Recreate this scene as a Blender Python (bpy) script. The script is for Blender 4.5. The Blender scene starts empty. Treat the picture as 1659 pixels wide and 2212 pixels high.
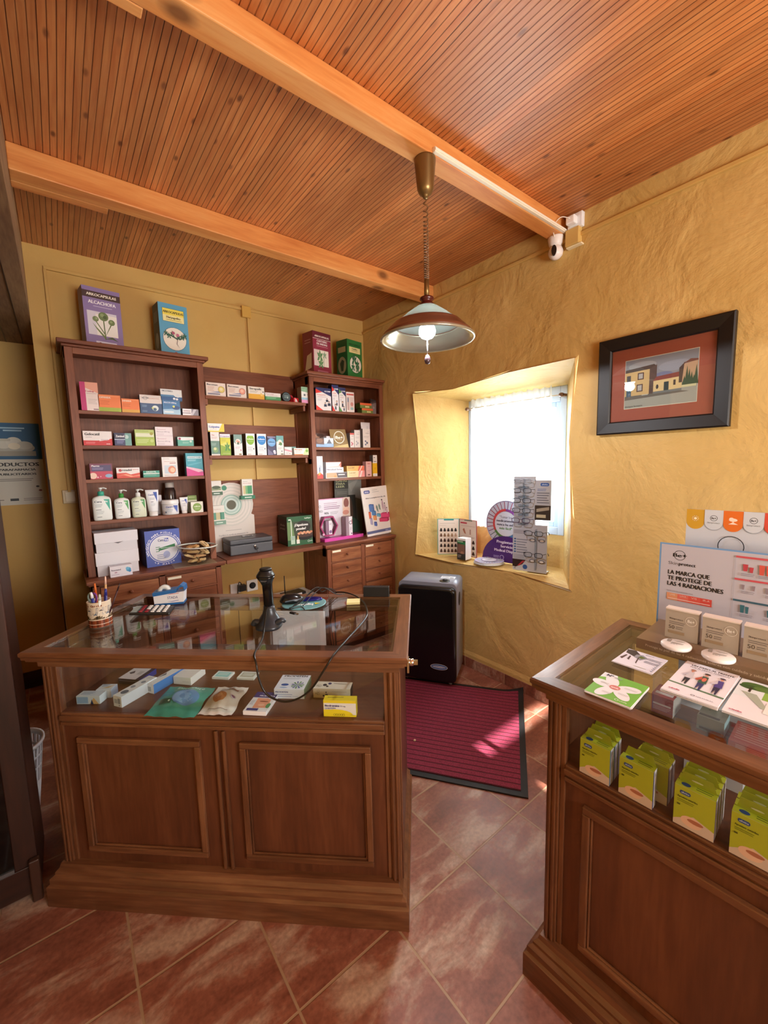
import bpy, bmesh, math, random
from mathutils import Vector, Matrix
random.seed(7)
C = bpy.context.scene.collection
SC = bpy.context.scene

# ------------------------------------------------------------------ camera, world, lights, exposure
cam_d = bpy.data.cameras.new('camera'); cam = bpy.data.objects.new('camera', cam_d); C.objects.link(cam)
cam_d.sensor_fit = 'HORIZONTAL'; cam_d.sensor_width = 36.0; cam_d.lens = 893.34 / 1659 * 36.0
cam_d.clip_start = 0.02
_r = Vector((0.7870918, -0.61633152, -0.02493899)); _u = Vector((0.09010941, 0.07489016, 0.99311216)); _f = Vector((0.61021865, 0.78391767, -0.1144827))
cam.matrix_world = Matrix(((_r.x, _u.x, -_f.x, -2.3199), (_r.y, _u.y, -_f.y, -3.2301), (_r.z, _u.z, -_f.z, 1.5411), (0, 0, 0, 1)))
SC.camera = cam

SC.view_settings.view_transform = 'Standard'; SC.view_settings.look = 'None'
SC.view_settings.gamma = 1.0; SC.view_settings.use_curve_mapping = False
SC.view_settings.exposure = 0.33
SC.cycles.use_denoising = True
SC.cycles.max_bounces = 9; SC.cycles.diffuse_bounces = 5; SC.cycles.glossy_bounces = 5
SC.cycles.transmission_bounces = 6; SC.cycles.transparent_max_bounces = 12
SC.cycles.caustics_reflective = False; SC.cycles.caustics_refractive = False
SC.cycles.sample_clamp_indirect = 6.0

world = bpy.data.worlds.new('world'); SC.world = world; world.use_nodes = True
_bg = world.node_tree.nodes['Background']
_bg.inputs['Color'].default_value = (0.80, 0.90, 1.0, 1); _bg.inputs['Strength'].default_value = 3.0

def lamp(name, kind, loc, energy, color=(1, 1, 1), size=0.1, size_y=None, direction=None):
    d = bpy.data.lights.new(name, kind); o = bpy.data.objects.new(name, d); C.objects.link(o)
    o.location = loc; d.energy = energy; d.color = color
    if kind == 'AREA':
        d.size = size
        if size_y: d.shape = 'RECTANGLE'; d.size_y = size_y
    elif kind == 'POINT': d.shadow_soft_size = size
    elif kind == 'SUN': d.angle = size
    if direction: o.rotation_euler = Vector(direction).to_track_quat('-Z', 'Y').to_euler()
    return o
# daylight through the deep window in the right wall (lamp stands outside the glass)
lamp('window_daylight', 'AREA', (0.44, -1.385, 1.50), 55, (0.88, 0.94, 1.0), 0.80, 0.82, (-1, 0, -0.1))
# added soft fill from behind the camera, standing before an unseen added door
lamp('rear_fill_light', 'AREA', (-1.35, -5.12, 1.75), 135, (1.0, 0.955, 0.89), 1.4, 1.5, (0.0, 1, 0.45))
# sun, falling through slits added in the unseen rear wall to shape its patches
lamp('sun', 'SUN', (-0.4, -7, 4), 20.0, (1.0, 0.97, 0.92), 0.011, None, (0.0, 0.8192, -0.5736))

# ------------------------------------------------------------------ materials
def lin(h):
    h = h.lstrip('#'); o = []
    for i in (0, 2, 4):
        c = int(h[i:i + 2], 16) / 255
        o.append(c / 12.92 if c <= 0.04045 else ((c + 0.055) / 1.055) ** 2.4)
    return (o[0], o[1], o[2], 1)
_mats = {}
def newmat(name):
    m = bpy.data.materials.new(name); m.use_nodes = True
    return m, m.node_tree, m.node_tree.nodes['Principled BSDF']
def N(nt, t, **kw):
    n = nt.nodes.new(t)
    for k, v in kw.items(): setattr(n, k, v)
    return n
def M(key):
    """'#rrggbb' print / paint; '#rrggbb:rough[:metal]'; or a named material."""
    if key in _mats: return _mats[key]
    parts = key.split(':'); rough = float(parts[1]) if len(parts) > 1 else 0.45; metal = float(parts[2]) if len(parts) > 2 else 0.0
    m, nt, b = newmat('paint_' + parts[0].lstrip('#'))
    b.inputs['Base Color'].default_value = lin(parts[0]); b.inputs['Roughness'].default_value = rough; b.inputs['Metallic'].default_value = metal
    _mats[key] = m
    return m
def reg(name, m): _mats[name] = m; return m

def wood(name, dark, mid, light, axis='z', freq=1.0, rough=0.35, coat=0.0, knots=0.0, bump=0.05):
    m, nt, b = newmat(name); L = nt.links
    tc = N(nt, 'ShaderNodeTexCoord'); oi = N(nt, 'ShaderNodeObjectInfo')
    add = N(nt, 'ShaderNodeVectorMath', operation='ADD'); mul = N(nt, 'ShaderNodeVectorMath', operation='SCALE')
    comb = N(nt, 'ShaderNodeCombineXYZ')
    for i in range(3): L.new(oi.outputs['Random'], comb.inputs[i])
    L.new(comb.outputs[0], mul.inputs[0]); mul.inputs['Scale'].default_value = 7.3
    L.new(tc.outputs['Object'], add.inputs[0]); L.new(mul.outputs[0], add.inputs[1])
    mp = N(nt, 'ShaderNodeMapping'); L.new(add.outputs[0], mp.inputs[0])
    s = {'x': (0.10, 1, 1), 'y': (1, 0.10, 1), 'z': (1, 1, 0.10)}[axis]
    mp.inputs['Scale'].default_value = tuple(v * freq for v in s)
    n1 = N(nt, 'ShaderNodeTexNoise'); n1.inputs['Scale'].default_value = 9; n1.inputs['Detail'].default_value = 5; n1.inputs['Distortion'].default_value = 1.2
    n2 = N(nt, 'ShaderNodeTexNoise'); n2.inputs['Scale'].default_value = 95; n2.inputs['Detail'].default_value = 3; n2.inputs['Distortion'].default_value = 0.3
    L.new(mp.outputs[0], n1.inputs['Vector']); L.new(mp.outputs[0], n2.inputs['Vector'])
    mx = N(nt, 'ShaderNodeMath', operation='MULTIPLY_ADD'); mx.inputs[1].default_value = 0.35; L.new(n2.outputs['Fac'], mx.inputs[0])
    m2 = N(nt, 'ShaderNodeMath', operation='MULTIPLY'); m2.inputs[1].default_value = 0.65; L.new(n1.outputs['Fac'], m2.inputs[0]); L.new(m2.outputs[0], mx.inputs[2])
    cr = N(nt, 'ShaderNodeValToRGB'); e = cr.color_ramp.elements
    e[0].position = 0.34; e[0].color = lin(dark); e[1].position = 0.66; e[1].color = lin(light)
    x = cr.color_ramp.elements.new(0.5); x.color = lin(mid)
    L.new(mx.outputs[0], cr.inputs[0]); col = cr.outputs[0]
    if knots:
        sp = N(nt, 'ShaderNodeSeparateXYZ'); L.new(add.outputs[0], sp.inputs[0]); ia = 'xyz'.index(axis); o1, o2 = [q for q in range(3) if q != ia]
        sm_ = N(nt, 'ShaderNodeMath', operation='ADD'); L.new(sp.outputs[o1], sm_.inputs[0]); L.new(sp.outputs[o2], sm_.inputs[1])
        cb_ = N(nt, 'ShaderNodeCombineXYZ'); L.new(sp.outputs[ia], cb_.inputs[0]); L.new(sm_.outputs[0], cb_.inputs[1])
        mk = N(nt, 'ShaderNodeMapping'); L.new(cb_.outputs[0], mk.inputs[0]); mk.inputs['Scale'].default_value = (0.6, 1, 1)
        vo = N(nt, 'ShaderNodeTexVoronoi', voronoi_dimensions='2D'); vo.inputs['Scale'].default_value = knots; L.new(mk.outputs[0], vo.inputs['Vector'])
        kr = N(nt, 'ShaderNodeValToRGB'); kr.color_ramp.elements[0].position = 0.03; kr.color_ramp.elements[0].color = (0.72, 0.72, 0.72, 1)
        kr.color_ramp.elements[1].position = 0.085; kr.color_ramp.elements[1].color = (0, 0, 0, 1); L.new(vo.outputs['Distance'], kr.inputs[0])
        mm = N(nt, 'ShaderNodeMix', data_type='RGBA'); L.new(kr.outputs[0], mm.inputs[0]); L.new(col, mm.inputs[6]); mm.inputs[7].default_value = lin('#4a1f0c')
        col = mm.outputs[2]
    L.new(col, b.inputs['Base Color'])
    b.inputs['Roughness'].default_value = rough
    if coat: b.inputs['Coat Weight'].default_value = coat; b.inputs['Coat Roughness'].default_value = 0.12
    bp = N(nt, 'ShaderNodeBump'); bp.inputs['Strength'].default_value = bump; bp.inputs['Distance'].default_value = 0.002
    L.new(n2.outputs['Fac'], bp.inputs['Height']); L.new(bp.outputs[0], b.inputs['Normal'])
    return reg(name, m)
for ax in 'xyz':
    wood('counter_wood_' + ax, '#54321e', '#6d442b', '#85593b', ax, 1.0, 0.36, 0.2)
    wood('panel_wood_' + ax, '#4c2918', '#5e341f', '#6f4229', ax, 0.8, 0.42, 0.1)
    wood('hutch_wood_' + ax, '#632f18', '#7e452a', '#925638', ax, 0.9, 0.5, 0.0)
    wood('drawer_wood_' + ax, '#6e3a20', '#8c5233', '#a66a45', ax, 1.3, 0.45, 0.05)
    wood('dark_wood_' + ax, '#24110a', '#33190f', '#452418', ax, 0.8, 0.45, 0.1)
wood('beam_pine', '#c9773a', '#dc924f', '#e6a766', 'x', 0.7, 0.5, 0, 2.4)
wood('old_board', '#6b4c34', '#8a6a4c', '#a2825f', 'y', 1.2, 0.7)

def plaster(name, c1, c2, bump, scale, dist=0.01, crack=False):
    m, nt, b = newmat(name); L = nt.links
    tc = N(nt, 'ShaderNodeTexCoord')
    n0 = N(nt, 'ShaderNodeTexNoise'); n0.inputs['Scale'].default_value = 1.7; n0.inputs['Detail'].default_value = 4; L.new(tc.outputs['Object'], n0.inputs['Vector'])
    cr = N(nt, 'ShaderNodeValToRGB'); cr.color_ramp.elements[0].position = 0.35; cr.color_ramp.elements[1].position = 0.68
    cr.color_ramp.elements[0].color = lin(c1); cr.color_ramp.elements[1].color = lin(c2); L.new(n0.outputs['Fac'], cr.inputs[0]); L.new(cr.outputs[0], b.inputs['Base Color'])
    n1 = N(nt, 'ShaderNodeTexNoise'); n1.inputs['Scale'].default_value = scale; n1.inputs['Detail'].default_value = 6; n1.inputs['Roughness'].default_value = 0.55; n1.inputs['Distortion'].default_value = 0.5
    L.new(tc.outputs['Object'], n1.inputs['Vector'])
    h = n1.outputs['Fac']
    if crack:
        n2 = N(nt, 'ShaderNodeTexNoise', noise_type='RIDGED_MULTIFRACTAL'); n2.inputs['Scale'].default_value = 2.3; n2.inputs['Detail'].default_value = 5; n2.inputs['Distortion'].default_value = 0.8
        L.new(tc.outputs['Object'], n2.inputs['Vector'])
        r2 = N(nt, 'ShaderNodeMapRange'); r2.inputs[1].default_value = 1.25; r2.inputs[2].default_value = 1.6; r2.inputs[3].default_value = 0; r2.inputs[4].default_value = 0.45; L.new(n2.outputs['Fac'], r2.inputs[0])
        n3 = N(nt, 'ShaderNodeTexNoise'); n3.inputs['Scale'].default_value = 32; n3.inputs['Detail'].default_value = 4; L.new(tc.outputs['Object'], n3.inputs['Vector'])
        ma = N(nt, 'ShaderNodeMath', operation='MULTIPLY_ADD'); ma.inputs[1].default_value = 0.10; L.new(n3.outputs['Fac'], ma.inputs[0]); L.new(h, ma.inputs[2])
        mb_ = N(nt, 'ShaderNodeMath', operation='ADD'); L.new(ma.outputs[0], mb_.inputs[0]); L.new(r2.outputs[0], mb_.inputs[1]); h = mb_.outputs[0]
    bp = N(nt, 'ShaderNodeBump'); bp.inputs['Strength'].default_value = bump; bp.inputs['Distance'].default_value = dist
    L.new(h, bp.inputs['Height']); L.new(bp.outputs[0], b.inputs['Normal'])
    b.inputs['Roughness'].default_value = 0.62
    return reg(name, m)
plaster('plaster_rough', '#c8a45e', '#d6b573', 0.8, 3.4, 0.03, True)
plaster('plaster_smooth', '#caa258', '#d6b069', 0.3, 14, 0.006)
plaster('plaster_white', '#d8d2c4', '#e4dfd2', 0.2, 14, 0.004)

def ceiling_mat():
    m, nt, b = newmat('ceiling_boards'); L = nt.links
    tc = N(nt, 'ShaderNodeTexCoord'); sx = N(nt, 'ShaderNodeSeparateXYZ'); L.new(tc.outputs['Object'], sx.inputs[0])
    dv = N(nt, 'ShaderNodeMath', operation='MULTIPLY_ADD'); dv.inputs[1].default_value = 1 / 0.02285; dv.inputs[2].default_value = 90.6 + 400; L.new(sx.outputs['X'], dv.inputs[0])
    fr = N(nt, 'ShaderNodeMath', operation='FRACT'); L.new(dv.outputs[0], fr.inputs[0])
    fl = N(nt, 'ShaderNodeMath', operation='FLOOR'); L.new(dv.outputs[0], fl.inputs[0])
    half = N(nt, 'ShaderNodeMath', operation='MULTIPLY'); half.inputs[1].default_value = 0.25; L.new(fl.outputs[0], half.inputs[0])
    flb = N(nt, 'ShaderNodeMath', operation='FLOOR'); L.new(half.outputs[0], flb.inputs[0])
    s5 = N(nt, 'ShaderNodeMath', operation='SUBTRACT'); s5.inputs[1].default_value = 0.5; L.new(fr.outputs[0], s5.inputs[0])
    ab = N(nt, 'ShaderNodeMath', operation='ABSOLUTE'); L.new(s5.outputs[0], ab.inputs[0])
    gr = N(nt, 'ShaderNodeMapRange', interpolation_type='SMOOTHSTEP'); gr.inputs[1].default_value = 0.415; gr.inputs[2].default_value = 0.475; L.new(ab.outputs[0], gr.inputs[0])
    wn = N(nt, 'ShaderNodeTexWhiteNoise', noise_dimensions='1D'); L.new(flb.outputs[0], wn.inputs['W'])
    # grain, shifted for every board
    cx = N(nt, 'ShaderNodeCombineXYZ'); ym = N(nt, 'ShaderNodeMath', operation='MULTIPLY_ADD'); ym.inputs[1].default_value = 17.0; L.new(wn.outputs['Value'], ym.inputs[0]); L.new(sx.outputs['Y'], ym.inputs[2])
    L.new(sx.outputs['X'], cx.inputs[0]); L.new(ym.outputs[0], cx.inputs[1])
    mp = N(nt, 'ShaderNodeMapping'); mp.inputs['Scale'].default_value = (1, 0.07, 1); L.new(cx.outputs[0], mp.inputs[0])
    n1 = N(nt, 'ShaderNodeTexNoise'); n1.inputs['Scale'].default_value = 55; n1.inputs['Detail'].default_value = 4; n1.inputs['Distortion'].default_value = 0.8; L.new(mp.outputs[0], n1.inputs['Vector'])
    cr = N(nt, 'ShaderNodeValToRGB'); cr.color_ramp.elements[0].position = 0.3; cr.color_ramp.elements[1].position = 0.7
    cr.color_ramp.elements[0].color = lin('#b56936'); cr.color_ramp.elements[1].color = lin('#cf8a52'); L.new(n1.outputs['Fac'], cr.inputs[0])
    hv = N(nt, 'ShaderNodeHueSaturation'); L.new(cr.outputs[0], hv.inputs['Color'])
    vr = N(nt, 'ShaderNodeMapRange'); vr.inputs[3].default_value = 0.82; vr.inputs[4].default_value = 1.14; L.new(wn.outputs['Value'], vr.inputs[0]); L.new(vr.outputs[0], hv.inputs['Value'])
    mk = N(nt, 'ShaderNodeMapping'); mk.inputs['Scale'].default_value = (1, 0.45, 1); L.new(cx.outputs[0], mk.inputs[0])
    vo = N(nt, 'ShaderNodeTexVoronoi', voronoi_dimensions='2D'); vo.inputs['Scale'].default_value = 9.5; L.new(mk.outputs[0], vo.inputs['Vector'])
    kr = N(nt, 'ShaderNodeMapRange'); kr.inputs[1].default_value = 0.04; kr.inputs[2].default_value = 0.10; kr.inputs[3].default_value = 0.8; kr.inputs[4].default_value = 0.0; L.new(vo.outputs['Distance'], kr.inputs[0])
    sc_ = N(nt, 'ShaderNodeSeparateColor'); L.new(vo.outputs['Color'], sc_.inputs[0]); gt = N(nt, 'ShaderNodeMapRange'); gt.inputs[1].default_value = 0.35; gt.inputs[2].default_value = 0.9; L.new(sc_.outputs[0], gt.inputs[0])
    km = N(nt, 'ShaderNodeMath', operation='MULTIPLY'); L.new(kr.outputs[0], km.inputs[0]); L.new(gt.outputs[0], km.inputs[1])
    mm = N(nt, 'ShaderNodeMix', data_type='RGBA'); L.new(km.outputs[0], mm.inputs[0]); L.new(hv.outputs[0], mm.inputs[6]); mm.inputs[7].default_value = lin('#4e200b')
    rd = N(nt, 'ShaderNodeMath', operation='ROUND'); L.new(dv.outputs[0], rd.inputs[0]); w2 = N(nt, 'ShaderNodeTexWhiteNoise', noise_dimensions='1D'); L.new(rd.outputs[0], w2.inputs['W'])
    g2 = N(nt, 'ShaderNodeMapRange'); g2.inputs[3].default_value = 0.55; g2.inputs[4].default_value = 1.0; L.new(w2.outputs['Value'], g2.inputs[0]); gm = N(nt, 'ShaderNodeMath', operation='MULTIPLY'); L.new(gr.outputs[0], gm.inputs[0]); L.new(g2.outputs[0], gm.inputs[1])
    mg = N(nt, 'ShaderNodeMix', data_type='RGBA'); L.new(gm.outputs[0], mg.inputs[0]); L.new(mm.outputs[2], mg.inputs[6]); mg.inputs[7].default_value = lin('#4c1f08')
    L.new(mg.outputs[2], b.inputs['Base Color']); b.inputs['Roughness'].default_value = 0.42
    iv = N(nt, 'ShaderNodeMath', operation='SUBTRACT'); iv.inputs[0].default_value = 1.0; L.new(gr.outputs[0], iv.inputs[1])
    bp = N(nt, 'ShaderNodeBump'); bp.inputs['Strength'].default_value = 0.6; bp.inputs['Distance'].default_value = 0.004; L.new(iv.outputs[0], bp.inputs['Height']); L.new(bp.outputs[0], b.inputs['Normal'])
    return reg('ceiling_boards', m)
ceiling_mat()

def tile_mat(name, pitch, ox, oy, rot=-0.02, axes='XY'):
    m, nt, b = newmat(name); L = nt.links
    tc = N(nt, 'ShaderNodeTexCoord'); sx = N(nt, 'ShaderNodeSeparateXYZ'); L.new(tc.outputs['Object'], sx.inputs[0])
    def axis(a, off):
        s = N(nt, 'ShaderNodeMath', operation='MULTIPLY_ADD'); s.inputs[1].default_value = 1 / pitch; s.inputs[2].default_value = -off / pitch + 50; L.new(sx.outputs[a], s.inputs[0])
        f = N(nt, 'ShaderNodeMath', operation='FRACT'); L.new(s.outputs[0], f.inputs[0]); g = N(nt, 'ShaderNodeMath', operation='FLOOR'); L.new(s.outputs[0], g.inputs[0])
        h = N(nt, 'ShaderNodeMath', operation='SUBTRACT'); h.inputs[1].default_value = 0.5; L.new(f.outputs[0], h.inputs[0]); k = N(nt, 'ShaderNodeMath', operation='ABSOLUTE'); L.new(h.outputs[0], k.inputs[0])
        return k.outputs[0], g.outputs[0]
    ax, gx = axis(axes[0], ox); ay, gy = axis(axes[1], oy)
    mxm = N(nt, 'ShaderNodeMath', operation='MAXIMUM'); L.new(ax, mxm.inputs[0]); L.new(ay, mxm.inputs[1])
    gr = N(nt, 'ShaderNodeMapRange', interpolation_type='SMOOTHSTEP'); gr.inputs[1].default_value = 0.486; gr.inputs[2].default_value = 0.493; L.new(mxm.outputs[0], gr.inputs[0])
    cell = N(nt, 'ShaderNodeCombineXYZ'); L.new(gx, cell.inputs[0]); L.new(gy, cell.inputs[1])
    wn = N(nt, 'ShaderNodeTexWhiteNoise', noise_dimensions='3D'); L.new(cell.outputs[0], wn.inputs['Vector'])
    sc = N(nt, 'ShaderNodeVectorMath', operation='SCALE'); sc.inputs['Scale'].default_value = 9.0; L.new(wn.outputs['Color'], sc.inputs[0])
    ad = N(nt, 'ShaderNodeVectorMath', operation='ADD'); L.new(sc.outputs[0], ad.inputs[0]); L.new(tc.outputs['Object'], ad.inputs[1])
    mr = N(nt, 'ShaderNodeMapping'); mr.inputs['Rotation'].default_value = (0, 0, 0.75); mr.inputs['Scale'].default_value = (1, 2.4, 1); L.new(ad.outputs[0], mr.inputs[0])
    n1 = N(nt, 'ShaderNodeTexNoise'); n1.inputs['Scale'].default_value = 3.4; n1.inputs['Detail'].default_value = 7; n1.inputs['Roughness'].default_value = 0.62; n1.inputs['Distortion'].default_value = 0.35; L.new(mr.outputs[0], n1.inputs['Vector'])
    cr = N(nt, 'ShaderNodeValToRGB'); e = cr.color_ramp.elements; e[0].position = 0.36; e[0].color = lin('#7c4838'); e[1].position = 0.64; e[1].color = lin('#b89a86')
    x = cr.color_ramp.elements.new(0.5); x.color = lin('#945c49')
    L.new(n1.outputs['Fac'], cr.inputs[0])
    n2 = N(nt, 'ShaderNodeTexNoise'); n2.inputs['Scale'].default_value = 70; n2.inputs['Detail'].default_value = 3; L.new(tc.outputs['Object'], n2.inputs['Vector'])
    hv = N(nt, 'ShaderNodeHueSaturation'); L.new(cr.outputs[0], hv.inputs['Color']); vr = N(nt, 'ShaderNodeMapRange'); vr.inputs[1].default_value = 0.3; vr.inputs[2].default_value = 0.7; vr.inputs[3].default_value = 0.8; vr.inputs[4].default_value = 1.18; L.new(n2.outputs['Fac'], vr.inputs[0]); L.new(vr.outputs[0], hv.inputs['Value'])
    mg = N(nt, 'ShaderNodeMix', data_type='RGBA'); L.new(gr.outputs[0], mg.inputs[0]); L.new(hv.outputs[0], mg.inputs[6]); mg.inputs[7].default_value = lin('#a98a6e')
    L.new(mg.outputs[2], b.inputs['Base Color'])
    ro = N(nt, 'ShaderNodeMapRange'); ro.inputs[3].default_value = 0.30; ro.inputs[4].default_value = 0.50; L.new(n2.outputs['Fac'], ro.inputs[0]); L.new(ro.outputs[0], b.inputs['Roughness'])
    iv = N(nt, 'ShaderNodeMath', operation='MULTIPLY_ADD'); iv.inputs[1].default_value = -1.0; L.new(gr.outputs[0], iv.inputs[0]); L.new(n1.outputs['Fac'], iv.inputs[2])
    bp = N(nt, 'ShaderNodeBump'); bp.inputs['Strength'].default_value = 0.35; bp.inputs['Distance'].default_value = 0.004; L.new(iv.outputs[0], bp.inputs['Height']); L.new(bp.outputs[0], b.inputs['Normal'])
    return reg(name, m)
tile_mat('floor_tile', 0.3525, -1.5665, -1.912)

def glass_mat(name, tint='#f2f7f5', rough=0.0, ior=1.5):
    m = bpy.data.materials.new(name); m.use_nodes = True; nt = m.node_tree; nt.nodes.clear(); L = nt.links
    out = N(nt, 'ShaderNodeOutputMaterial'); mix = N(nt, 'ShaderNodeMixShader'); t = N(nt, 'ShaderNodeBsdfTransparent'); g = N(nt, 'ShaderNodeBsdfGlossy'); f = N(nt, 'ShaderNodeFresnel')
    t.inputs[0].default_value = lin(tint); g.inputs['Roughness'].default_value = rough
    ge = N(nt, 'ShaderNodeNewGeometry'); mr = N(nt, 'ShaderNodeMapRange'); mr.inputs[3].default_value = ior; mr.inputs[4].default_value = 1 / ior
    L.new(ge.outputs['Backfacing'], mr.inputs[0]); L.new(mr.outputs[0], f.inputs['IOR'])
    L.new(f.outputs[0], mix.inputs[0]); L.new(t.outputs[0], mix.inputs[1]); L.new(g.outputs[0], mix.inputs[2]); L.new(mix.outputs[0], out.inputs[0])
    return reg(name, m)
glass_mat('glass', '#f8fbf9'); glass_mat('clear_plastic', '#eef2f5', 0.05, 1.4); glass_mat('dark_glass', '#3a3c40', 0.02)
glass_mat('bowl_glass', '#fafcfb', 0.0, 1.33)

def sheer_mat():
    m = bpy.data.materials.new('sheer_curtain'); m.use_nodes = True; nt = m.node_tree; nt.nodes.clear(); L = nt.links
    out = N(nt, 'ShaderNodeOutputMaterial'); mix = N(nt, 'ShaderNodeMixShader'); t = N(nt, 'ShaderNodeBsdfTransparent'); a = N(nt, 'ShaderNodeAddShader')
    d = N(nt, 'ShaderNodeBsdfDiffuse'); d.inputs[0].default_value = (0.5, 0.5, 0.48, 1); tl = N(nt, 'ShaderNodeBsdfTranslucent'); tl.inputs[0].default_value = (0.42, 0.42, 0.42, 1)
    L.new(d.outputs[0], a.inputs[0]); L.new(tl.outputs[0], a.inputs[1]); mix.inputs[0].default_value = 0.62
    L.new(t.outputs[0], mix.inputs[1]); L.new(a.outputs[0], mix.inputs[2]); L.new(mix.outputs[0], out.inputs[0])
    return reg('sheer_curtain', m)
sheer_mat()
def emit_mat(name, col, s):
    m, nt, b = newmat(name); b.inputs['Base Color'].default_value = col; b.inputs['Emission Color'].default_value = col; b.inputs['Emission Strength'].default_value = s
    return reg(name, m)
emit_mat('bulb_glow', (0.85, 0.95, 1.0, 1), 14)
def opal_mat():
    m, nt, b = newmat('opal_glass'); b.inputs['Base Color'].default_value = lin('#a9b6b4'); b.inputs['Roughness'].default_value = 0.3
    b.inputs['Transmission Weight'].default_value = 0.0
    L = nt.links; tl = N(nt, 'ShaderNodeBsdfTranslucent'); tl.inputs[0].default_value = lin('#e6f2ec'); mix = N(nt, 'ShaderNodeMixShader'); mix.inputs[0].default_value = 0.5
    out = nt.nodes['Material Output']; L.new(b.outputs[0], mix.inputs[1]); L.new(tl.outputs[0], mix.inputs[2]); L.new(mix.outputs[0], out.inputs[0])
    return reg('opal_glass', m)
opal_mat()
def mat_rug():
    m, nt, b = newmat('ribbed_carpet'); L = nt.links
    tc = N(nt, 'ShaderNodeTexCoord'); sx = N(nt, 'ShaderNodeSeparateXYZ'); L.new(tc.outputs['Object'], sx.inputs[0])
    s = N(nt, 'ShaderNodeMath', operation='MULTIPLY'); s.inputs[1].default_value = 1 / 0.0345; L.new(sx.outputs['X'], s.inputs[0]); f = N(nt, 'ShaderNodeMath', operation='FRACT'); L.new(s.outputs[0], f.inputs[0])
    h = N(nt, 'ShaderNodeMath', operation='SUBTRACT'); h.inputs[1].default_value = 0.5; L.new(f.outputs[0], h.inputs[0]); k = N(nt, 'ShaderNodeMath', operation='ABSOLUTE'); L.new(h.outputs[0], k.inputs[0])
    g = N(nt, 'ShaderNodeMapRange', interpolation_type='SMOOTHSTEP'); g.inputs[1].default_value = 0.37; g.inputs[2].default_value = 0.46; L.new(k.outputs[0], g.inputs[0])
    n = N(nt, 'ShaderNodeTexNoise'); n.inputs['Scale'].default_value = 220; n.inputs['Detail'].default_value = 2; L.new(tc.outputs['Object'], n.inputs['Vector'])
    cr = N(nt, 'ShaderNodeValToRGB'); cr.color_ramp.elements[0].position = 0.3; cr.color_ramp.elements[1].position = 0.7; cr.color_ramp.elements[0].color = lin('#6e1c33'); cr.color_ramp.elements[1].color = lin('#97304c'); L.new(n.outputs['Fac'], cr.inputs[0])
    mg = N(nt, 'ShaderNodeMix', data_type='RGBA'); L.new(g.outputs[0], mg.inputs[0]); L.new(cr.outputs[0], mg.inputs[6]); mg.inputs[7].default_value = lin('#4a0c1c'); L.new(mg.outputs[2], b.inputs['Base Color'])
    b.inputs['Roughness'].default_value = 0.9
    iv = N(nt, 'ShaderNodeMath', operation='MULTIPLY_ADD'); iv.inputs[1].default_value = -1.5; L.new(g.outputs[0], iv.inputs[0]); L.new(n.outputs['Fac'], iv.inputs[2])
    bp = N(nt, 'ShaderNodeBump'); bp.inputs['Strength'].default_value = 0.7; bp.inputs['Distance'].default_value = 0.004; L.new(iv.outputs[0], bp.inputs['Height']); L.new(bp.outputs[0], b.inputs['Normal'])
    return reg('ribbed_carpet', m)
mat_rug()
_mats['chrome'] = M('#d8d8d8:0.15:1.0'); _mats['black_plastic'] = M('#0c0c0e:0.35'); _mats['gunmetal'] = M('#34383f:0.32:0.3')
_mats['silver_paint'] = M('#9398a8:0.38:0.35'); _mats['bronze'] = M('#8a6f45:0.35:0.75'); _mats['rubber'] = M('#141416:0.6')

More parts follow.
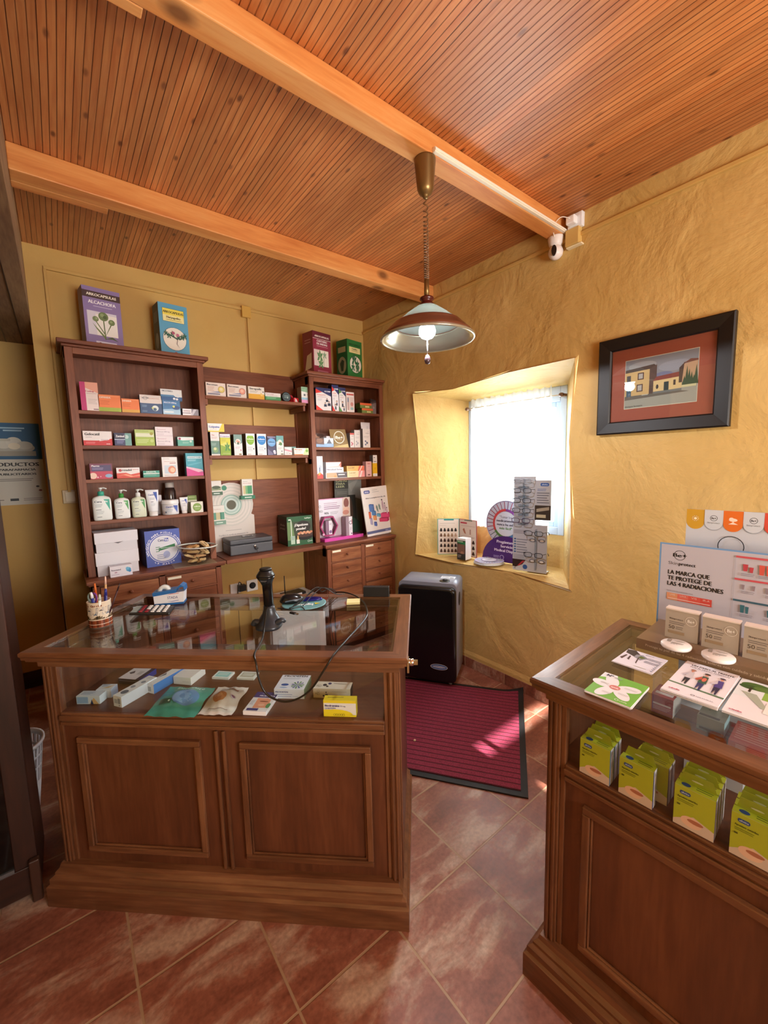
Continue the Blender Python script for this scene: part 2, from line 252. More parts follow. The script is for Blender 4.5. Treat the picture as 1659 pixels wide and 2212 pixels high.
# ------------------------------------------------------------------ mesh building
_glyph = {}
def glyph(s, bold):
    k = (s, bold)
    if k in _glyph: return _glyph[k]
    cu = bpy.data.curves.new('text_curve', 'FONT'); cu.body = s; cu.size = 1.0; cu.resolution_u = 2; cu.fill_mode = 'FRONT'
    ob = bpy.data.objects.new('text_tmp', cu); me = ob.to_mesh()
    vs = [(v.co.x, v.co.y) for v in me.vertices]; fs = [tuple(p.vertices) for p in me.polygons]
    ob.to_mesh_clear(); bpy.data.objects.remove(ob); bpy.data.curves.remove(cu)
    if not vs: vs = [(0, 0), (0.1, 0), (0.1, 0.1)]; fs = []
    x0 = min(v[0] for v in vs); x1 = max(v[0] for v in vs)
    vs = [(v[0] - x0, v[1]) for v in vs]
    _glyph[k] = (vs, fs, x1 - x0); return _glyph[k]
CAP = 0.70
class MB:
    def __init__(s): s.v = []; s.f = []; s.mi = []; s.mats = []; s.sm = []
    def mat(s, k):
        m = M(k) if isinstance(k, str) else k
        if m not in s.mats: s.mats.append(m)
        return s.mats.index(m)
    def poly(s, pts, mat, smooth=False):
        b = len(s.v); s.v += [Vector(p) for p in pts]; s.f.append(tuple(range(b, b + len(pts)))); s.mi.append(s.mat(mat)); s.sm.append(smooth)
    def mesh(s, vs, fs, mat, smooth=False):
        b = len(s.v); s.v += [Vector(p) for p in vs]; i = s.mat(mat)
        for f in fs: s.f.append(tuple(b + j for j in f)); s.mi.append(i); s.sm.append(smooth)
    def box(s, x0, x1, y0, y1, z0, z1, mat, T=None):
        vs = [(x, y, z) for z in (z0, z1) for y in (y0, y1) for x in (x0, x1)]
        if T: vs = [T @ Vector(v) for v in vs]
        s.mesh(vs, [(0, 2, 3, 1), (4, 5, 7, 6), (0, 1, 5, 4), (2, 6, 7, 3), (0, 4, 6, 2), (1, 3, 7, 5)], mat)
        return s
    def lathe(s, prof, mat, n=24, c=(0, 0, 0), T=None, smooth=True):
        vs = []; fs = []; k = len(prof)
        for i in range(n):
            a = 2 * math.pi * i / n
            for r, z in prof: vs.append(Vector((c[0] + r * math.cos(a), c[1] + r * math.sin(a), c[2] + z)))
        for i in range(n):
            j = (i + 1) % n
            for q in range(k - 1): fs.append((i * k + q, j * k + q, j * k + q + 1, i * k + q + 1))
        if T: vs = [T @ v for v in vs]
        s.mesh(vs, fs, mat, smooth)
        for q, rev in ((0, True), (k - 1, False)):
            if prof[q][0] > 1e-5:
                if abs(prof[0][0] - prof[-1][0]) < 1e-6 and abs(prof[0][1] - prof[-1][1]) < 1e-6: break
                ring = [vs[i * k + q] for i in range(n)]
                s.poly(ring[::-1] if rev else ring, mat)
        return s
    def loft(s, secs, mat, n=28, T=None, smooth=True, cap=True):
        """secs: (z, hx, hy, exponent[, cx, cy])"""
        vs = []
        for q in secs:
            z, hx, hy, e = q[:4]; cx, cy = (q[4], q[5]) if len(q) > 4 else (0, 0)
            for i in range(n):
                a = 2 * math.pi * i / n; ca, sa = math.cos(a), math.sin(a)
                vs.append(Vector((cx + hx * math.copysign(abs(ca) ** (2 / e), ca), cy + hy * math.copysign(abs(sa) ** (2 / e), sa), z)))
        if T: vs = [T @ v for v in vs]
        fs = [(q * n + i, q * n + (i + 1) % n, (q + 1) * n + (i + 1) % n, (q + 1) * n + i) for q in range(len(secs) - 1) for i in range(n)]
        s.mesh(vs, fs, mat, smooth)
        if cap: s.poly(vs[:n][::-1], mat); s.poly(vs[-n:], mat)
        return s
    def tube(s, pts, r, mat, n=8, closed=False, sub=0, caps=True):
        P = [Vector(p) for p in pts]
        if sub: P = smooth_path(P, sub, closed)
        rs = r if isinstance(r, (list, tuple)) else [r] * len(P)
        if len(rs) != len(P): rs = [rs[0] + (rs[-1] - rs[0]) * i / (len(P) - 1) for i in range(len(P))]
        vs = []; k = len(P); up = None
        for i, p in enumerate(P):
            d = (P[(i + 1) % k] - P[i - 1]) if closed else (P[min(i + 1, k - 1)] - P[max(i - 1, 0)])
            d.normalize()
            if up is None: up = d.orthogonal().normalized()
            up = (up - d * up.dot(d)); up = up.normalized() if up.length > 1e-6 else d.orthogonal().normalized()
            w = d.cross(up)
            for j in range(n):
                a = 2 * math.pi * j / n; vs.append(p + (up * math.cos(a) + w * math.sin(a)) * rs[i])
        fs = [(i * n + j, i * n + (j + 1) % n, ((i + 1) % k) * n + (j + 1) % n, ((i + 1) % k) * n + j) for i in range(k if closed else k - 1) for j in range(n)]
        s.mesh(vs, fs, mat, True)
        if not closed and caps: s.poly(vs[:n][::-1], mat); s.poly(vs[-n:], mat)
        return s
    def plate(s, O, U, V, Nn, outline, t, mat, edge=None):
        """extruded outline given in metres along unit U, V; front on O plane, thickness t against Nn"""
        O, U, V, Nn = Vector(O), Vector(U), Vector(V), Vector(Nn)
        fr = [O + U * a + V * b for a, b in outline]; bk = [p - Nn * t for p in fr]
        s.poly(fr, mat); s.poly(bk[::-1], edge or mat); k = len(fr)
        for i in range(k): s.poly([fr[i], bk[i], bk[(i + 1) % k], fr[(i + 1) % k]], edge or mat)
        return s
    def art(s, O, U, V, items, eps=0.00025):
        O, U, V = Vector(O), Vector(U), Vector(V); Nn = U.cross(V).normalized(); uw, vh = U.length, V.length
        P = lambda u, v, e: O + U * u + V * v + Nn * e
        for i, it in enumerate(items):
            e = eps * (1 + i * 0.5); k = it[0]
            if k == 'r': _, a, b_, c, d, col = it; s.poly([P(a, b_, e), P(c, b_, e), P(c, d, e), P(a, d, e)], col)
            elif k == 'p': s.poly([P(a, b_, e) for a, b_ in it[1]], it[2])
            elif k in 'ceo':
                if k == 'c': _, a, b_, r, col = it; rx = r * vh / uw; ry = r
                elif k == 'e': _, a, b_, rx, ry, col = it
                else: _, a, b_, r, t, col = it; rx = r * vh / uw; ry = r
                n = 24 if ry * vh > 0.012 else 14
                ring = [(a + rx * math.cos(2 * math.pi * j / n), b_ + ry * math.sin(2 * math.pi * j / n)) for j in range(n)]
                if k != 'o' and 0 <= a <= 1 and 0 <= b_ <= 1: ring = [(min(1, max(0, x)), min(1, max(0, y))) for x, y in ring]
                if k == 'o':
                    q = 1 - t; inn = [(a + rx * q * math.cos(2 * math.pi * j / n), b_ + ry * q * math.sin(2 * math.pi * j / n)) for j in range(n)]
                    s.mesh([P(x, y, e) for x, y in ring + inn], [(j, (j + 1) % n, n + (j + 1) % n, n + j) for j in range(n)], col)
                else: s.poly([P(x, y, e) for x, y in ring], col)
            elif k == 't':
                _, txt, a, b_, h, col = it[:6]; opt = it[6] if len(it) > 6 else ''; fit = it[7] if len(it) > 7 else None
                vs, fs, w = glyph(txt, 'b' in opt); sc = h * vh / CAP; sx = sc
                if fit: sx = fit * uw / w
                W = w * sx; x0 = a * uw - (W / 2 if 'c' in opt else (W if 'r' in opt else 0))
                for sh in ((0, .045, .09) if 'b' in opt else (0,)): s.mesh([O + U.normalized() * (x0 + (x + sh - .03) * sx) + V.normalized() * (b_ * vh + (y + sh * .2) * sc) + Nn * (e + sh * eps) for x, y in vs], fs, col)
            elif k == 'l':
                _, a, b_, c, n, dv, col = it
                for j in range(n):
                    v0 = b_ - j * dv; cc = c - (0.18 * (c - a) if j % 3 == 2 else 0.05 * (c - a) * (j % 2)); s.poly([P(a, v0, e), P(cc, v0, e), P(cc, v0 + dv * 0.35, e), P(a, v0 + dv * 0.35, e)], col)
        return s
    def build(s, name, parent=None, loc=(0, 0, 0), rz=0.0, bevel=0.0, seg=2, fix=False):
        me = bpy.data.meshes.new(name); me.from_pydata([tuple(v) for v in s.v], [], s.f)
        for m in s.mats: me.materials.append(m)
        me.polygons.foreach_set('material_index', s.mi); me.polygons.foreach_set('use_smooth', s.sm)
        if any(s.sm) or fix:
            bm = bmesh.new(); bm.from_mesh(me); bmesh.ops.remove_doubles(bm, verts=bm.verts, dist=1e-5)
            if fix: bmesh.ops.recalc_face_normals(bm, faces=bm.faces)
            bm.to_mesh(me); bm.free()
        me.update()
        o = bpy.data.objects.new(name, me); C.objects.link(o); o.location = loc; o.rotation_euler = (0, 0, rz)
        if parent: o.parent = parent
        if bevel:
            md = o.modifiers.new('bevel', 'BEVEL'); md.width = bevel; md.segments = seg; md.limit_method = 'ANGLE'; md.angle_limit = 0.7
            if any(s.sm) is False: md.harden_normals = False
        return o
def smooth_path(P, sub, closed=False):
    out = []; k = len(P)
    rng = range(k) if closed else range(k - 1)
    for i in rng:
        p0 = P[(i - 1) % k] if closed or i > 0 else P[0]; p1 = P[i]; p2 = P[(i + 1) % k]; p3 = P[(i + 2) % k] if closed or i + 2 < k else P[-1]
        for j in range(sub):
            t = j / sub; t2 = t * t; t3 = t2 * t
            out.append(0.5 * ((2 * p1) + (-p0 + p2) * t + (2 * p0 - 5 * p1 + 4 * p2 - p3) * t2 + (-p0 + 3 * p1 - 3 * p2 + p3) * t3))
    if not closed: out.append(P[-1])
    return out
def tag(o, label, cat, group=None, kind=None):
    if label: o['label'] = label
    if cat: o['category'] = cat
    if group: o['group'] = group
    if kind: o['kind'] = kind
    return o
def thing(name, label, cat, loc=(0, 0, 0), rz=0.0, group=None):
    o = bpy.data.objects.new(name, None); C.objects.link(o); o.empty_display_size = 0.05
    o.location = loc; o.rotation_euler = (0, 0, rz); return tag(o, label, cat, group)
def struct(name, mb, **kw):
    o = mb.build(name, **kw); o['kind'] = 'structure'; return o
def rrect(w, h, r, n=5, x=0.0, y=0.0, corners=(1, 1, 1, 1)):
    pts = []
    for (cx, cy, a0, on) in ((w - r, h - r, 0, corners[0]), (r, h - r, 90, corners[1]), (r, r, 180, corners[2]), (w - r, r, 270, corners[3])):
        if not on: pts.append((x + (w if a0 in (0, 270) else 0), y + (h if a0 in (0, 90) else 0))); continue
        for j in range(n + 1):
            a = math.radians(a0 + 90 * j / n); pts.append((x + cx + r * math.cos(a), y + cy + r * math.sin(a)))
    return pts
# ------------------------------------------------------------------ the room
H = 2.851; XL = -2.37; YF = -5.2
mb = MB(); mb.poly([(-4.4, YF, 0), (0.0, YF, 0), (0.0, 0.62, 0), (-4.4, 0.62, 0)], 'floor_tile'); struct('floor', mb)
mb = MB(); mb.poly([(XL, YF, H), (XL, 0, H), (0, 0, H), (0, YF, H)], 'ceiling_boards'); struct('ceiling', mb)
mb = MB(); mb.poly([(-4.4, YF, 2.43), (-4.4, 0.6, 2.43), (-2.86, 0.6, 2.43), (-2.86, YF, 2.43)], 'plaster_white'); struct('ceiling_passage', mb)
# back wall and the recessed end wall of the side passage
mb = MB(); mb.box(XL, 0.0, 0.0, 0.62, 0, H, 'plaster_smooth'); struct('wall_back', mb)
mb = MB(); mb.box(-4.4, XL, 0.6, 0.7, 0, 2.5, 'plaster_smooth'); struct('wall_passage', mb)
mb = MB(); mb.box(-4.4, XL, 0.588, 0.5995, 0, 0.12, 'dark_wood_x'); struct('baseboard_passage', mb)
mb = MB(); mb.poly([(-4.4, YF, 0), (-4.4, 0.6, 0), (-4.4, 0.6, 2.5), (-4.4, YF, 2.5)], 'plaster_smooth'); struct('wall_left', mb)
# boarded wooden header over the side passage
mb = MB(); mb.box(-2.86, XL, YF, 0.0, 2.42, H, 'old_board'); mb.box(-2.86, XL - 0.001, 0.0, 0.59, 2.42, H, 'old_board')
for i in range(6): mb.box(-2.86 + 0.085 * i + 0.0, -2.86 + 0.085 * i + 0.004, YF, 0.58, 2.4165, 2.4205, 'dark_wood_y')
struct('trim_1', mb)
# dark timber post strip where the back wall ends
mb = MB(); mb.box(-2.378, -2.3705, -0.004, 0.10, 0.0, 2.06, '#3a2010:0.8'); mb.tube([(-2.366, -0.004, 0.3), (-2.368, -0.005, 0.8), (-2.364, -0.004, 0.95), (-2.368, -0.005, 1.2), (-2.366, -0.004, 1.5)], 0.0035, '#c9b28a:0.6', 6, sub=4); struct('trim_2', mb)

# right wall with the deep splayed window opening
yo0, yo1, zo0, zo1 = -2.015, -0.704, 0.785, 2.095
yi0, yi1, zi0, zi1, xi = -1.80, -0.975, 0.80, 2.025, 0.33
fz0 = 1.03
me = bpy.data.meshes.new('wall_right'); bm = bmesh.new()
def gridface(bm, ys, zs, x, skip=None):
    vv = {}
    for y in ys:
        for z in zs: vv[(y, z)] = bm.verts.new((x, y, z))
    for a, b_ in zip(ys, ys[1:]):
        for c, d in zip(zs, zs[1:]):
            if skip and skip(0.5 * (a + b_), 0.5 * (c + d)): continue
            bm.faces.new([vv[(a, c)], vv[(a, d)], vv[(b_, d)], vv[(b_, c)]])
ys = [YF, -4.2, -3.4, -2.7, -2.3, yo0, -1.6, -1.1, yo1, -0.35, 0.0]; zs = [0, 0.4, zo0, 1.2, 1.65, zo1, 2.45, H]
gridface(bm, ys, zs, 0.0, lambda y, z: yo0 < y < yo1 and zo0 < z < zo1)
O_ = [(0, yo0, zo0), (0, yo1, zo0), (0, yo1, zo1), (0, yo0, zo1)]; I_ = [(xi, yi0, zi0), (xi, yi1, zi0), (xi, yi1, zi1), (xi, yi0, zi1)]
ndiv = 3
for k in range(4):
    a, b_ = Vector(O_[k]), Vector(O_[(k + 1) % 4]); c, d = Vector(I_[k]), Vector(I_[(k + 1) % 4])
    # split reveal along the edge exactly where the wall grid is split
    ts = [0.0] + ([(-1.6 - yo0) / (yo1 - yo0), (-1.1 - yo0) / (yo1 - yo0)] if k in (0, 2) else [(1.2 - zo0) / (zo1 - zo0), (1.65 - zo0) / (zo1 - zo0)]) + [1.0]
    if k in (2, 3): ts = [1 - t for t in ts[::-1]]
    for t0, t1 in zip(ts, ts[1:]):
        for s0, s1 in ((0, 0.5), (0.5, 1)):
            q = [a.lerp(b_, t0).lerp(c.lerp(d, t0), s0), a.lerp(b_, t1).lerp(c.lerp(d, t1), s0), a.lerp(b_, t1).lerp(c.lerp(d, t1), s1), a.lerp(b_, t0).lerp(c.lerp(d, t0), s1)]
            bm.faces.new([bm.verts.new(p) for p in q])
q = [(xi, yi0, zi0), (xi, yi1, zi0), (xi, yi1, fz0), (xi, yi0, fz0)]; bm.faces.new([bm.verts.new(p) for p in q])
# outer leaf of the wall around the frame
for (a, b_, c, d) in ((YF, yi0, 0, H), (yi1, 0.0, 0, H), (yi0, yi1, 0, fz0), (yi0, yi1, zi1, H)):
    bm.faces.new([bm.verts.new(p) for p in ((0.46, a, c), (0.46, b_, c), (0.46, b_, d), (0.46, a, d))])
for (p, q_) in (((yi0, fz0), (yi1, fz0)), ((yi1, fz0), (yi1, zi1)), ((yi1, zi1), (yi0, zi1)), ((yi0, zi1), (yi0, fz0))):
    bm.faces.new([bm.verts.new(v) for v in ((xi, p[0], p[1]), (xi, q_[0], q_[1]), (0.46, q_[0], q_[1]), (0.46, p[0], p[1]))])
bmesh.ops.remove_doubles(bm, verts=bm.verts, dist=1e-4)
def on_rect(v): return abs(v.co.x) < 1e-4 and yo0 - 1e-3 <= v.co.y <= yo1 + 1e-3 and zo0 - 1e-3 <= v.co.z <= zo1 + 1e-3 and (abs(v.co.y - yo0) < 1e-3 or abs(v.co.y - yo1) < 1e-3 or abs(v.co.z - zo0) < 1e-3 or abs(v.co.z - zo1) < 1e-3)
ee = [e for e in bm.edges if on_rect(e.verts[0]) and on_rect(e.verts[1]) and len(e.link_faces) == 2]
bmesh.ops.bevel(bm, geom=ee, offset=0.022, segments=4, profile=0.5, affect='EDGES', clamp_overlap=True)
for f in bm.faces: f.smooth = True
bm.to_mesh(me); bm.free(); me.materials.append(M('plaster_rough'))
o = bpy.data.objects.new('wall_right', me); C.objects.link(o); o['kind'] = 'structure'
try: me.set_sharp_from_angle(angle=math.radians(25))
except Exception: pass

# unseen front wall behind the camera, with slits added to throw sun patches
def wall_cut(name, y, x0, x1, z0, z1, holes, mat):
    xs = sorted({x0, x1} | {h[0] for h in holes} | {h[1] for h in holes}); zz = sorted({z0, z1} | {h[2] for h in holes} | {h[3] for h in holes}); m = MB()
    for a, b_ in zip(xs, xs[1:]):
        for c, d in zip(zz, zz[1:]):
            if any(h[0] < (a + b_) / 2 < h[1] and h[2] < (c + d) / 2 < h[3] for h in holes): continue
            m.box(a, b_, y - 0.12, y, c, d, mat)
    return struct(name, m)
wall_cut('wall_front', YF, -4.4, 0.46, 0, H, [(-0.80, -0.02, 2.28, 2.42), (-0.650, -0.605, 1.70, 2.16)], 'plaster_smooth')
mb = MB(); mb.box(-2.86, -2.74, YF, -1.62, 0, 2.43, 'plaster_smooth'); struct('light_block_partition', mb)  # unseen partition added to keep the rear fill light off the passage
m = MB(); m.box(-2.6, -2.5, YF, YF + 0.05, 0, 2.5, 'dark_wood_z'); m.box(-1.0, -0.9, YF, YF + 0.05, 0, 2.5, 'dark_wood_z'); m.box(-2.5, -1.0, YF, YF + 0.05, 2.42, 2.5, 'dark_wood_x'); m.box(-2.5, -1.0, YF + 0.005, YF + 0.02, 0, 2.42, '#cfd8dd:0.3')
struct('added_door_1', m)  # unseen door added as a setting for the rear fill lamp, pane opaque

# ceiling beams
def beam(name, y0, y1, wide, zb, label):
    t = thing(name, label, 'beam', (0, y0, zb), 0, 'pine ceiling beams')
    m = MB(); m.box(XL, -0.001, 0, y1 - y0, 0, H - zb - 0.001, 'beam_pine'); m.build('beam_timber', t, bevel=0.004)
    m = MB(); m.box(XL, -2.03, y1 - y0, wide - y0, 0.0, H - zb - 0.001, 'beam_pine'); m.build('beam_splice', t, bevel=0.003)
beam('ceiling_beam', -1.9454, -1.8625, -1.828, 2.769, 'near orange pine ceiling beam carrying the hanging lamp and white cable cover')
beam('ceiling_beam', -0.92, -0.834, -0.782, 2.747, 'far pine ceiling beam nearer the shelves, without any lamp')

# tiled baseboard of the right wall and plaster lip above it
tile_mat('skirting_tile', 0.352, -1.225, -0.2715, axes='YZ')
m = MB(); m.box(-0.012, -0.0005, YF, -0.0, 0, 0.078, 'skirting_tile'); struct('baseboard_right', m, bevel=0.002)
m = MB(); m.plate((0, YF, 0), (0, 0, 1), (0, 1, 0), (0, 0, 1), [(0, 0)] * 3, 0, 'plaster_rough') if False else None
vs = [(-0.0005, YF, 0.078), (-0.010, YF, 0.078), (-0.009, YF, 0.10), (-0.0005, YF, 0.125)]
m.mesh(vs + [(a, -0.001, c) for a, b_, c in vs], [(0, 1, 2, 3), (7, 6, 5, 4), (0, 4, 5, 1), (1, 5, 6, 2), (2, 6, 7, 3), (3, 7, 4, 0)], 'plaster_rough'); struct('trim_3', m)
m = MB(); m.box(XL, -0.0, -0.012, -0.0005, 0, 0.078, 'skirting_tile'); struct('baseboard_back', m)
# painted surface trunking along the walls
m = MB(); m.box(-0.018, -0.0005, YF, -0.02, 2.728, 2.746, 'plaster_smooth'); struct('trim_4', m, bevel=0.002)
m = MB(); m.box(-2.285, -0.018, -0.016, -0.0005, 2.722, 2.740, 'plaster_smooth'); m.box(-2.287, -2.271, -0.016, -0.0005, 1.40, 2.722, 'plaster_smooth')
m.box(-1.087, -1.071, -0.014, -0.0005, 0.60, 2.722, 'plaster_smooth'); struct('trim_5', m, bevel=0.002)
m = MB(); m.box(-0.035, 0.035, -0.03, -0.0005, -0.04, 0.04, '#d6a850:0.5'); tag(m.build('junction_box', None, (-1.095, 0, 2.712), bevel=0.004), 'small ochre painted junction box high on the back wall', 'junction box')
# light switch on the back wall
t = thing('light_switch', 'beige light switch on the back wall left of the shelves', 'switch', (-2.276, 0, 1.39))
m = MB(); m.box(-0.04, 0.04, -0.012, -0.0005, -0.042, 0.042, '#cdb489:0.4'); m.build('switch_plate', t, bevel=0.004)
m = MB(); m.box(-0.026, 0.026, -0.017, -0.012, -0.03, 0.03, '#d6c199:0.35'); m.build('rocker', t, bevel=0.002)

# window
m = MB()
Yw0, Yw1 = yi0, yi1
fr = '#c3d3e6:0.4'
for (a, b_, c, d) in ((Yw0, Yw0 + 0.045, fz0, zi1), (Yw1 - 0.045, Yw1, fz0, zi1), (Yw0 + 0.0452, Yw1 - 0.0452, fz0, fz0 + 0.055), (Yw0 + 0.0452, Yw1 - 0.0452, zi1 - 0.10, zi1)): m.box(xi - 0.005, xi + 0.04, a, b_, c, d, fr)
w = struct('window_1', m, bevel=0.004)
m = MB()
for (a, b_, c, d) in ((Yw0 + 0.0455, Yw0 + 0.08, fz0 + 0.0555, zi1 - 0.1005), (Yw1 - 0.08, Yw1 - 0.0455, fz0 + 0.0555, zi1 - 0.1005), (Yw0 + 0.0805, Yw1 - 0.0805, fz0 + 0.0555, fz0 + 0.09), (Yw0 + 0.0805, Yw1 - 0.0805, zi1 - 0.135, zi1 - 0.1005)): m.box(xi + 0.005, xi + 0.035, a, b_, c, d, '#a9bfdb:0.35')
m.build('window_sash', w, bevel=0.003)
m = MB(); m.box(xi + 0.018, xi + 0.022, Yw0 + 0.07, Yw1 - 0.07, fz0 + 0.08, zi1 - 0.12, 'glass'); m.build('window_glass', w)
# curtain and rod
t = thing('window_curtain', 'sheer white gathered curtain hanging in the deep window', 'curtain', (0.262, -1.39, 1.035))
m = MB(); n = 90; rows = [0.0, 0.3, 0.6, 0.86, 0.905, 0.92, 0.945, 0.985]
vs = []
for zi_, z in enumerate(rows):
    for i in range(n + 1):
        u = i / n; y = 0.335 - 0.675 * u
        am = 0.010 + 0.006 * math.sin(u * 9) if z < 0.9 else (0.004 if 0.9 < z < 0.93 else 0.012)
        x = am * math.sin(u * 2 * math.pi * 17 + 1.3 * math.sin(u * 12)) + 0.004 * math.sin(u * 41 + z * 3)
        zz = z + (0.006 * math.sin(u * 70) if z > 0.97 else 0)
        vs.append((x, y + 0.004 * math.sin(u * 60 + z * 2), zz))
m.mesh(vs, [(r * (n + 1) + i, r * (n + 1) + i + 1, (r + 1) * (n + 1) + i + 1, (r + 1) * (n + 1) + i) for r in range(len(rows) - 1) for i in range(n)], 'sheer_curtain', True)
m.build('curtain_fabric', t)
m = MB(); m.tube([(0.0, 0.37, 0.922), (0.0, -0.40, 0.922)], 0.004, '#e8e4da:0.4'); m.build('curtain_rod', t)
for s_ in (0.375, -0.405):
    m = MB(); m.lathe([(0.0, -0.012), (0.011, -0.012), (0.014, 0), (0.011, 0.012), (0, 0.012)], '#6b4a38:0.4', 14, T=Matrix.Translation((0.0, s_, 0.922)) @ Matrix.Rotation(math.pi / 2, 4, 'X')); m.box(0.0, 0.05, s_ - 0.012, s_ + 0.012, 0.915, 0.93, '#6b4a38:0.4'); m.build('rod_bracket', t)
# ------------------------------------------------------------------ the two glazed display counters
KW, KD, KH = 1.292, 0.636, 0.95
_a1 = -0.7464; K1o = Vector((-1.5342 - math.cos(_a1) * KW, -2.3202 - math.sin(_a1) * KW, 0)); K1a = _a1
K2o = Vector((-1.3514, -2.6199, 0)); K2a = 0.0418 - math.pi / 2
def kf(k, X, Y, z=0.0):
    o, a = (K1o, K1a) if k == 1 else (K2o, K2a)
    return Vector((o.x + math.cos(a) * X - math.sin(a) * Y, o.y + math.sin(a) * X + math.cos(a) * Y, z))
def counter(name, label, k):
    o, a = (K1o, K1a) if k == 1 else (K2o, K2a)
    t = thing(name, label, 'counter', o, a); W, D, Hh = KW, KD, KH
    # plinth
    def plinth(x0, x1, y0, y1):
        m = MB()
        prof = [(0.0, 0.0), (0.0, 0.075), (0.008, 0.082), (0.008, 0.100), (0.020, 0.108), (0.020, 0.116), (0.030, 0.126), (0.034, 0.140), (0.045, 0.140)]
        for (p, q) in zip(prof, prof[1:]):
            a0, z0 = p; a1, z1 = q
            R0 = [(x0 + a0, y0 + a0, z0), (x1 - a0, y0 + a0, z0), (x1 - a0, y1 - a0 * 0, z0), (x0 + a0, y1, z0)]
            R1 = [(x0 + a1, y0 + a1, z1), (x1 - a1, y0 + a1, z1), (x1 - a1, y1 - a1 * 0, z1), (x0 + a1, y1, z1)]
            for i in range(4): j = (i + 1) % 4; m.poly([R0[i], R0[j], R1[j], R1[i]], 'counter_wood_x')
        m.poly(R1, 'counter_wood_x')
        return m
    plinth(-0.008, W - 0.012, 0.0, D - 0.03).build('plinth', t)
    bx0, bx1, by0, by1 = 0.033, W - 0.033, 0.045, D - 0.03
    # carcass: side walls, floor, display shelf
    for (a0, a1, nm) in ((bx0, bx0 + 0.02, 'l'), (bx1 - 0.02, bx1, 'r')):
        m = MB(); m.box(a0, a1, by0 + 0.02, by1, 0.14, 0.888, 'panel_wood_z'); m.build('side_panel', t)
    m = MB(); m.box(bx0 + 0.02, bx1 - 0.02, by0 + 0.012, by1, 0.698, 0.713, 'panel_wood_x'); m.build('display_shelf', t)
    m = MB(); m.box(bx0 + 0.02, bx1 - 0.02, by1 - 0.015, by1, 0.14, 0.698, 'panel_wood_z'); m.build('back_panel', t)
    # front face
    m = MB(); m.box(bx0 + 0.03, bx1 - 0.03, by0 + 0.012, by0 + 0.024, 0.14, 0.70, 'panel_wood_z'); m.build('front_board', t)
    for (p0, p1) in ((0.131, 0.578), (0.717, 1.163)):
        z0, z1 = 0.183, 0.622; m = MB(); w_ = 0.021
        def strip(ax, bx, az, bz):
            m.box(ax, bx, by0 - 0.002, by0 + 0.012, az, bz, 'counter_wood_x' if bx - ax > bz - az else 'counter_wood_z')
        strip(p0, p1, z0, z0 + w_); strip(p0, p1, z1 - w_, z1); strip(p0, p0 + w_, z0 + w_, z1 - w_); strip(p1 - w_, p1, z0 + w_, z1 - w_)
        i2 = 0.006
        m.box(p0 + w_, p1 - w_, by0 + 0.004, by0 + 0.012, z0 + w_, z0 + w_ + i2, 'counter_wood_x'); m.box(p0 + w_, p1 - w_, by0 + 0.004, by0 + 0.012, z1 - w_ - i2, z1 - w_, 'counter_wood_x')
        m.box(p0 + w_, p0 + w_ + i2, by0 + 0.004, by0 + 0.012, z0 + w_, z1 - w_, 'counter_wood_z'); m.box(p1 - w_ - i2, p1 - w_, by0 + 0.004, by0 + 0.012, z0 + w_, z1 - w_, 'counter_wood_z')
        m.build('panel_moulding', t, bevel=0.004)
    for s_ in (0.630, 0.656):
        m = MB(); m.box(s_, s_ + 0.012, by0 + 0.0, by0 + 0.012, 0.14, 0.66, 'counter_wood_z'); m.build('centre_moulding', t, bevel=0.004)
    # corner posts with reeds
    for (p0, sgn) in ((bx0, 1), (bx1 - 0.034, -1)):
        m = MB(); m.box(p0, p0 + 0.034, by0, by0 + 0.034, 0.14, 0.888, 'counter_wood_z')
        q0 = p0 + (0.034 if sgn > 0 else -0.014)
        m.box(q0, q0 + 0.014, by0 + 0.006, by0 + 0.03, 0.14, 0.888, 'counter_wood_z')
        m.box(p0 + 0.005, p0 + 0.013, by0 - 0.005, by0, 0.14, 0.888, 'counter_wood_z'); m.box(p0 + 0.019, p0 + 0.027, by0 - 0.005, by0, 0.14, 0.888, 'counter_wood_z')
        xx = bx0 - 0.005 if sgn > 0 else bx1
        m.box(xx, xx + 0.005, by0 + 0.006, by0 + 0.014, 0.14, 0.888, 'counter_wood_z'); m.box(xx, xx + 0.005, by0 + 0.022, by0 + 0.03, 0.14, 0.888, 'counter_wood_z')
        m.build('corner_post', t, bevel=0.002)
    for p0 in (bx0, bx1 - 0.03):
        m = MB(); m.box(p0, p0 + 0.03, by1 - 0.03, by1, 0.14, 0.888, 'counter_wood_z'); m.build('rear_post', t, bevel=0.002)
    # rails
    m = MB(); m.box(bx0 + 0.048, bx1 - 0.048, by0 + 0.002, by0 + 0.03, 0.664, 0.712, 'counter_wood_x'); m.box(bx0 + 0.048, bx1 - 0.048, by0 - 0.006, by0 + 0.002, 0.688, 0.704, 'counter_wood_x'); m.box(bx0 + 0.048, bx1 - 0.048, by0 - 0.003, by0 + 0.002, 0.668, 0.680, 'counter_wood_x')
    m.build('front_rail', t, bevel=0.003)
    m = MB(); z = 0.888
    m.box(bx0 - 0.006, bx1 + 0.006, by0 - 0.008, by0 + 0.03, z - 0.004, z + 0.026, 'counter_wood_x')
    m.box(bx0 - 0.006, bx0 + 0.03, by0 + 0.03, by1, z, z + 0.026, 'counter_wood_y'); m.box(bx1 - 0.03, bx1 + 0.006, by0 + 0.03, by1, z, z + 0.026, 'counter_wood_y'); m.box(bx0, bx1, by1 - 0.03, by1, z, z + 0.026, 'counter_wood_x')
    m.build('top_rail', t, bevel=0.003)
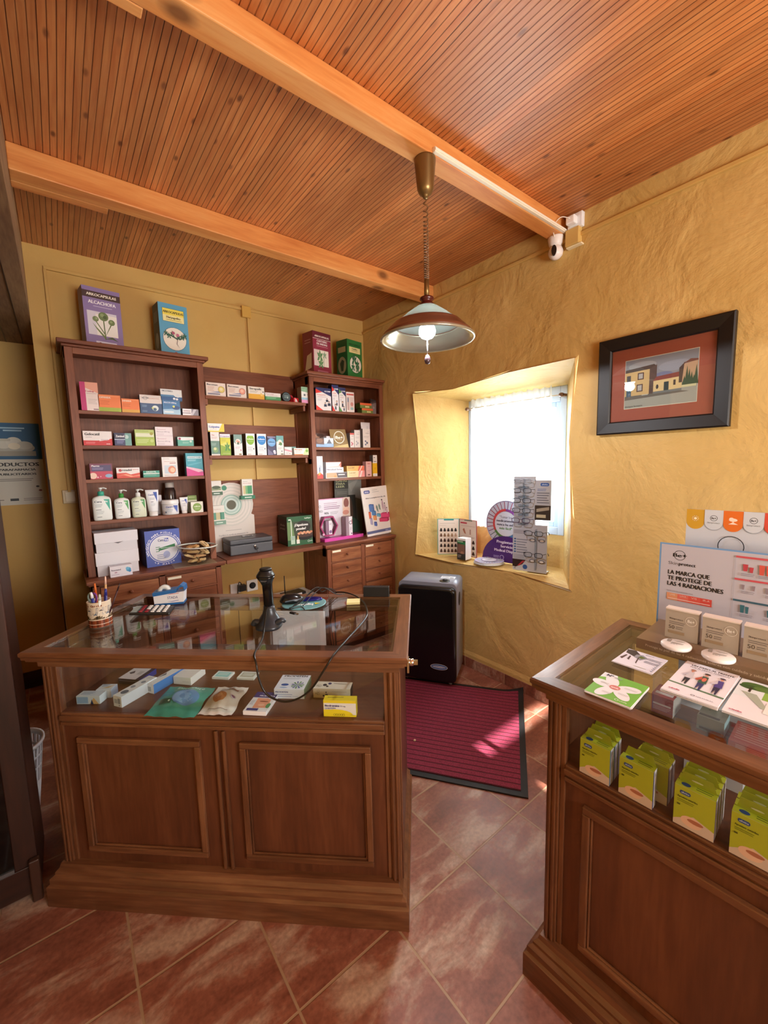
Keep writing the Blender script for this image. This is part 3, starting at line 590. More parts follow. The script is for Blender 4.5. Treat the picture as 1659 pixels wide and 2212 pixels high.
    # moulded top frame (mitred)
    m = MB(); g = 0.048; prof = [(0.012, 0.914), (0.012, 0.920), (0.004, 0.923), (0.004, 0.931), (0.0, 0.936), (0.0, 0.946), (0.004, 0.95), (g, 0.95), (g, 0.943), (g + 0.008, 0.943), (g + 0.008, 0.914)]
    def ring(p): q, z = p; return [(q, q, z), (W - q, q, z), (W - q, D - q, z), (q, D - q, z)]
    for p, q in zip(prof, prof[1:] + prof[:1]):
        A, B = ring(p), ring(q)
        for i in range(4):
            j = (i + 1) % 4; m.poly([A[i], A[j], B[j], B[i]], 'counter_wood_x' if i in (0, 2) else 'counter_wood_y')
    m.build('top_frame', t)
    m = MB(); m.box(g + 0.001, W - g - 0.001, g + 0.001, D - g - 0.001, 0.9435, 0.9495, 'glass'); m.build('glass_top', t)
    m = MB(); m.box(bx0 + 0.049, bx1 - 0.049, by0 + 0.020, by0 + 0.024, 0.712, 0.886, 'glass'); m.build('front_glass', t)
    return t
kk1 = counter('display_counter', 'glass-topped wooden counter with the barcode scanner and pen holder on it', 1)
kk2 = counter('display_counter', 'glass-topped wooden counter holding leaflets and green dressing boxes by the right wall', 2)
m = MB(); m.lathe([(0.0, 0), (0.011, 0), (0.011, 0.016), (0.008, 0.018), (0, 0.018)], 'chrome', 16, T=Matrix.Translation((KW + 0.0, 0.03, 0.925)) @ Matrix.Rotation(math.pi / 2, 4, 'Y')); m.box(KW - 0.003, KW + 0.003, 0.018, 0.044, 0.895, 0.938, 'chrome'); m.box(KW + 0.017, KW + 0.03, 0.024, 0.036, 0.919, 0.931, 'chrome')
m.build('lock', kk1)

# ------------------------------------------------------------------ wall furniture of reddish wood
def shelf_unit(x0, x1, zs, label, zb=0.921, zt=2.235):
    t = thing('shelf_unit', label, 'shelves', (x0, 0, zb), 0, 'tall open shelf units'); w = x1 - x0; T = zt - zb; pw = 0.038
    for a in (0, w - 0.02):
        m = MB(); m.box(a, a + 0.02, -0.262, -0.002, 0, T, 'hutch_wood_z')
        ex = -0.004 if a == 0 else 0.02
        for zz0, zz1 in ((0.0, 0.05), (T * 0.5 - 0.02, T * 0.5 + 0.02), (T - 0.06, T)): m.box(a + ex, a + ex + 0.004, -0.262, -0.002, zz0, zz1, 'hutch_wood_y')
        m.box(a + ex, a + ex + 0.004, -0.262, -0.22, 0, T, 'hutch_wood_z'); m.box(a + ex, a + ex + 0.004, -0.04, -0.002, 0, T, 'hutch_wood_z')
        m.build('side_panel', t)
    for a in (0, w - pw): m = MB(); m.box(a, a + pw, -0.28, -0.262, 0, T, 'hutch_wood_z'); m.build('front_post', t, bevel=0.002)
    m = MB(); m.box(0.02, w - 0.02, -0.012, -0.002, 0, T, 'hutch_wood_z'); m.build('back_panel', t)
    m = MB(); m.box(pw, w - pw, -0.28, -0.262, T - 0.035, T, 'hutch_wood_x'); m.build('head_rail', t, bevel=0.002)
    for z in zs: m = MB(); m.box(0.021, w - 0.021, -0.272, -0.013, z - zb - 0.021, z - zb, 'hutch_wood_x'); m.build('shelf', t, bevel=0.002)
    m = MB(); l = 0.03; r = 0.03 if x1 < -0.2 else 0.0
    m.box(-0.012, w + 0.012 * (r > 0), -0.292, -0.002, T, T + 0.014, 'hutch_wood_x'); m.box(-l, w + r, -0.31, -0.002, T + 0.014, T + 0.036, 'hutch_wood_x'); m.build('cornice', t, bevel=0.004)
    return t
shelf_unit(-2.238, -1.508, [1.892, 1.693, 1.4957, 1.249], 'tall open shelf unit on the left holding pump bottles and medicine boxes')
shelf_unit(-0.728, -0.004, [1.984, 1.690, 1.437], 'tall open shelf unit in the corner against the right wall')

def drawer_cabinet(x0, x1, label, zt=0.92, yf=-0.452):
    t = thing('drawer_cabinet', label, 'cabinet', (x0, 0, 0), 0, 'drawer cabinets under the shelf units'); w = x1 - x0
    m = MB(); z1 = zt - 0.03
    m.box(0, w, yf + 0.02, -0.02, 0.06, z1, 'hutch_wood_z'); m.box(0.01, w - 0.01, yf + 0.04, -0.02, 0.0, 0.06, 'dark_wood_x')
    for a in (0, w):
        e = -0.004 if a == 0 else 0.0
        if a == w and x1 > -0.1: continue
        m.box(a + e, a + e + 0.004, yf + 0.02, yf + 0.07, 0.06, z1, 'hutch_wood_z'); m.box(a + e, a + e + 0.004, -0.09, -0.02, 0.06, z1, 'hutch_wood_z'); m.box(a + e, a + e + 0.004, yf + 0.02, -0.02, z1 - 0.07, z1, 'hutch_wood_y')
    m.build('carcass', t)
    m = MB(); pw = 0.034; mid = w / 2
    for a, b_ in ((0, pw), (mid - 0.018, mid + 0.018), (w - pw, w)): m.box(a, b_, yf, yf + 0.02, 0.06, z1, 'hutch_wood_z')
    m.box(0, w, yf, yf + 0.02, z1 - 0.012, z1, 'hutch_wood_x'); m.box(0, w, yf, yf + 0.02, 0.06, 0.10, 'hutch_wood_x')
    rows = 7; ph = (z1 - 0.012 - 0.10) / rows
    for r in range(1, rows): m.box(pw, w - pw, yf + 0.001, yf + 0.02, 0.10 + ph * r - 0.005, 0.10 + ph * r + 0.005, 'hutch_wood_x')
    m.build('face_frame', t, bevel=0.0015)
    for r in range(rows):
        for (a, b_) in ((pw, mid - 0.018), (mid + 0.018, w - pw)):
            z0 = 0.10 + ph * r + 0.007; zz = 0.10 + ph * (r + 1) - 0.007
            m = MB(); m.box(a + 0.003, b_ - 0.003, yf - 0.002, yf + 0.016, z0, zz, 'drawer_wood_x'); d = m.build('drawer', t, bevel=0.002)
            m = MB(); m.lathe([(0.0, 0), (0.006, 0.0), (0.005, 0.006), (0.010, 0.012), (0.010, 0.018), (0.005, 0.022), (0, 0.022)], 'hutch_wood_z', 12, T=Matrix.Translation(((a + b_) / 2, yf - 0.002, (z0 + zz) / 2)) @ Matrix.Rotation(math.pi / 2, 4, 'X')); m.build('knob', d)
            if r == rows - 1 and (x0 > -1 or a > mid):
                m = MB(); m.box(a + 0.012, a + 0.09, yf - 0.0035, yf - 0.002, zz - 0.022, zz - 0.007, '#efe8d2:0.5'); m.build('paper_label', d)
    m = MB(); r = 0.022 if x1 < -0.2 else 0.0
    m.box(-0.02, w + r, yf - 0.018, -0.003, z1, z1 + 0.010, 'hutch_wood_x'); m.box(-0.028, w + r * 1.25, yf - 0.028, -0.003, z1 + 0.010, zt, 'hutch_wood_x'); m.build('top_board', t, bevel=0.004)
    return t
drawer_cabinet(-2.228, -1.510, 'drawer cabinet on the left under the pump bottle shelves', yf=-.375)
drawer_cabinet(-0.705, -0.016, 'drawer cabinet in the corner beside the black gas heater', yf=-.412)

# open middle: two short shelves with back boards, desk board with back board
def mid_shelf(z, zt, label):
    t = thing('wall_shelf', label, 'shelf', (-1.505, 0, z), 0, 'short shelves between the tall units')
    m = MB(); m.box(0.0, 0.744, -0.275, -0.002, -0.022, 0, 'hutch_wood_x'); m.build('shelf_board', t, bevel=0.002)
    m = MB(); m.box(0.0, 0.774, -0.016, -0.003, 0.0005, zt - z, 'hutch_wood_x'); m.build('back_board', t, bevel=0.002)
    for a in (0.0, 0.725): m = MB(); m.box(a, a + 0.018, -0.262, -0.03, -0.062, -0.0225, 'hutch_wood_y'); m.build('bracket', t, bevel=0.002)
mid_shelf(2.030, 2.272, 'upper short shelf between the tall units, with lozenge boxes')
mid_shelf(1.630, 1.868, 'lower short shelf between the tall units, with tall syrup boxes')
t = thing('desk_board', 'wooden desk board between the two drawer cabinets with grey cash box', 'desk', (-1.478, 0, 0.92))
m = MB(); m.box(-0.0, 0.742, -0.400, -0.003, -0.0275, 0, 'hutch_wood_x'); m.build('board', t, bevel=0.003)
m = MB(); m.box(-0.028, 0.745, -0.016, -0.003, 0.0005, 0.527, 'hutch_wood_x'); m.build('back_board', t, bevel=0.002)

# ------------------------------------------------------------------ white low cabinet under the desk, router, sockets
t = thing('low_cabinet', 'white low cabinet standing under the desk board', 'cabinet', (-1.20, 0, 0))
m = MB(); m.box(0, 0.466, -0.39, -0.02, 0, 0.50, '#e3e6ea:0.35'); m.build('cabinet_body', t, bevel=0.006)
m = MB(); m.box(0.01, 0.456, -0.405, -0.391, 0.02, 0.485, '#eceef0:0.35'); m.build('cabinet_door', t, bevel=0.004)
t = thing('router', 'black router with upright antenna on the white low cabinet', 'router', (-0.98, -0.17, 0.501), 0.1)
m = MB(); m.box(-0.01, 0.17, -0.06, 0.05, 0, 0.022, '#1b1c20:0.4'); m.build('router_body', t, bevel=0.004)
m = MB(); m.box(0.02, 0.13, -0.0605, -0.0585, 0.004, 0.018, '#dfe4ea:0.4'); m.build('router_label', t)
m = MB(); m.tube([(0.01, 0.0, 0.01), (0.01, 0.0, 0.17)], [0.0045, 0.0035], 'black_plastic'); m.build('antenna', t)
t = thing('wall_socket', 'white double wall socket under the desk with a black plug', 'socket', (-1.25, 0, 0.60))
m = MB(); m.box(-0.10, -0.02, -0.012, -0.0005, -0.04, 0.04, '#eeeeec:0.35'); m.build('socket_plate', t, bevel=0.004)
m = MB(); m.box(0.03, 0.12, -0.012, -0.0005, -0.045, 0.045, '#f2f2f0:0.35'); m.build('socket_plate', t, bevel=0.004)
m = MB(); m.lathe([(0.0, 0), (0.026, 0.0), (0.026, 0.004), (0.0, 0.004)], '#17181a:0.5', 20, T=Matrix.Translation((0.075, -0.012, 0)) @ Matrix.Rotation(math.pi / 2, 4, 'X')); m.build('socket_hole', t)
m = MB(); m.box(-0.045, 0.01, -0.055, -0.012, -0.02, 0.028, 'black_plastic'); m.tube([(-0.02, -0.04, 0.028), (-0.03, -0.05, 0.05), (-0.04, -0.03, 0.04), (-0.05, -0.02, -0.1), (-0.05, -0.02, -0.55)], 0.003, 'black_plastic', sub=4); m.build('black_plug', t, bevel=0.003)

# ------------------------------------------------------------------ floor mat
t = thing('floor_mat', 'maroon ribbed doormat with black rubber border between the counters', 'mat', (-0.762, -2.251, 0.0005), math.radians(34.9))
Wm, Lm = 0.915, 1.30
def mz(x, y):
    d = math.hypot(Wm - x, y); return 0.035 * max(0, 1 - d / 0.16) ** 2
def sheet(m, x0, x1, y0, y1, z, nx, ny, mat):
    vs = [(x0 + (x1 - x0) * i / nx, y0 + (y1 - y0) * j / ny) for j in range(ny + 1) for i in range(nx + 1)]
    top = [(x, y, z + mz(x, y)) for x, y in vs]; bot = [(x, y, max(0.0, z - 0.006 + mz(x, y) - 0.0)) for x, y in vs]; k = len(vs)
    f = []
    for j in range(ny):
        for i in range(nx):
            a = j * (nx + 1) + i; f.append((a, a + 1, a + nx + 2, a + nx + 1)); f.append((k + a, k + a + nx + 1, k + a + nx + 2, k + a + 1))
    for i in range(nx): a = i; f.append((a, k + a, k + a + 1, a + 1)); a = ny * (nx + 1) + i; f.append((a, a + 1, k + a + 1, k + a))
    for j in range(ny): a = j * (nx + 1); f.append((a, a + nx + 1, k + a + nx + 1, k + a)); a += nx; f.append((a, k + a, k + a + nx + 1, a + nx + 1))
    m.mesh(top + bot, f, mat, False)
m = MB(); b_ = 0.032
sheet(m, 0, Wm, 0, b_, 0.007, 30, 2, 'rubber'); sheet(m, 0, Wm, Lm - b_, Lm, 0.007, 30, 2, 'rubber'); sheet(m, 0, b_, b_, Lm - b_, 0.007, 2, 40, 'rubber'); sheet(m, Wm - b_, Wm, b_, Lm - b_, 0.007, 2, 40, 'rubber'); m.build('rubber_border', t)
m = MB(); sheet(m, b_, Wm - b_, b_, Lm - b_, 0.0105, 28, 40, 'ribbed_carpet'); m.build('carpet', t)
m = MB(); m.loft([(0, 0.006, 0.005, 2), (0.004, 0.008, 0.006, 2), (0.008, 0.004, 0.004, 2)], '#e2cfa2:0.6', 8); tag(m.build('crumb', None, (-0.899, -1.63, 0.012)), 'tiny pale crumb lying on the maroon doormat', 'crumb')

# ------------------------------------------------------------------ gas heater
t = thing('gas_heater', 'black and silver portable gas heater on wheels beside the window wall', 'heater', (-0.525, -1.062, 0.0), -1.0185)
hw, hd, hz0, hz1 = 0.405, 0.262, 0.05, 0.732
m = MB(); out = rrect(hw, hz1 - hz0, 0.03, 6, 0, hz0)
fr_ = [(a, 0.02, b_) for a, b_ in out]; bk_ = [(a, hd, b_) for a, b_ in out]; n = len(out)
m.mesh(fr_ + bk_, [(i, (i + 1) % n, n + (i + 1) % n, n + i) for i in range(n)], 'silver_paint', True); m.poly(bk_[::-1], 'silver_paint'); m.poly(fr_, 'silver_paint'); m.build('heater_body', t, fix=True)
m = MB(); out = rrect(hw, hz1 - hz0 - 0.012, 0.035, 6, 0, hz0 - 0.012)
secs = [(0.02, 0.0), (0.0, 0.0), (-0.012, 0.006), (-0.016, 0.02)]; rings = []
for y, ins in secs: rings.append([(hw / 2 + (a - hw / 2) * (1 - 2 * ins / hw), y, 0.385 + (b_ - 0.385) * (1 - 2 * ins / 0.68)) for a, b_ in out])
vs = [p for r in rings for p in r]; m.mesh(vs, [(q * n + i, q * n + (i + 1) % n, (q + 1) * n + (i + 1) % n, (q + 1) * n + i) for q in range(3) for i in range(n)], '#101114:0.22', True); m.poly(rings[-1], '#101114:0.22')
fp = m.build('front_panel', t, fix=True)
m = MB(); m.art((0.225, -0.0161, 0.12), (0.13, 0, 0), (0, 0, 0.06), [('e', .5, .5, .46, .34, '#e6ecf2:0.4'), ('e', .5, .5, .43, .30, '#2f63a8:0.4'), ('e', .5, .5, .36, .13, '#dfe9f3:0.4'), ('t', 'CAMPINGAZ', .5, .43, .14, '#2f63a8:0.4', 'cb', .62)]); m.build('oval_badge', t)
m = MB(); m.lathe([(0.036, 0.0), (0.036, 0.003), (0.030, 0.004), (0.0, 0.004)], '#17181b:0.4', 26, c=(0.315, 0.075, hz1)); m.lathe([(0.014, 0.004), (0.014, 0.014), (0.0, 0.014)], '#26282c:0.4', 18, c=(0.315, 0.075, hz1)); m.build('control_knob', t)
m = MB(); m.box(0.27, 0.37, 0.145, 0.20, hz1, hz1 + 0.0008, '#e9edf2:0.4'); m.art((0.27, 0.145, hz1 + 0.0008), (0.1, 0, 0), (0, 0.055, 0), [('l', .08, .75, .6, 4, .16, '#8a94a2'), ('r', .66, .12, .92, .4, '#31363d')]); m.build('instruction_sticker', t)
m = MB(); m.lathe([(0.0, 0), (0.032, 0), (0.032, 0.002), (0, 0.002)], '#0b0b0d:0.5', 22, T=Matrix.Translation((hw, 0.13, 0.60)) @ Matrix.Rotation(math.pi / 2, 4, 'Y') @ Matrix.Diagonal((1.5, 1, 1, 1))); m.build('grip_hole', t)
for (cx, cy) in ((0.045, 0.03), (0.36, 0.03), (0.045, 0.22), (0.36, 0.22)):
    m = MB(); m.lathe([(0.0, -0.009), (0.017, -0.009), (0.019, -0.005), (0.019, 0.005), (0.017, 0.009), (0, 0.009)], '#9aa0a8:0.4', 16, T=Matrix.Translation((cx, cy, 0.0325)) @ Matrix.Rotation(math.pi / 2, 4, 'Y')); m.box(cx - 0.012, cx + 0.012, cy - 0.006, cy + 0.006, 0.034, 0.052, 'black_plastic'); m.build('wheel', t)

# ------------------------------------------------------------------ pendant lamp
LX, LY = -1.033, -1.907
t = thing('pendant_lamp', 'brass and wood pendant lamp with opal shade hanging from the near beam', 'lamp', (LX, LY, 2.07))
Z = lambda z: z - 2.07
m = MB(); m.lathe([(0.0, Z(2.7685)), (0.043, Z(2.7685)), (0.0435, Z(2.762)), (0.036, Z(2.68)), (0.033, Z(2.655)), (0.026, Z(2.640)), (0.016, Z(2.634)), (0.012, Z(2.628)), (0.007, Z(2.62)), (0.0, Z(2.62))], 'bronze', 30); m.build('canopy', t)
m = MB(); pts = []; zt, zb, turns = 2.625, 2.305, 25
for i in range(turns * 10 + 1):
    u = i / (turns * 10); w = u ** 0.62 ; z = zt - (zt - zb) * w
    a = 2 * math.pi * i / 10; pts.append((0.0088 * math.cos(a), 0.0088 * math.sin(a), Z(z)))
m.tube(pts, 0.0026, '#7e5836:0.35:0.4', 5); m.build('coiled_cord', t)
m = MB(); m.lathe([(0.0, Z(2.305)), (0.010, Z(2.305)), (0.011, Z(2.235)), (0.0, Z(2.235))], 'bronze', 16); m.build('stem', t)
m = MB(); m.lathe([(0.0, Z(2.242)), (0.014, Z(2.241)), (0.028, Z(2.234)), (0.030, Z(2.227)), (0.024, Z(2.222)), (0.022, Z(2.216)), (0.030, Z(2.208)), (0.036, Z(2.202)), (0.036, Z(2.199)), (0.0, Z(2.199))], '#4e1714:0.25', 28); m.build('wooden_collar', t)
m = MB(); m.lathe([(0.033, Z(2.199)), (0.045, Z(2.196)), (0.088, Z(2.166)), (0.137, Z(2.127)), (0.139, Z(2.121)), (0.133, Z(2.122)), (0.085, Z(2.160)), (0.042, Z(2.189)), (0.031, Z(2.192)), (0.033, Z(2.199))], 'opal_glass', 48); m.build('opal_shade', t)
m = MB(); m.lathe([(0.133, Z(2.126)), (0.142, Z(2.128)), (0.149, Z(2.121)), (0.160, Z(2.108)), (0.166, Z(2.105)), (0.182, Z(2.088)), (0.186, Z(2.086)), (0.195, Z(2.073)), (0.191, Z(2.070)), (0.176, Z(2.084)), (0.156, Z(2.104)), (0.140, Z(2.119)), (0.133, Z(2.120)), (0.133, Z(2.126))], '#6b3d2a:0.3', 56); m.build('wooden_ring', t)
m = MB(); m.lathe([(0.190, Z(2.074)), (0.199, Z(2.071)), (0.201, Z(2.064)), (0.197, Z(2.060)), (0.191, Z(2.062)), (0.186, Z(2.068)), (0.179, Z(2.067)), (0.174, Z(2.075)), (0.167, Z(2.076)), (0.158, Z(2.090)), (0.150, Z(2.096)), (0.145, Z(2.107)), (0.136, Z(2.114)), (0.133, Z(2.119)), (0.137, Z(2.1185)), (0.156, Z(2.103)), (0.176, Z(2.083)), (0.190, Z(2.074))], '#a8a290:0.25:0.5', 56); m.build('rippled_rim', t)
m = MB(); m.lathe([(0.0, Z(2.19)), (0.016, Z(2.19)), (0.016, Z(2.135)), (0.0, Z(2.135))], '#cfcfc8:0.4', 16); m.build('bulb_holder', t)
m = MB(); m.loft([(Z(2.135), 0.012, 0.012, 2), (Z(2.127), 0.022, 0.022, 2), (Z(2.115), 0.032, 0.032, 2), (Z(2.10), 0.036, 0.036, 2), (Z(2.085), 0.034, 0.034, 2), (Z(2.072), 0.024, 0.024, 2), (Z(2.066), 0.010, 0.010, 2)], 'bulb_glow', 24); m.build('bulb', t)
m = MB(); m.tube([(0.0, 0.0, Z(2.066)), (0.0, 0.0, Z(1.995))], 0.0028, '#c8ccd2:0.2:0.9', 6); m.lathe([(0.0, Z(2.004)), (0.007, Z(2.000)), (0.012, Z(1.988)), (0.013, Z(1.978)), (0.010, Z(1.966)), (0, Z(1.962))], '#5c4a50:0.25:0.5', 18); m.build('pull_handle', t)
ll = lamp('pendant_bulb_light', 'SPOT', (LX, LY, 2.055), 34, (0.97, 0.97, 1.0), direction=(0, 0, -1)); ll.data.spot_size = math.radians(178); ll.data.spot_blend = 0.05; ll.data.shadow_soft_size = 0.03
lamp('pendant_inner_glow', 'POINT', (LX, LY, 2.10), 2.6, (0.88, 0.96, 1.0), 0.03)

# ------------------------------------------------------------------ camera, socket box, cable cover on the near beam
t = thing('security_camera', 'white dome security camera under the near beam', 'camera', (-0.03, -1.905, 2.768)); t.scale = (1.12, 1.12, 1.12)
m = MB(); m.lathe([(0.0, 0), (0.037, 0.0), (0.038, -0.006), (0.033, -0.034), (0.026, -0.045), (0.0, -0.045)], '#e9e2de:0.4', 28); m.build('camera_base', t)
T = Matrix.Translation((-0.004, -0.002, -0.072)) @ Matrix.Rotation(math.radians(20), 4, 'Y')
m = MB(); m.loft([(-0.035, 0.004, 0.004, 2), (-0.032, 0.014, 0.014, 2), (-0.022, 0.027, 0.027, 2), (-0.008, 0.034, 0.034, 2), (0.008, 0.034, 0.034, 2), (0.022, 0.028, 0.028, 2), (0.034, 0.016, 0.016, 2)], '#efe8e5:0.35', 28, T=T); m.build('camera_head', t)
d_ = Vector((-0.86, -0.5, -0.06)).normalized(); c0 = Vector((-0.004, -0.002, -0.072)) + d_ * 0.0335; u_ = Vector((0, 0, 1)).cross(d_).normalized(); v_ = d_.cross(u_)
m = MB(); m.plate(c0 + d_ * 0.002 - u_ * 0.013, u_, v_, d_, [(0.012 * math.cos(a * math.pi / 8) + 0.005, 0.024 * math.sin(a * math.pi / 8)) for a in range(16)], 0.016, '#0d0a0c:0.15'); m.build('lens_window', t)
m = MB(); m.box(-1.03, -0.012, -1.962, -1.9456, 2.771, 2.790, '#efe3cf:0.45'); m.box(-1.03, -0.012, -1.966, -1.962, 2.776, 2.786, '#f3e9d8:0.45'); tag(m.build('cable_cover', None, bevel=0.002), 'white plastic cable cover running along the near beam', 'cable cover')
t = thing('junction_box', 'cream junction box with white charger plugged above it on the right wall', 'junction box', (-0.001, -2.0, 2.70))
m = MB(); m.box(-0.04, 0, -0.038, 0.036, -0.01, 0.072, '#d8b46a:0.45'); m.box(-0.03, 0, -0.05, 0.036, -0.018, -0.01, '#efe2bd:0.45'); m.build('cover_box', t, bevel=0.003)
m = MB(); m.box(-0.03, 0, -0.05, 0.03, 0.072, 0.145, '#eff1f5:0.35'); m.build('white_socket', t, bevel=0.004)
m = MB(); m.box(-0.07, -0.03, -0.028, 0.02, 0.085, 0.125, '#f7f7f8:0.3'); m.build('charger', t, bevel=0.006)
m = MB(); m.tube([(-0.07, -0.004, 0.11), (-0.10, 0.03, 0.12), (-0.10, 0.07, 0.09), (-0.06, 0.085, 0.05), (-0.03, 0.09, 0.055)], 0.0022, '#f3ecdf:0.4', sub=6); m.build('charger_cable', t)

# ------------------------------------------------------------------ framed painting
t = thing('framed_painting', 'dark framed watercolour of yellow village houses on the right wall', 'painting', (-0.002, -2.445, 1.907))
y0, y1, z0, z1 = 0.284, -0.276, -0.240, 0.240    # left edge is +y seen from the room
m = MB(); fw = 0.062
prof = [(0.0, 0.0), (0.0, -0.028), (0.006, -0.032), (fw - 0.006, -0.026), (fw, -0.020), (fw, 0.0)]
def fring(q, x): return [(x, y0 - q, z0 + q), (x, y1 + q, z0 + q), (x, y1 + q, z1 - q), (x, y0 - q, z1 - q)]
for p, q in zip(prof, prof[1:]):
    A, B = fring(*p), fring(*q)
    for i in range(4): j = (i + 1) % 4; m.poly([A[i], A[j], B[j], B[i]], '#0d0605:0.5')
m.build('picture_frame', t)
m = MB(); m.box(-0.010, -0.004, y1 + fw - 0.004, y0 - fw + 0.004, z0 + fw - 0.004, z1 - fw + 0.004, '#a5503e:0.6')
m.build('mount_board', t)
m = MB(); py0, py1, pz0, pz1 = 0.158, -0.151, -0.118, 0.121
U = (0, py1 - py0, 0); V = (0, 0, pz1 - pz0)
sky = '#8f8d9c:0.6'; wal = '#d9b47e:0.6'; sha = '#4f4a50:0.6'; roof = '#8c3c33:0.6'
items = [('r', 0, 0, 1, 1, '#e8e2d4:0.6'), ('r', .006, .28, .994, .99, sky), ('e', .25, .85, .2, .08, '#a8a4b0:0.6'), ('e', .7, .75, .22, .1, '#9c9aac:0.6'), ('e', .55, .58, .14, .08, '#7a7aa0:0.6'),
 ('r', .006, .01, .994, .30, '#a8a5a0:0.6'), ('p', [(.006, .18), (.9, .22), (.6, .30), (.006, .30)], '#6c625e:0.6'),
 ('p', [(.006, .26), (.006, .74), (.41, .76), (.41, .26)], wal), ('p', [(.006, .74), (.0061, .80), (.42, .84), (.45, .80), (.41, .76)], '#4a2f2a:0.6'), ('p', [(.36, .26), (.36, .76), (.46, .82), (.46, .45), (.41, .26)], '#5a3d38:0.6'),
 ('r', .03, .55, .09, .68, sha), ('r', .19, .57, .28, .71, '#553430:0.6'), ('r', .205, .59, .265, .69, '#b9b2b4:0.6'), ('r', .18, .33, .27, .48, '#553430:0.6'), ('r', .195, .35, .255, .46, '#b9b2b4:0.6'), ('r', .03, .25, .10, .47, '#3f5a74:0.6'),
 ('p', [(.42, .28), (.42, .50), (.80, .52), (.80, .30)], '#e6c896:0.6'), ('p', [(.41, .50), (.46, .58), (.77, .61), (.81, .52)], roof), ('r', .565, .28, .63, .455, '#28343a:0.6'), ('e', .475, .38, .018, .045, '#3c2b2e:0.6'), ('r', .69, .37, .72, .47, '#3c2b2e:0.6'), ('r', .42, .25, .80, .29, '#77787c:0.6'),
 ('p', [(.76, .4), (.76, .68), (.83, .78), (.83, .4)], '#4c3430:0.6'), ('p', [(.80, .4), (.82, .74), (.99, .78), (.99, .4)], '#c99e80:0.6'), ('p', [(.79, .73), (.90, .82), (.994, .80), (.994, .77), (.83, .75)], '#7a4438:0.6')]
for i, xx in enumerate((.83, .86, .89, .92, .95, .975)): items.append(('p', [(xx - .03, .34), (xx, .52 + .06 * ((i * 3) % 4)), (xx + .03, .34)], '#2e4a34:0.6'))
items += [('r', .80, .30, .985, .345, '#d8cfa8:0.6'), ('r', .26, .245, .35, .262, '#c8c4c0:0.6'), ('t', 'Antigua farmacia', .02, .03, .035, '#4a4444')]
m.art((-0.0102, py0, pz0), U, V, items, 0.00012); m.build('watercolour', t)
m = MB(); m.box(-0.0165, -0.0145, y1 + fw - 0.004, y0 - fw + 0.004, z0 + fw - 0.004, z1 - fw + 0.004, 'glass'); m.build('glazing', t)

# ------------------------------------------------------------------ left side: poster, glazed cabinet, basket
t = tag(MB().box(-2.72, -2.402, 0.596, 0.5985, 1.325, 1.885, '#d2cdc0:0.45').art((-2.72, 0.596, 1.325), (0.318, 0, 0), (0, 0, 0.56), [
 ('r', 0, .56, 1, 1, '#1d5c86:0.5'), ('l', .2, .93, .75, 1, .05, '#9cc4dc'), ('l', .4, .90, .7, 1, .05, '#9cc4dc'),
 ('e', .55, .70, .34, .07, '#b9b9ae:0.5'), ('e', .38, .74, .13, .05, '#d9d7cb:0.5'), ('e', .55, .77, .13, .06, '#e0ded2:0.5'), ('e', .72, .73, .14, .05, '#cfcdc0:0.5'), ('e', .55, .72, .10, .04, '#efe6cf:0.5'), ('r', .05, .78, .5, .81, '#c9c5b6:0.5'), ('r', .2, .60, .9, .66, '#a39d8e:0.5'),
 ('t', 'PRODUCTOS', .5, .475, .045, '#1c1a18:0.5', 'cb', .84), ('t', 'DE PARAFARMACIA', .5, .42, .026, '#1c1a18:0.5', 'cb', .72), ('t', 'Y PUBLICITARIOS', .5, .365, .026, '#1c1a18:0.5', 'cb', .72),
 ('l', .2, .315, .8, 2, .02, '#6c675e'), ('e', .86, .22, .03, .012, '#2a2a2a'), ('e', .90, .17, .03, .012, '#7a2f2a'), ('r', .38, .05, .52, .08, '#16161a'), ('l', .12, .06, .28, 1, .03, '#8a857a'), ('l', .6, .07, .92, 2, .02, '#8a857a')]).build('wall_poster'),
 'blue and white poster reading PRODUCTOS DE PARAFARMACIA in the dim side passage', 'poster')
t = thing('glazed_cabinet', 'dark wooden cabinet with black glass door at the left edge', 'cabinet', (-3.12, -1.36, 0))
m = MB(); m.box(0, 0.612, 0.02, 0.30, 0.0, 1.95, 'dark_wood_z'); m.build('cabinet_body', t, bevel=0.004)
m = MB(); m.box(0.0, 0.612, -0.004, 0.0195, 0.02, 0.13, 'dark_wood_x'); m.box(0.548, 0.612, -0.002, 0.0195, 0.13, 1.93, 'dark_wood_z'); m.box(0.0, 0.06, -0.002, 0.0195, 0.13, 1.93, 'dark_wood_z'); m.box(0.06, 0.548, -0.002, 0.0195, 1.85, 1.93, 'dark_wood_x')
d = m.build('cabinet_door', t, bevel=0.003)
m = MB(); m.box(0.06, 0.548, 0.004, 0.010, 0.13, 1.85, '#050506:0.08'); m.build('door_glass', d)
m = MB(); m.box(0.06, 0.548, -0.004, 0.004, 0.130, 0.142, '#8f959c:0.3:0.8'); m.build('metal_strip', d)
m = MB(); m.box(0.588, 0.618, -0.028, -0.005, 0.0, 0.16, '#3e2418:0.4'); m.build('corner_foot', t, bevel=0.004)

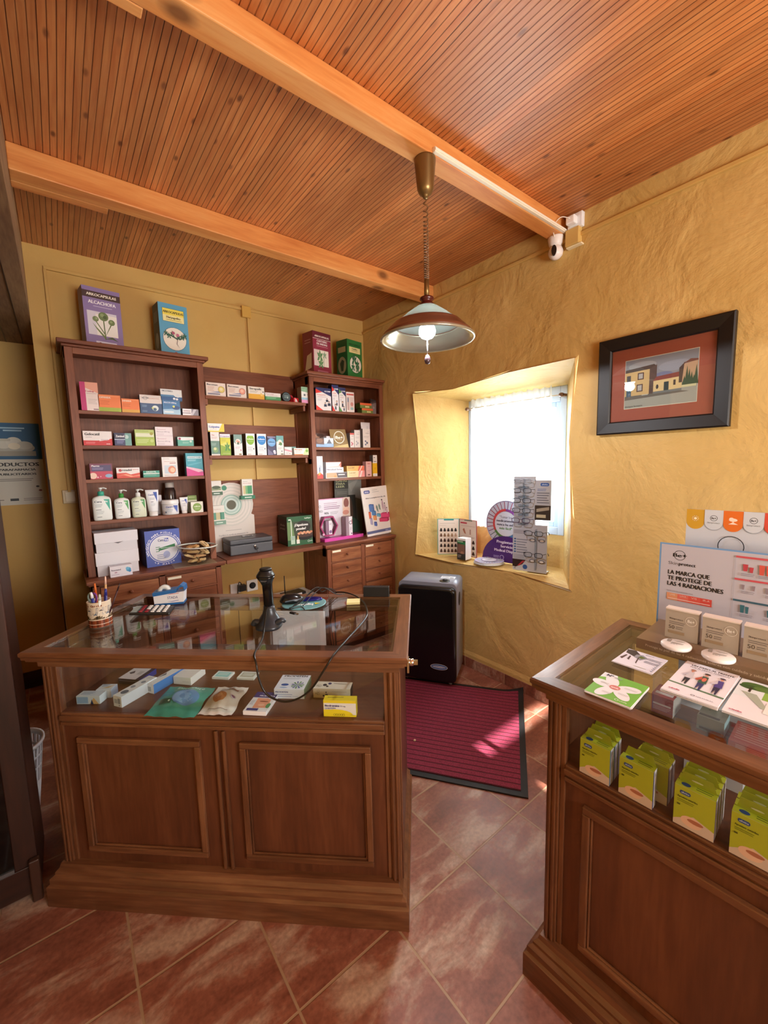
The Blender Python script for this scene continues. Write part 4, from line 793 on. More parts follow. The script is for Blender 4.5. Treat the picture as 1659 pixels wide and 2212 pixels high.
t = thing('waste_basket', 'white plastic slatted waste basket on the floor at far left', 'basket', (-2.615, -0.83, 0.0))
m = MB(); R0, R1, hB = 0.088, 0.128, 0.335
m.lathe([(0.0, 0.004), (R0, 0.004), (R0 + 0.018, 0.15), (R0 + 0.015, 0.15), (R0 - 0.004, 0.007), (0.0, 0.007)], '#dfe0e6:0.4', 36)
rr = lambda z: R0 + (R1 - R0) * z / hB
m.lathe([(rr(.315), 0.315), (rr(.335) + 0.006, 0.326), (rr(.335) + 0.006, 0.337), (rr(.335) - 0.003, 0.337), (rr(.315) - 0.003, 0.315), (rr(.315), 0.315)], '#e6e6ea:0.4', 36)
for zz in (0.21, 0.265): m.lathe([(rr(zz), zz), (rr(zz) + 0.002, zz + 0.012), (rr(zz) - 0.002, zz + 0.012), (rr(zz) - 0.004, zz), (rr(zz), zz)], '#dfe0e6:0.4', 36)
for i in range(36):
    a = 2 * math.pi * i / 36; c_, s_ = math.cos(a), math.sin(a); w_ = 0.0066
    P = []
    for z in (0.148, 0.318):
        r = rr(z); P += [(c_ * r - s_ * w_, s_ * r + c_ * w_, z), (c_ * r + s_ * w_, s_ * r - c_ * w_, z), (c_ * (r - 0.003) + s_ * w_, s_ * (r - 0.003) - c_ * w_, z), (c_ * (r - 0.003) - s_ * w_, s_ * (r - 0.003) + c_ * w_, z)]
    m.mesh(P, [(0, 1, 5, 4), (1, 2, 6, 5), (2, 3, 7, 6), (3, 0, 4, 7)], '#dfe0e6:0.4')
m.build('basket_body', t)
# ------------------------------------------------------------------ printed boxes
def product(name, x0, x1, z0, z1, label, base, art=(), cat='box', group=None, yf=-0.262, d=0.05, rz=0.0, side=None, k=0, tart=(), lart=(), Y=None, top=None):
    """box whose front faces -y; x0..x1 and z0..z1 as read on the shelf; k=1/2: X, Y in counter coordinates"""
    w, h = x1 - x0, z1 - z0
    m = MB(); side = side or base
    m.poly([(-w/2, 0, 0), (w/2, 0, 0), (w/2, 0, h), (-w/2, 0, h)], base)
    for q in ([(w/2, d, 0), (-w/2, d, 0), (-w/2, d, h), (w/2, d, h)], [(-w/2, d, 0), (-w/2, 0, 0), (-w/2, 0, h), (-w/2, d, h)], [(w/2, 0, 0), (w/2, d, 0), (w/2, d, h), (w/2, 0, h)], [(-w/2, d, 0), (w/2, d, 0), (w/2, 0, 0), (-w/2, 0, 0)]): m.poly(q, side)
    m.poly([(-w/2, 0, h), (w/2, 0, h), (w/2, d, h), (-w/2, d, h)], top or (base if tart else side))
    if art: m.art((-w/2, 0, 0), (w, 0, 0), (0, 0, h), art)
    if tart: m.art((-w/2, 0, h), (w, 0, 0), (0, d, 0), tart)
    if lart: m.art((-w/2, d, 0), (0, -d, 0), (0, 0, h), lart)
    if k:
        o = m.build(name, None, kf(k, (x0 + x1) / 2, Y, z0), (K1a if k == 1 else K2a) + rz)
    else: o = m.build(name, None, ((x0 + x1) / 2, yf, z0), rz)
    return tag(o, label, cat, group)
W_ = '#e9e6e4'
def leaf(u, v, s, col, stem=True):
    its = []
    for a in (90, 30, 150, 210, 330):
        ca, sa = math.cos(math.radians(a)), math.sin(math.radians(a))
        its.append(('p', [(u, v), (u + s * (ca * .55 - sa * .28), v + s * (sa * .55 + ca * .28)), (u + s * ca * 1.15, v + s * sa * 1.15), (u + s * (ca * .55 + sa * .28), v + s * (sa * .55 - ca * .28))], col))
    return its

# four big herbal capsule boxes on top of the units
G = 'big herbal capsule boxes on top of the shelf units'
product('display_box', -2.125, -1.935, 2.272, 2.607, 'tall purple herbal capsule box with artichoke drawing on top of the left unit', '#8d78a8', [
 ('r', 0, .82, 1, .93, '#4a3431'), ('t', 'ARKOCAPSULAS', .5, .855, .045, '#f3ecdd', 'cb', .78), ('t', 'ALCACHOFA', .5, .725, .055, '#f4f0f4', 'cb', .72), ('l', .26, .68, .76, 1, .03, '#c9bdd6'),
 ('r', .08, .2, .86, .6, '#d8d2dd'), ('r', .3, .2, .86, .56, '#efe9e2'), ('p', [(.5, .14), (.53, .14), (.51, .5), (.48, .5)], '#5c6b3c'), ('p', [(.5, .18), (.52, .2), (.72, .42), (.70, .44)], '#5c6b3c'), ('p', [(.5, .22), (.5, .25), (.28, .46), (.26, .45)], '#5c6b3c'), ('p', [(.2, .4), (.3, .3), (.5, .15), (.5, .2)], '#6f7f4c'), ('p', [(.5, .15), (.7, .2), (.86, .13), (.7, .16)], '#4c5b34'),
 ('c', .50, .53, .075, '#6d7d4f'), ('c', .47, .55, .03, '#8f9e70'), ('c', .54, .52, .03, '#4d5e3a'), ('c', .29, .47, .045, '#76865a'), ('c', .31, .48, .02, '#9aa77c'), ('c', .71, .45, .05, '#6d7d4f'), ('c', .70, .46, .02, '#93a274'),
 ('r', .25, .02, .8, .1, '#d9cfe0'), ('c', .36, .06, .022, '#8c3f4a'), ('t', 'Arkopharma', .45, .035, .035, '#4a3a55', 'b', .32)], yf=-.20, d=.11, rz=.13, side='#74618f', group=G)
product('display_box', -1.735, -1.560, 2.272, 2.598, 'tall light blue herbal capsule box with yellow label on top of the left unit', '#5fa3c4', [
 ('r', .13, .66, .88, .91, '#2a3b4a'), ('r', .14, .665, .87, .905, '#f1dc5a'), ('r', .14, .665, .87, .785, '#f4e9a6'), ('t', 'ARKOCAPSULAS', .505, .82, .045, '#3a3426', 'cb', .70), ('t', 'Harpagofito', .505, .725, .04, '#3a3426', 'cb', .48), ('l', .25, .69, .78, 1, .03, '#a89a52'),
 ('c', .5, .34, .222, '#37526a'), ('c', .5, .34, .215, '#efe6d8'), ('p', [(.12, .42), (.3, .40), (.55, .34), (.9, .38), (.55, .37), (.3, .43)], '#3f5a4c')] + sum([leaf(u, v, .07, '#2e5f50') for u, v in ((.2, .42), (.3, .38), (.42, .42), (.62, .37), (.75, .38), (.85, .41))], []) + [('c', .45, .45, .03, '#b05a78'), ('c', .6, .42, .03, '#c06a8a'), ('p', [(.58, .34), (.6, .34), (.56, .25), (.66, .16), (.54, .25)], '#5a3f3a'), ('c', .5, .06, .03, '#9a4a52')], yf=-.20, d=.12, rz=.10, side='#2c3f4c', group=G, lart=[('e', .5, .3, .25, .15, '#8fa3a8'), ('r', .2, .65, .8, .85, '#556a75')])
product('display_box', -.655, -.470, 2.272, 2.602, 'tall dark red herbal capsule box on top of the corner unit', '#932f45', [
 ('r', 0, .84, 1, 1, '#6e2434'), ('t', 'ARKOCAPSULAS', .5, .875, .04, '#f0e4d8', 'cb', .78), ('r', 0, .83, 1, .84, '#e6d6cc'), ('t', 'CASTAÑO', .5, .765, .045, '#f4eeee', 'cb', .56), ('t', 'DE INDIAS', .5, .70, .045, '#f4eeee', 'cb', .58), ('l', .2, .66, .82, 1, .03, '#d59aa8'),
 ('r', .04, .2, .84, .58, '#e2cfc8'), ('r', .3, .2, .84, .58, '#eee3d4'), ('p', [(.55, .2), (.57, .2), (.6, .5), (.58, .5)], '#5f7a50')] + leaf(.36, .42, .16, '#5c8a58') + leaf(.4, .24, .14, '#5c8a58') + leaf(.62, .46, .1, '#8aa888') + [('r', .2, .03, .8, .1, '#b87484'), ('t', 'arkopharma', .5, .045, .035, '#6e2434', 'c', .45)], yf=-.215, d=.13, rz=.17, side='#7c2a38', group=G, lart=[('p', [(.15, .1), (.8, .15), (.85, .5), (.4, .45)], '#c9bda0'), ('l', .2, .8, .8, 2, .06, '#a87a80')])
product('display_box', -.335, -.158, 2.272, 2.590, 'tall green herbal capsule box with leaf drawing on top of the corner unit', '#2f7a3c', [
 ('t', 'ARKOCAPSULAS', .5, .86, .045, '#16361c', 'cb', .74), ('r', .13, .67, .88, .82, '#f0e3a4'), ('t', 'Camilina', .5, .755, .035, '#4a4226', 'cb', .34), ('l', .3, .72, .7, 1, .03, '#a89a62'), ('c', .54, .38, .225, '#16361c'), ('c', .54, .38, .215, '#eee7da'), ('p', [(.53, .2), (.55, .2), (.57, .5), (.55, .5)], '#7a6a4a')] + leaf(.45, .48, .17, '#1f6440') + leaf(.66, .38, .13, '#1f6440') + leaf(.35, .28, .12, '#256b46') + leaf(.66, .25, .11, '#256b46') + [('p', [(.4, .0), (.5, .06), (.6, .0)], '#8a5a62')], yf=-.215, d=.13, rz=.2, side='#235a2e', group=G, lart=[('e', .5, .35, .38, .22, '#97906c'), ('r', .15, .68, .85, .82, '#a8a070'), ('p', [(.4, .2), (.6, .2), (.7, .45), (.5, .5), (.3, .4)], '#3d4a30')])

# left unit, first shelf
G = 'boxes on the top shelf of the left unit'; z = 1.8925
product('medicine_box', -2.184, -2.098, z, 2.053, 'tall white and magenta box at the left end of the top shelf', '#ead9d2', [('r', 0, 0, .3, 1, '#c0286e'), ('p', [(.3, 1), (1, 1), (1, .62), (.3, .80)], '#e8a48c'), ('t', 'Casling', .3, .66, .05, '#b3224a', 'b', .45), ('l', .34, .6, .9, 1, .03, '#a86a72'), ('l', .4, .4, .9, 5, .04, '#b9a8a4'), ('r', .66, .04, .95, .07, '#7a5560')], group=G, side='#d9cfc8')
for i, (a, b_, zz, lb) in enumerate([(-2.101, -1.990, 1.989, 'larger orange box with lime stripe on the top shelf of the left unit'), (-1.986, -1.893, 1.974, 'smaller orange box beside its twin on the top shelf of the left unit')]):
    product('medicine_box', a, b_, z, zz, lb, '#ea7a3a', [('r', 0, 0, 1, .24 if i == 0 else .22, '#9cae2c' if i == 0 else '#d9a23a'), ('t', 'EXPANSUL', .06, .78, .1, '#f6e6d2', 'b', .5), ('l', .06, .62, .5, 4, .07, '#c65a22'), ('r', .05, .90, .95, .93, '#f2a26c')], group=G, side='#c9602c')
product('medicine_box', -1.889, -1.768, z, 2.005, 'white and navy box with pill picture beside the smaller orange box', '#2d4a74', [('r', 0, .56, 1, 1, '#e4dad6'), ('c', .1, .66, .11, '#e4dad6'), ('r', .1, .55, .85, .8, '#e4dad6'), ('o', .25, .83, .1, .15, '#8a8c90'), ('t', 'NICOTIN', .1, .8, .07, '#6b6f78', 'b', .3), ('t', 'bucodispersable', .42, .8, .05, '#d08060', '', .46), ('l', .08, .42, .3, 2, .07, '#8fb0cf'), ('e', .68, .3, .15, .15, '#dbe3e2'), ('e', .66, .24, .08, .08, '#2b5572'), ('c', .56, .31, .05, '#cdd68a'), ('l', .08, .14, .3, 2, .06, '#7c98b8')], group=G, side='#3c5580')
product('medicine_box', -1.764, -1.662, z, 1.980, 'light blue box with capsule picture under the white and blue box', '#7fb0d2', [('r', 0, 0, 1, .35, '#a8cbe0'), ('p', [(0, .35), (0, 1), (1, 1), (1, .5)], '#3f78ab'), ('t', 'MUCOS 600mg', .08, .8, .1, '#dfeaf4', 'b', .7), ('e', .75, .5, .22, .14, '#20487a'), ('c', .62, .58, .08, '#dce37a'), ('r', .08, .14, .6, .22, '#f2f6fa'), ('l', .08, .68, .5, 2, .07, '#2c5a8c')], group=G, side='#5d86ab')
product('medicine_box', -1.771, -1.647, 1.9805, 2.050, 'white and blue box lying on top of the light blue box', '#e9ecef', [('r', 0, 0, 1, .34, '#2c5f96'), ('p', [(0, .34), (0, .5), (.6, .5), (.7, .34)], '#4f86b5'), ('t', 'NICOTINELL', .08, .78, .12, '#5d6a7c', 'b', .5), ('c', .8, .46, .16, '#dfe8ef'), ('e', .62, .18, .06, .1, '#e8edf2'), ('e', .75, .14, .06, .1, '#e8edf2')], group=G, side='#cfd6dd')
product('medicine_box', -1.650, -1.552, z, 1.934, 'small white and grey box at the right end of the top shelf', '#e6e2e4', [('r', .55, 0, 1, 1, '#8d8792'), ('p', [(.5, 0), (.7, 1), (.9, 1), (.62, 0)], '#c9c4cc'), ('l', .06, .72, .5, 2, .16, '#8d5a5e'), ('r', 0, .3, .5, .38, '#3a2f38')], group=G, side='#4f4248')
product('medicine_box', -1.640, -1.560, z, 1.950, 'dark brown box standing behind the small white and grey box', '#54383a', [('r', .1, .8, .6, .95, '#8a5a4c')], group=G, yf=-.17, side='#3c2a2c')

# second shelf
G = 'boxes on the second shelf of the left unit'; z = 1.6935
product('medicine_box', -2.192, -2.052, z, 1.776, 'broad white and red box with black title at the left end of the second shelf', '#eee6e4', [('r', 0, 0, 1, .34, '#cf1f26'), ('p', [(.5, .34), (1, .34), (1, .48)], '#cf1f26'), ('t', 'Gelocatil', .06, .70, .18, '#1d1a1c', 'b', .50), ('l', .08, .56, .3, 1, .06, '#8a8488'), ('p', [(.55, .3), (.55, .46), (.9, .56), (.9, .40)], '#f4eeee'), ('l', .6, .42, .86, 2, .07, '#b08f92'), ('l', .08, .2, .4, 2, .08, '#e88a8c'), ('r', .78, .08, .92, .13, '#f0c8c8')], group=G, side='#d9d2cf')
product('medicine_box', -2.040, -1.952, z, 1.768, 'navy and teal box with white lettering on the second shelf', '#2b2f5c', [('r', .62, 0, 1, 1, '#6fa39c'), ('e', .72, .7, .12, .16, '#b7d3cd'), ('e', .3, .74, .34, .24, '#12163c'), ('t', 'Zaminol', .08, .66, .18, '#f2f4f8', 'b', .5), ('r', 0, .46, .62, .52, '#c5d2e0'), ('l', .12, .38, .55, 3, .1, '#8c92c0')], group=G, side='#2a2c50')
for i, (za, zb) in enumerate(((z, 1.744), (1.7445, 1.792))):
    product('medicine_box', -1.932, -1.826, za, zb, ['bottom green box of the stacked pair on the second shelf', 'top green and white box of the stacked pair on the second shelf'][i], '#a8c04c' if i == 0 else '#b4c66a', ([('l', .08, .7, .7, 3, .18, '#dbe6a4'), ('c', .85, .6, .2, '#c4d67c')] if i == 0 else [('r', .04, .08, .96, .55, '#dfe2c4'), ('l', .08, .8, .7, 1, .1, '#6f8430'), ('c', .85, .5, .2, '#a8a03c')]), group=G, side='#9ab044')
for i, (za, zb) in enumerate(((z, 1.754), (1.7545, 1.812))):
    product('medicine_box', -1.819, -1.720, za, zb, ['bottom white box of the plain stacked pair on the second shelf', 'top white box of the plain stacked pair on the second shelf'][i], '#e9dfe2', [('t', 'Paracetamol', .1, .68, .13, '#b67a94', '', .5), ('t', 'Normon 650 mg', .1, .42, .13, '#7c5a78', '', .72), ('l', .1, .26, .5, 2, .1, '#c9b7c2'), ('r', 0, .05, 1, .08, '#c5a8bc')], group=G, side='#dcd3d6')
product('medicine_box', -1.694, -1.597, z, 1.753, 'white and sea green box alone at the right of the second shelf', '#57a996', [('p', [(0, .95), (0, .7), (.3, .6), (1, .66), (1, .95)], '#efeceb'), ('c', .14, .78, .13, '#8f2f5c'), ('r', .3, .72, .9, .8, '#d6cfd2'), ('c', .82, .5, .12, '#cfe3d8'), ('l', .3, .4, .7, 2, .12, '#a8d8cb')], group=G, side='#4a8f80')

# third shelf
G = 'boxes on the third shelf of the left unit'; z = 1.4962
product('medicine_box', -2.176, -2.066, z, 1.587, 'crimson box with a round face picture at the left of the third shelf', '#c22e50', [('r', 0, .5, 1, 1, '#7a2c4c'), ('r', .08, .52, .94, .9, '#4a3a68'), ('t', 'Pharma', .08, .8, .11, '#f0e8ee', 'b', .35), ('l', .1, .7, .6, 2, .08, '#a79ac0'), ('c', .12, .22, .2, '#efcdb8'), ('e', .82, .2, .17, .12, '#8fb4d8'), ('c', .32, .12, .05, '#efc0c8'), ('c', .45, .16, .04, '#e8a0b0')], group=G, side='#8c2440')
product('medicine_box', -2.046, -1.924, z, 1.560, 'white box with red wavy bottom and red dot on the third shelf', '#efe8e6', [('p', [(0, 0), (0, .48), (.4, .52), (.6, .35), (1, .5), (1, 0)], '#d8402e'), ('p', [(0, .22), (.4, .4), (.7, .2), (1, .3), (1, .2), (.6, .1), (.3, .3)], '#f09a7a'), ('c', .16, .75, .13, '#b3222c'), ('t', 'renadol', .24, .68, .2, '#1d181a', 'b', .40), ('l', .68, .8, .95, 1, .1, '#c45a4c')], group=G, side='#b8443a')
product('medicine_box', -1.906, -1.815, z, 1.538, 'flat green and white box in the middle of the third shelf', '#2f8f78', [('r', .02, .5, 1, .62, '#e8efec'), ('t', 'DIGESTIL', .2, .72, .2, '#d6efe6', 'b', .6), ('l', .1, .3, .8, 1, .12, '#8fd0bc')], group=G, side='#2a7563')
product('medicine_box', -1.797, -1.707, z, 1.622, 'tall white box with an orange glow picture on the third shelf', '#efeae8', [('t', 'Diclofenaco', .2, .72, .06, '#a8757c', 'c', .6) if False else ('t', 'Desloratadina', .18, .76, .045, '#a86a52', '', .7), ('r', .5, .68, .9, .71, '#a03a34'), ('l', .1, .9, .5, 1, .04, '#8c92a0'), ('r', .14, .16, .9, .58, '#c9d6e0'), ('e', .62, .35, .25, .2, '#d98a6a'), ('e', .66, .34, .15, .12, '#f0c8a8'), ('r', .1, .06, .9, .1, '#c2bcbc')], group=G, side='#e2dcda')
product('medicine_box', -1.654, -1.549, z, 1.647, 'tall turquoise and pink box at the right of the third shelf', '#3a9fb2', [('p', [(0, 0), (0, .36), (.7, .16), (1, .18), (1, 0)], '#d43c8c'), ('p', [(0, .42), (.9, .28), (1, .2), (.7, .16), (0, .36)], '#e9b8cf'), ('r', .1, .76, .95, .86, '#cfe9ee'), ('t', 'ENANTYUM', .13, .785, .045, '#2a6a80', 'b', .75), ('p', [(.1, .5), (.9, .62), (.9, .56), (.1, .44)], '#57b4c4'), ('l', .1, .7, .6, 2, .05, '#a9dbe4')], group=G, side='#2e7f90')

# pump bottles, tubes and jar on the fourth shelf
z = 1.2495; G = 'white pump bottles on the fourth shelf'
def pump_bottle(x0, x1, zb, zt, label, cap, body, tri):
    w = (x1 - x0) / 2; h = zb - z; t = thing('pump_bottle', label, 'bottle', ((x0 + x1) / 2, -.232, z), 0, G); dy = w * .52
    m = MB(); m.loft([(0, w * .9, dy * .9, 4), (.004, w * .97, dy * .97, 4), (.012, w, dy, 4.5), (h * .78, w, dy, 4.5), (h * .86, w * .97, dy * .97, 4), (h * .93, w * .84, dy * .85, 3), (h * .97, w * .55, dy * .7, 2.4), (h, w * .32, w * .32, 2)], body, 32)
    m.art((-w * .8, -dy * 1.002, .008), (w * 1.6, 0, 0), (0, 0, h * .80), [('p', [(.62, 1), (1, 1), (1, .42)], tri), ('t', 'Cera', .02, .84, .10, '#2a3a52', 'b', .46), ('t', 'Ve', .66, .84, .10, '#f2f6f6', 'b', .2), ('l', .05, .74, .52, 3, .06, '#9aa4aa'), ('r', .08, .46, .42, .485, '#3c4650'), ('l', .1, .38, .6, 3, .055, '#b0b8bc'), ('r', .12, .1, .42, .125, '#4a545c')])
    m.build('bottle_body', t)
    m = MB(); m.lathe([(0, h - .001), (w * .34, h - .001), (w * .34, h + .022), (w * .24, h + .026), (0, h + .026)], cap, 20); m.build('pump_collar', t)
    m = MB(); m.lathe([(0, h + .026), (.004, h + .026), (.004, zt - z - .012), (.009, zt - z - .012), (.010, zt - z - .002), (0, zt - z - .002)], '#eef0ee:0.35', 14); m.tube([(0, 0, zt - z - .006), (.016, -.006, zt - z - .004), (.030, -.012, zt - z - .010)], [.005, .003], '#eef0ee:0.35', 8); m.build('pump_head', t)
pump_bottle(-2.182, -2.086, 1.397, 1.447, 'largest white pump bottle with teal collar, leftmost on the fourth shelf', '#3fae94:0.4', '#e6ece9:0.35', '#43b49a')
pump_bottle(-2.071, -1.992, 1.378, 1.428, 'white pump bottle with grass green collar', '#3c9a3c:0.4', '#e8eceb:0.35', '#4ea85a')
pump_bottle(-1.981, -1.903, 1.378, 1.427, 'pale cream pump bottle with white collar and green triangle', '#e9ebea:0.4', '#d5dcc4:0.35', '#4ea85a')
def squeeze_tube(x0, x1, zt, label, col, art, yb=-.235, zb=None, capc='#eceae8:0.4', group='squeeze tubes on the shelves'):
    zb = z if zb is None else zb; w = (x1 - x0) / 2; h = zt - zb; t = thing('squeeze_tube', label, 'tube', ((x0 + x1) / 2, yb, zb), 0, group)
    m = MB(); m.loft([(0, w * .62, w * .5, 2.2), (.003, w * .66, w * .52, 2.2), (h * .17, w * .66, w * .52, 2.2)], capc, 24); m.build('cap', t)
    m = MB(); m.loft([(h * .171, w * .66, w * .5, 2.2), (h * .2, w * .72, w * .52, 2.2), (h * .6, w * .88, w * .34, 2.4), (h * .93, w * .98, w * .06, 3), (h, w, .002, 4)], col, 28)
    o = Vector((-w * .55, -w * .54, h * .24)); U = Vector((w * 1.1, 0, 0)); V = Vector((0, w * .42, h * .64)); m.art(o, U, V, art, .0006); m.build('tube_body', t)
squeeze_tube(-1.902, -1.826, 1.417, 'white tube with blue triangle standing beside the pump bottles', '#e8eaef:0.35', [('p', [(.62, 1.05), (1.15, 1.05), (1.08, .45)], '#2f56b4'), ('t', 'CeraVe', -.05, .84, .10, '#2a4a9a', 'b', .9), ('l', .1, .68, .8, 2, .07, '#9aa4b4'), ('r', .2, .45, .55, .48, '#3c4658'), ('l', .2, .36, .8, 3, .06, '#b0b8c4')])
squeeze_tube(-1.706, -1.655, 1.357, 'small white tube with blue triangle at the right of the fourth shelf', '#e8eaef:0.35', [('p', [(.62, 1.0), (1.1, 1.0), (1.05, .5)], '#2f56b4'), ('t', 'CeraVe', 0, .8, .1, '#2a4a9a', 'b', .9), ('l', .1, .6, .8, 4, .09, '#a4acb8')])
t = thing('cream_jar', 'white cream jar with blue triangle on the fourth shelf', 'jar', (-1.763, -.225, z))
m = MB(); m.lathe([(0, 0), (.046, 0), (.049, .004), (.049, .068), (0, .068)], '#e9eaee:0.35', 36)
for j in range(9):
    a0 = -math.pi / 2 - .62 + j * .155 - .02; a1 = a0 + .155
m.art((-.034, -.0495, .008), (.068, 0, 0), (0, 0, .055), [('p', [(.62, .95), (1, .95), (.95, .1)], '#2f56b4'), ('t', 'CeraVe', .0, .70, .2, '#2a4a9a', 'b', .62), ('l', .05, .5, .6, 3, .14, '#9aa4b4'), ('r', -.1, .1, .02, .3, '#2a3048')], .0006); m.build('jar_body', t)
m = MB(); m.lathe([(0, .0685), (.051, .0685), (.052, .072), (.052, .092), (.049, .096), (0, .096)], '#f0f0f2:0.35', 36); m.build('jar_lid', t)
t = thing('capsule_bottle', 'dark brown bottle with white cap standing behind the cream jar', 'bottle', (-1.739, -.125, z))
m = MB(); m.lathe([(0, 0), (.034, 0), (.036, .004), (.036, .145), (.030, .165), (.024, .172), (0, .172)], '#3a2a26:0.12', 28); m.build('bottle_body', t)
m = MB(); m.lathe([(0, .1725), (.027, .1725), (.027, .205), (0, .205)], '#d9d2ce:0.4', 24); m.build('bottle_cap', t)
product('product_box', -1.832, -1.795, z, 1.375, 'plain white box standing behind the tube and the jar', '#e0dbe0', [], yf=-.14, d=.04)
product('soap_box', -1.644, -1.568, z, 1.322, 'white box with olive green round label at the right of the fourth shelf', '#e6e6d8', [('c', .5, .5, .38, '#6f8f3a'), ('c', .5, .5, .35, '#7fa046'), ('t', 'oliva', .5, .52, .12, '#e6ecd0', 'cb', .5), ('l', .3, .4, .7, 2, .1, '#b9cc8c')], d=.06, side='#dcdccb')
product('soap_box', -1.645, -1.588, z, 1.362, 'green and cream box standing behind the round label box', '#dfe2c8', [('r', 0, .72, 1, 1, '#7f9c48'), ('l', .1, .88, .8, 1, .06, '#dfe8b8')], yf=-.19, d=.05, side='#cfd6b4')

# cabinet top of the left unit
z = .9205; G = 'white lidded cardboard boxes stacked on the left cabinet'
for i, (za, zb, dx) in enumerate(((z, 1.062, 0), (1.0625, 1.181, .004))):
    t = thing('storage_box', ['lower white cardboard box of the stack on the left cabinet', 'upper white cardboard box of the stack on the left cabinet'][i], 'box', (-2.086 + dx, -.30, za), .04, G); h = zb - za
    m = MB(); m.box(-.106, .106, .002, .15, 0, h * .55, '#dedce2:0.5'); m.build('box_base', t)
    m = MB(); m.box(-.111, .111, -.002, .155, h * .45, h, '#e6e4ea:0.5')
    if i: m.art((-.111, -.002, h * .45), (.222, 0, 0), (0, 0, h * .55), [('p', [(.42, .02), (.52, -.12), (.66, .05), (.55, .0)], '#6d6870'), ('l', .46, .0, .62, 1, .05, '#3a3840')])
    m.build('box_lid', t, bevel=.001)
product('medicine_box', -2.137, -2.024, z, .984, 'small white box with blue drop in front of the white cardboard boxes', '#ece8f0', [('t', 'Paracetamol', .06, .58, .14, '#3a3a5c', 'b', .42), ('t', '650', .2, .36, .12, '#a03a72', 'b', .1), ('l', .06, .2, .4, 1, .1, '#a8a0b8'), ('c', .83, .55, .2, '#4fa3cf'), ('c', .78, .66, .14, '#6fb8da'), ('c', .88, .4, .12, '#3a8fc4')], yf=-.372, d=.05, rz=.06, side='#dcd8e2')
def arc_text(txt, cu, cv, r, a0, a1, h, col, ur):
    its = []; n = len(txt)
    for i, ch in enumerate(txt):
        if ch == ' ': continue
        a = math.radians(a0 + (a1 - a0) * i / (n - 1)); its.append(('t', ch, cu + r * ur * math.cos(a), cv + r * math.sin(a) - h / 2, h, col, 'cb'))
    return its
product('cream_box', -1.930, -1.725, z, 1.155, 'blue box with white round print standing on the left cabinet', '#4e62b4', [('c', .52, .48, .40, '#e8ecf6'), ('c', .52, .48, .385, '#4e62b4'), ('c', .52, .48, .36, '#dfe1ea'), ('t', 'Cera', .36, .68, .07, '#2a3a72', 'b', .16), ('r', .54, .67, .66, .76, '#2f4aa8'), ('t', 'Ve', .55, .68, .07, '#eef2f6', 'b', .1), ('p', [(.36, .42), (.36, .50), (.84, .58), (.84, .50)], '#2f7a4c'), ('l', .42, .485, .8, 1, .03, '#dff0e4'), ('l', .28, .52, .4, 3, .06, '#6f9a84'), ('l', .3, .3, .62, 3, .05, '#8c96b8'), ('e', .58, .3, .1, .1, '#a9b4dc')] + arc_text('PROTOCOLO PARA PIELES DIABETICAS', .52, .48, .445, 200, -15, .05, '#e8ecf6', 1.1) + arc_text('LA MARCA', .52, .48, .44, 235, 300, .045, '#e8ecf6', 1.1), yf=-.248, d=.15, rz=.05, side='#2a2f52')
product('paper_sheet', -1.80, -1.545, z, z + .002, 'brown kraft sheet under the glass bowl on the left cabinet', '#9c8468', [], cat='paper', yf=-.41, d=.20, rz=-.06)
t = thing('glass_bowl', 'clear glass bowl of wrapped caramels on the left cabinet', 'bowl', (-1.655, -.364, z + .0025))
m = MB(); m.lathe([(0, 0), (.045, 0), (.05, .004), (.075, .03), (.095, .07), (.118, .112), (.122, .118), (.117, .119), (.112, .112), (.091, .073), (.071, .034), (.045, .008), (0, .006)], 'bowl_glass', 44, T=Matrix.Rotation(.05, 4, 'Y')); m.build('bowl_glass', t)
m = MB(); m.lathe([(.112, .115), (.122, .116), (.124, .120), (.118, .123), (.112, .120), (.112, .115)], '#dfe3de:0.15', 44, T=Matrix.Rotation(.05, 4, 'Y')); m.build('bowl_rim', t)
random.seed(3)
for i, (dx, dy, dz) in enumerate([(-.03, -.02, .02), (.03, -.02, .02), (0, .03, .022), (-.045, .01, .048), (.03, .03, .05), (.01, -.03, .05), (-.02, 0, .075), (.045, -.01, .075), (-.06, -.03, .10), (.0, .01, .10), (.05, .0, .115), (-.03, -.04, .118)]):
    m = MB(); T = Matrix.Rotation(random.uniform(0, 3.1), 4, 'Z') @ Matrix.Rotation(random.uniform(-.6, .6), 4, 'Y')
    c_ = ['#dcb885:0.4', '#e6c796:0.4', '#c9965f:0.4'][i % 3]
    m.box(-.024, .024, -.014, .014, 0, .015, c_, T)
    m.box(-.036, -.024, -.013, .013, .002, .010, c_, T); m.box(.024, .036, -.013, .013, .002, .010, c_, T)
    m.art(T @ Vector((-.024, -.014, .0153)), T.to_3x3() @ Vector((.048, 0, 0)), T.to_3x3() @ Vector((0, .028, 0)), [('r', .05, .2, .95, .8, '#e6c79a'), ('t', 'Halls', .12, .3, .42, '#33301c', 'b', .6)])
    tag(m.build('wrapped_caramel', None, (-1.655 + dx, -.364 + dy, z + .004 + dz)), 'tan wrapped caramel in the clear glass bowl', 'caramel', 'wrapped caramels in the glass bowl')

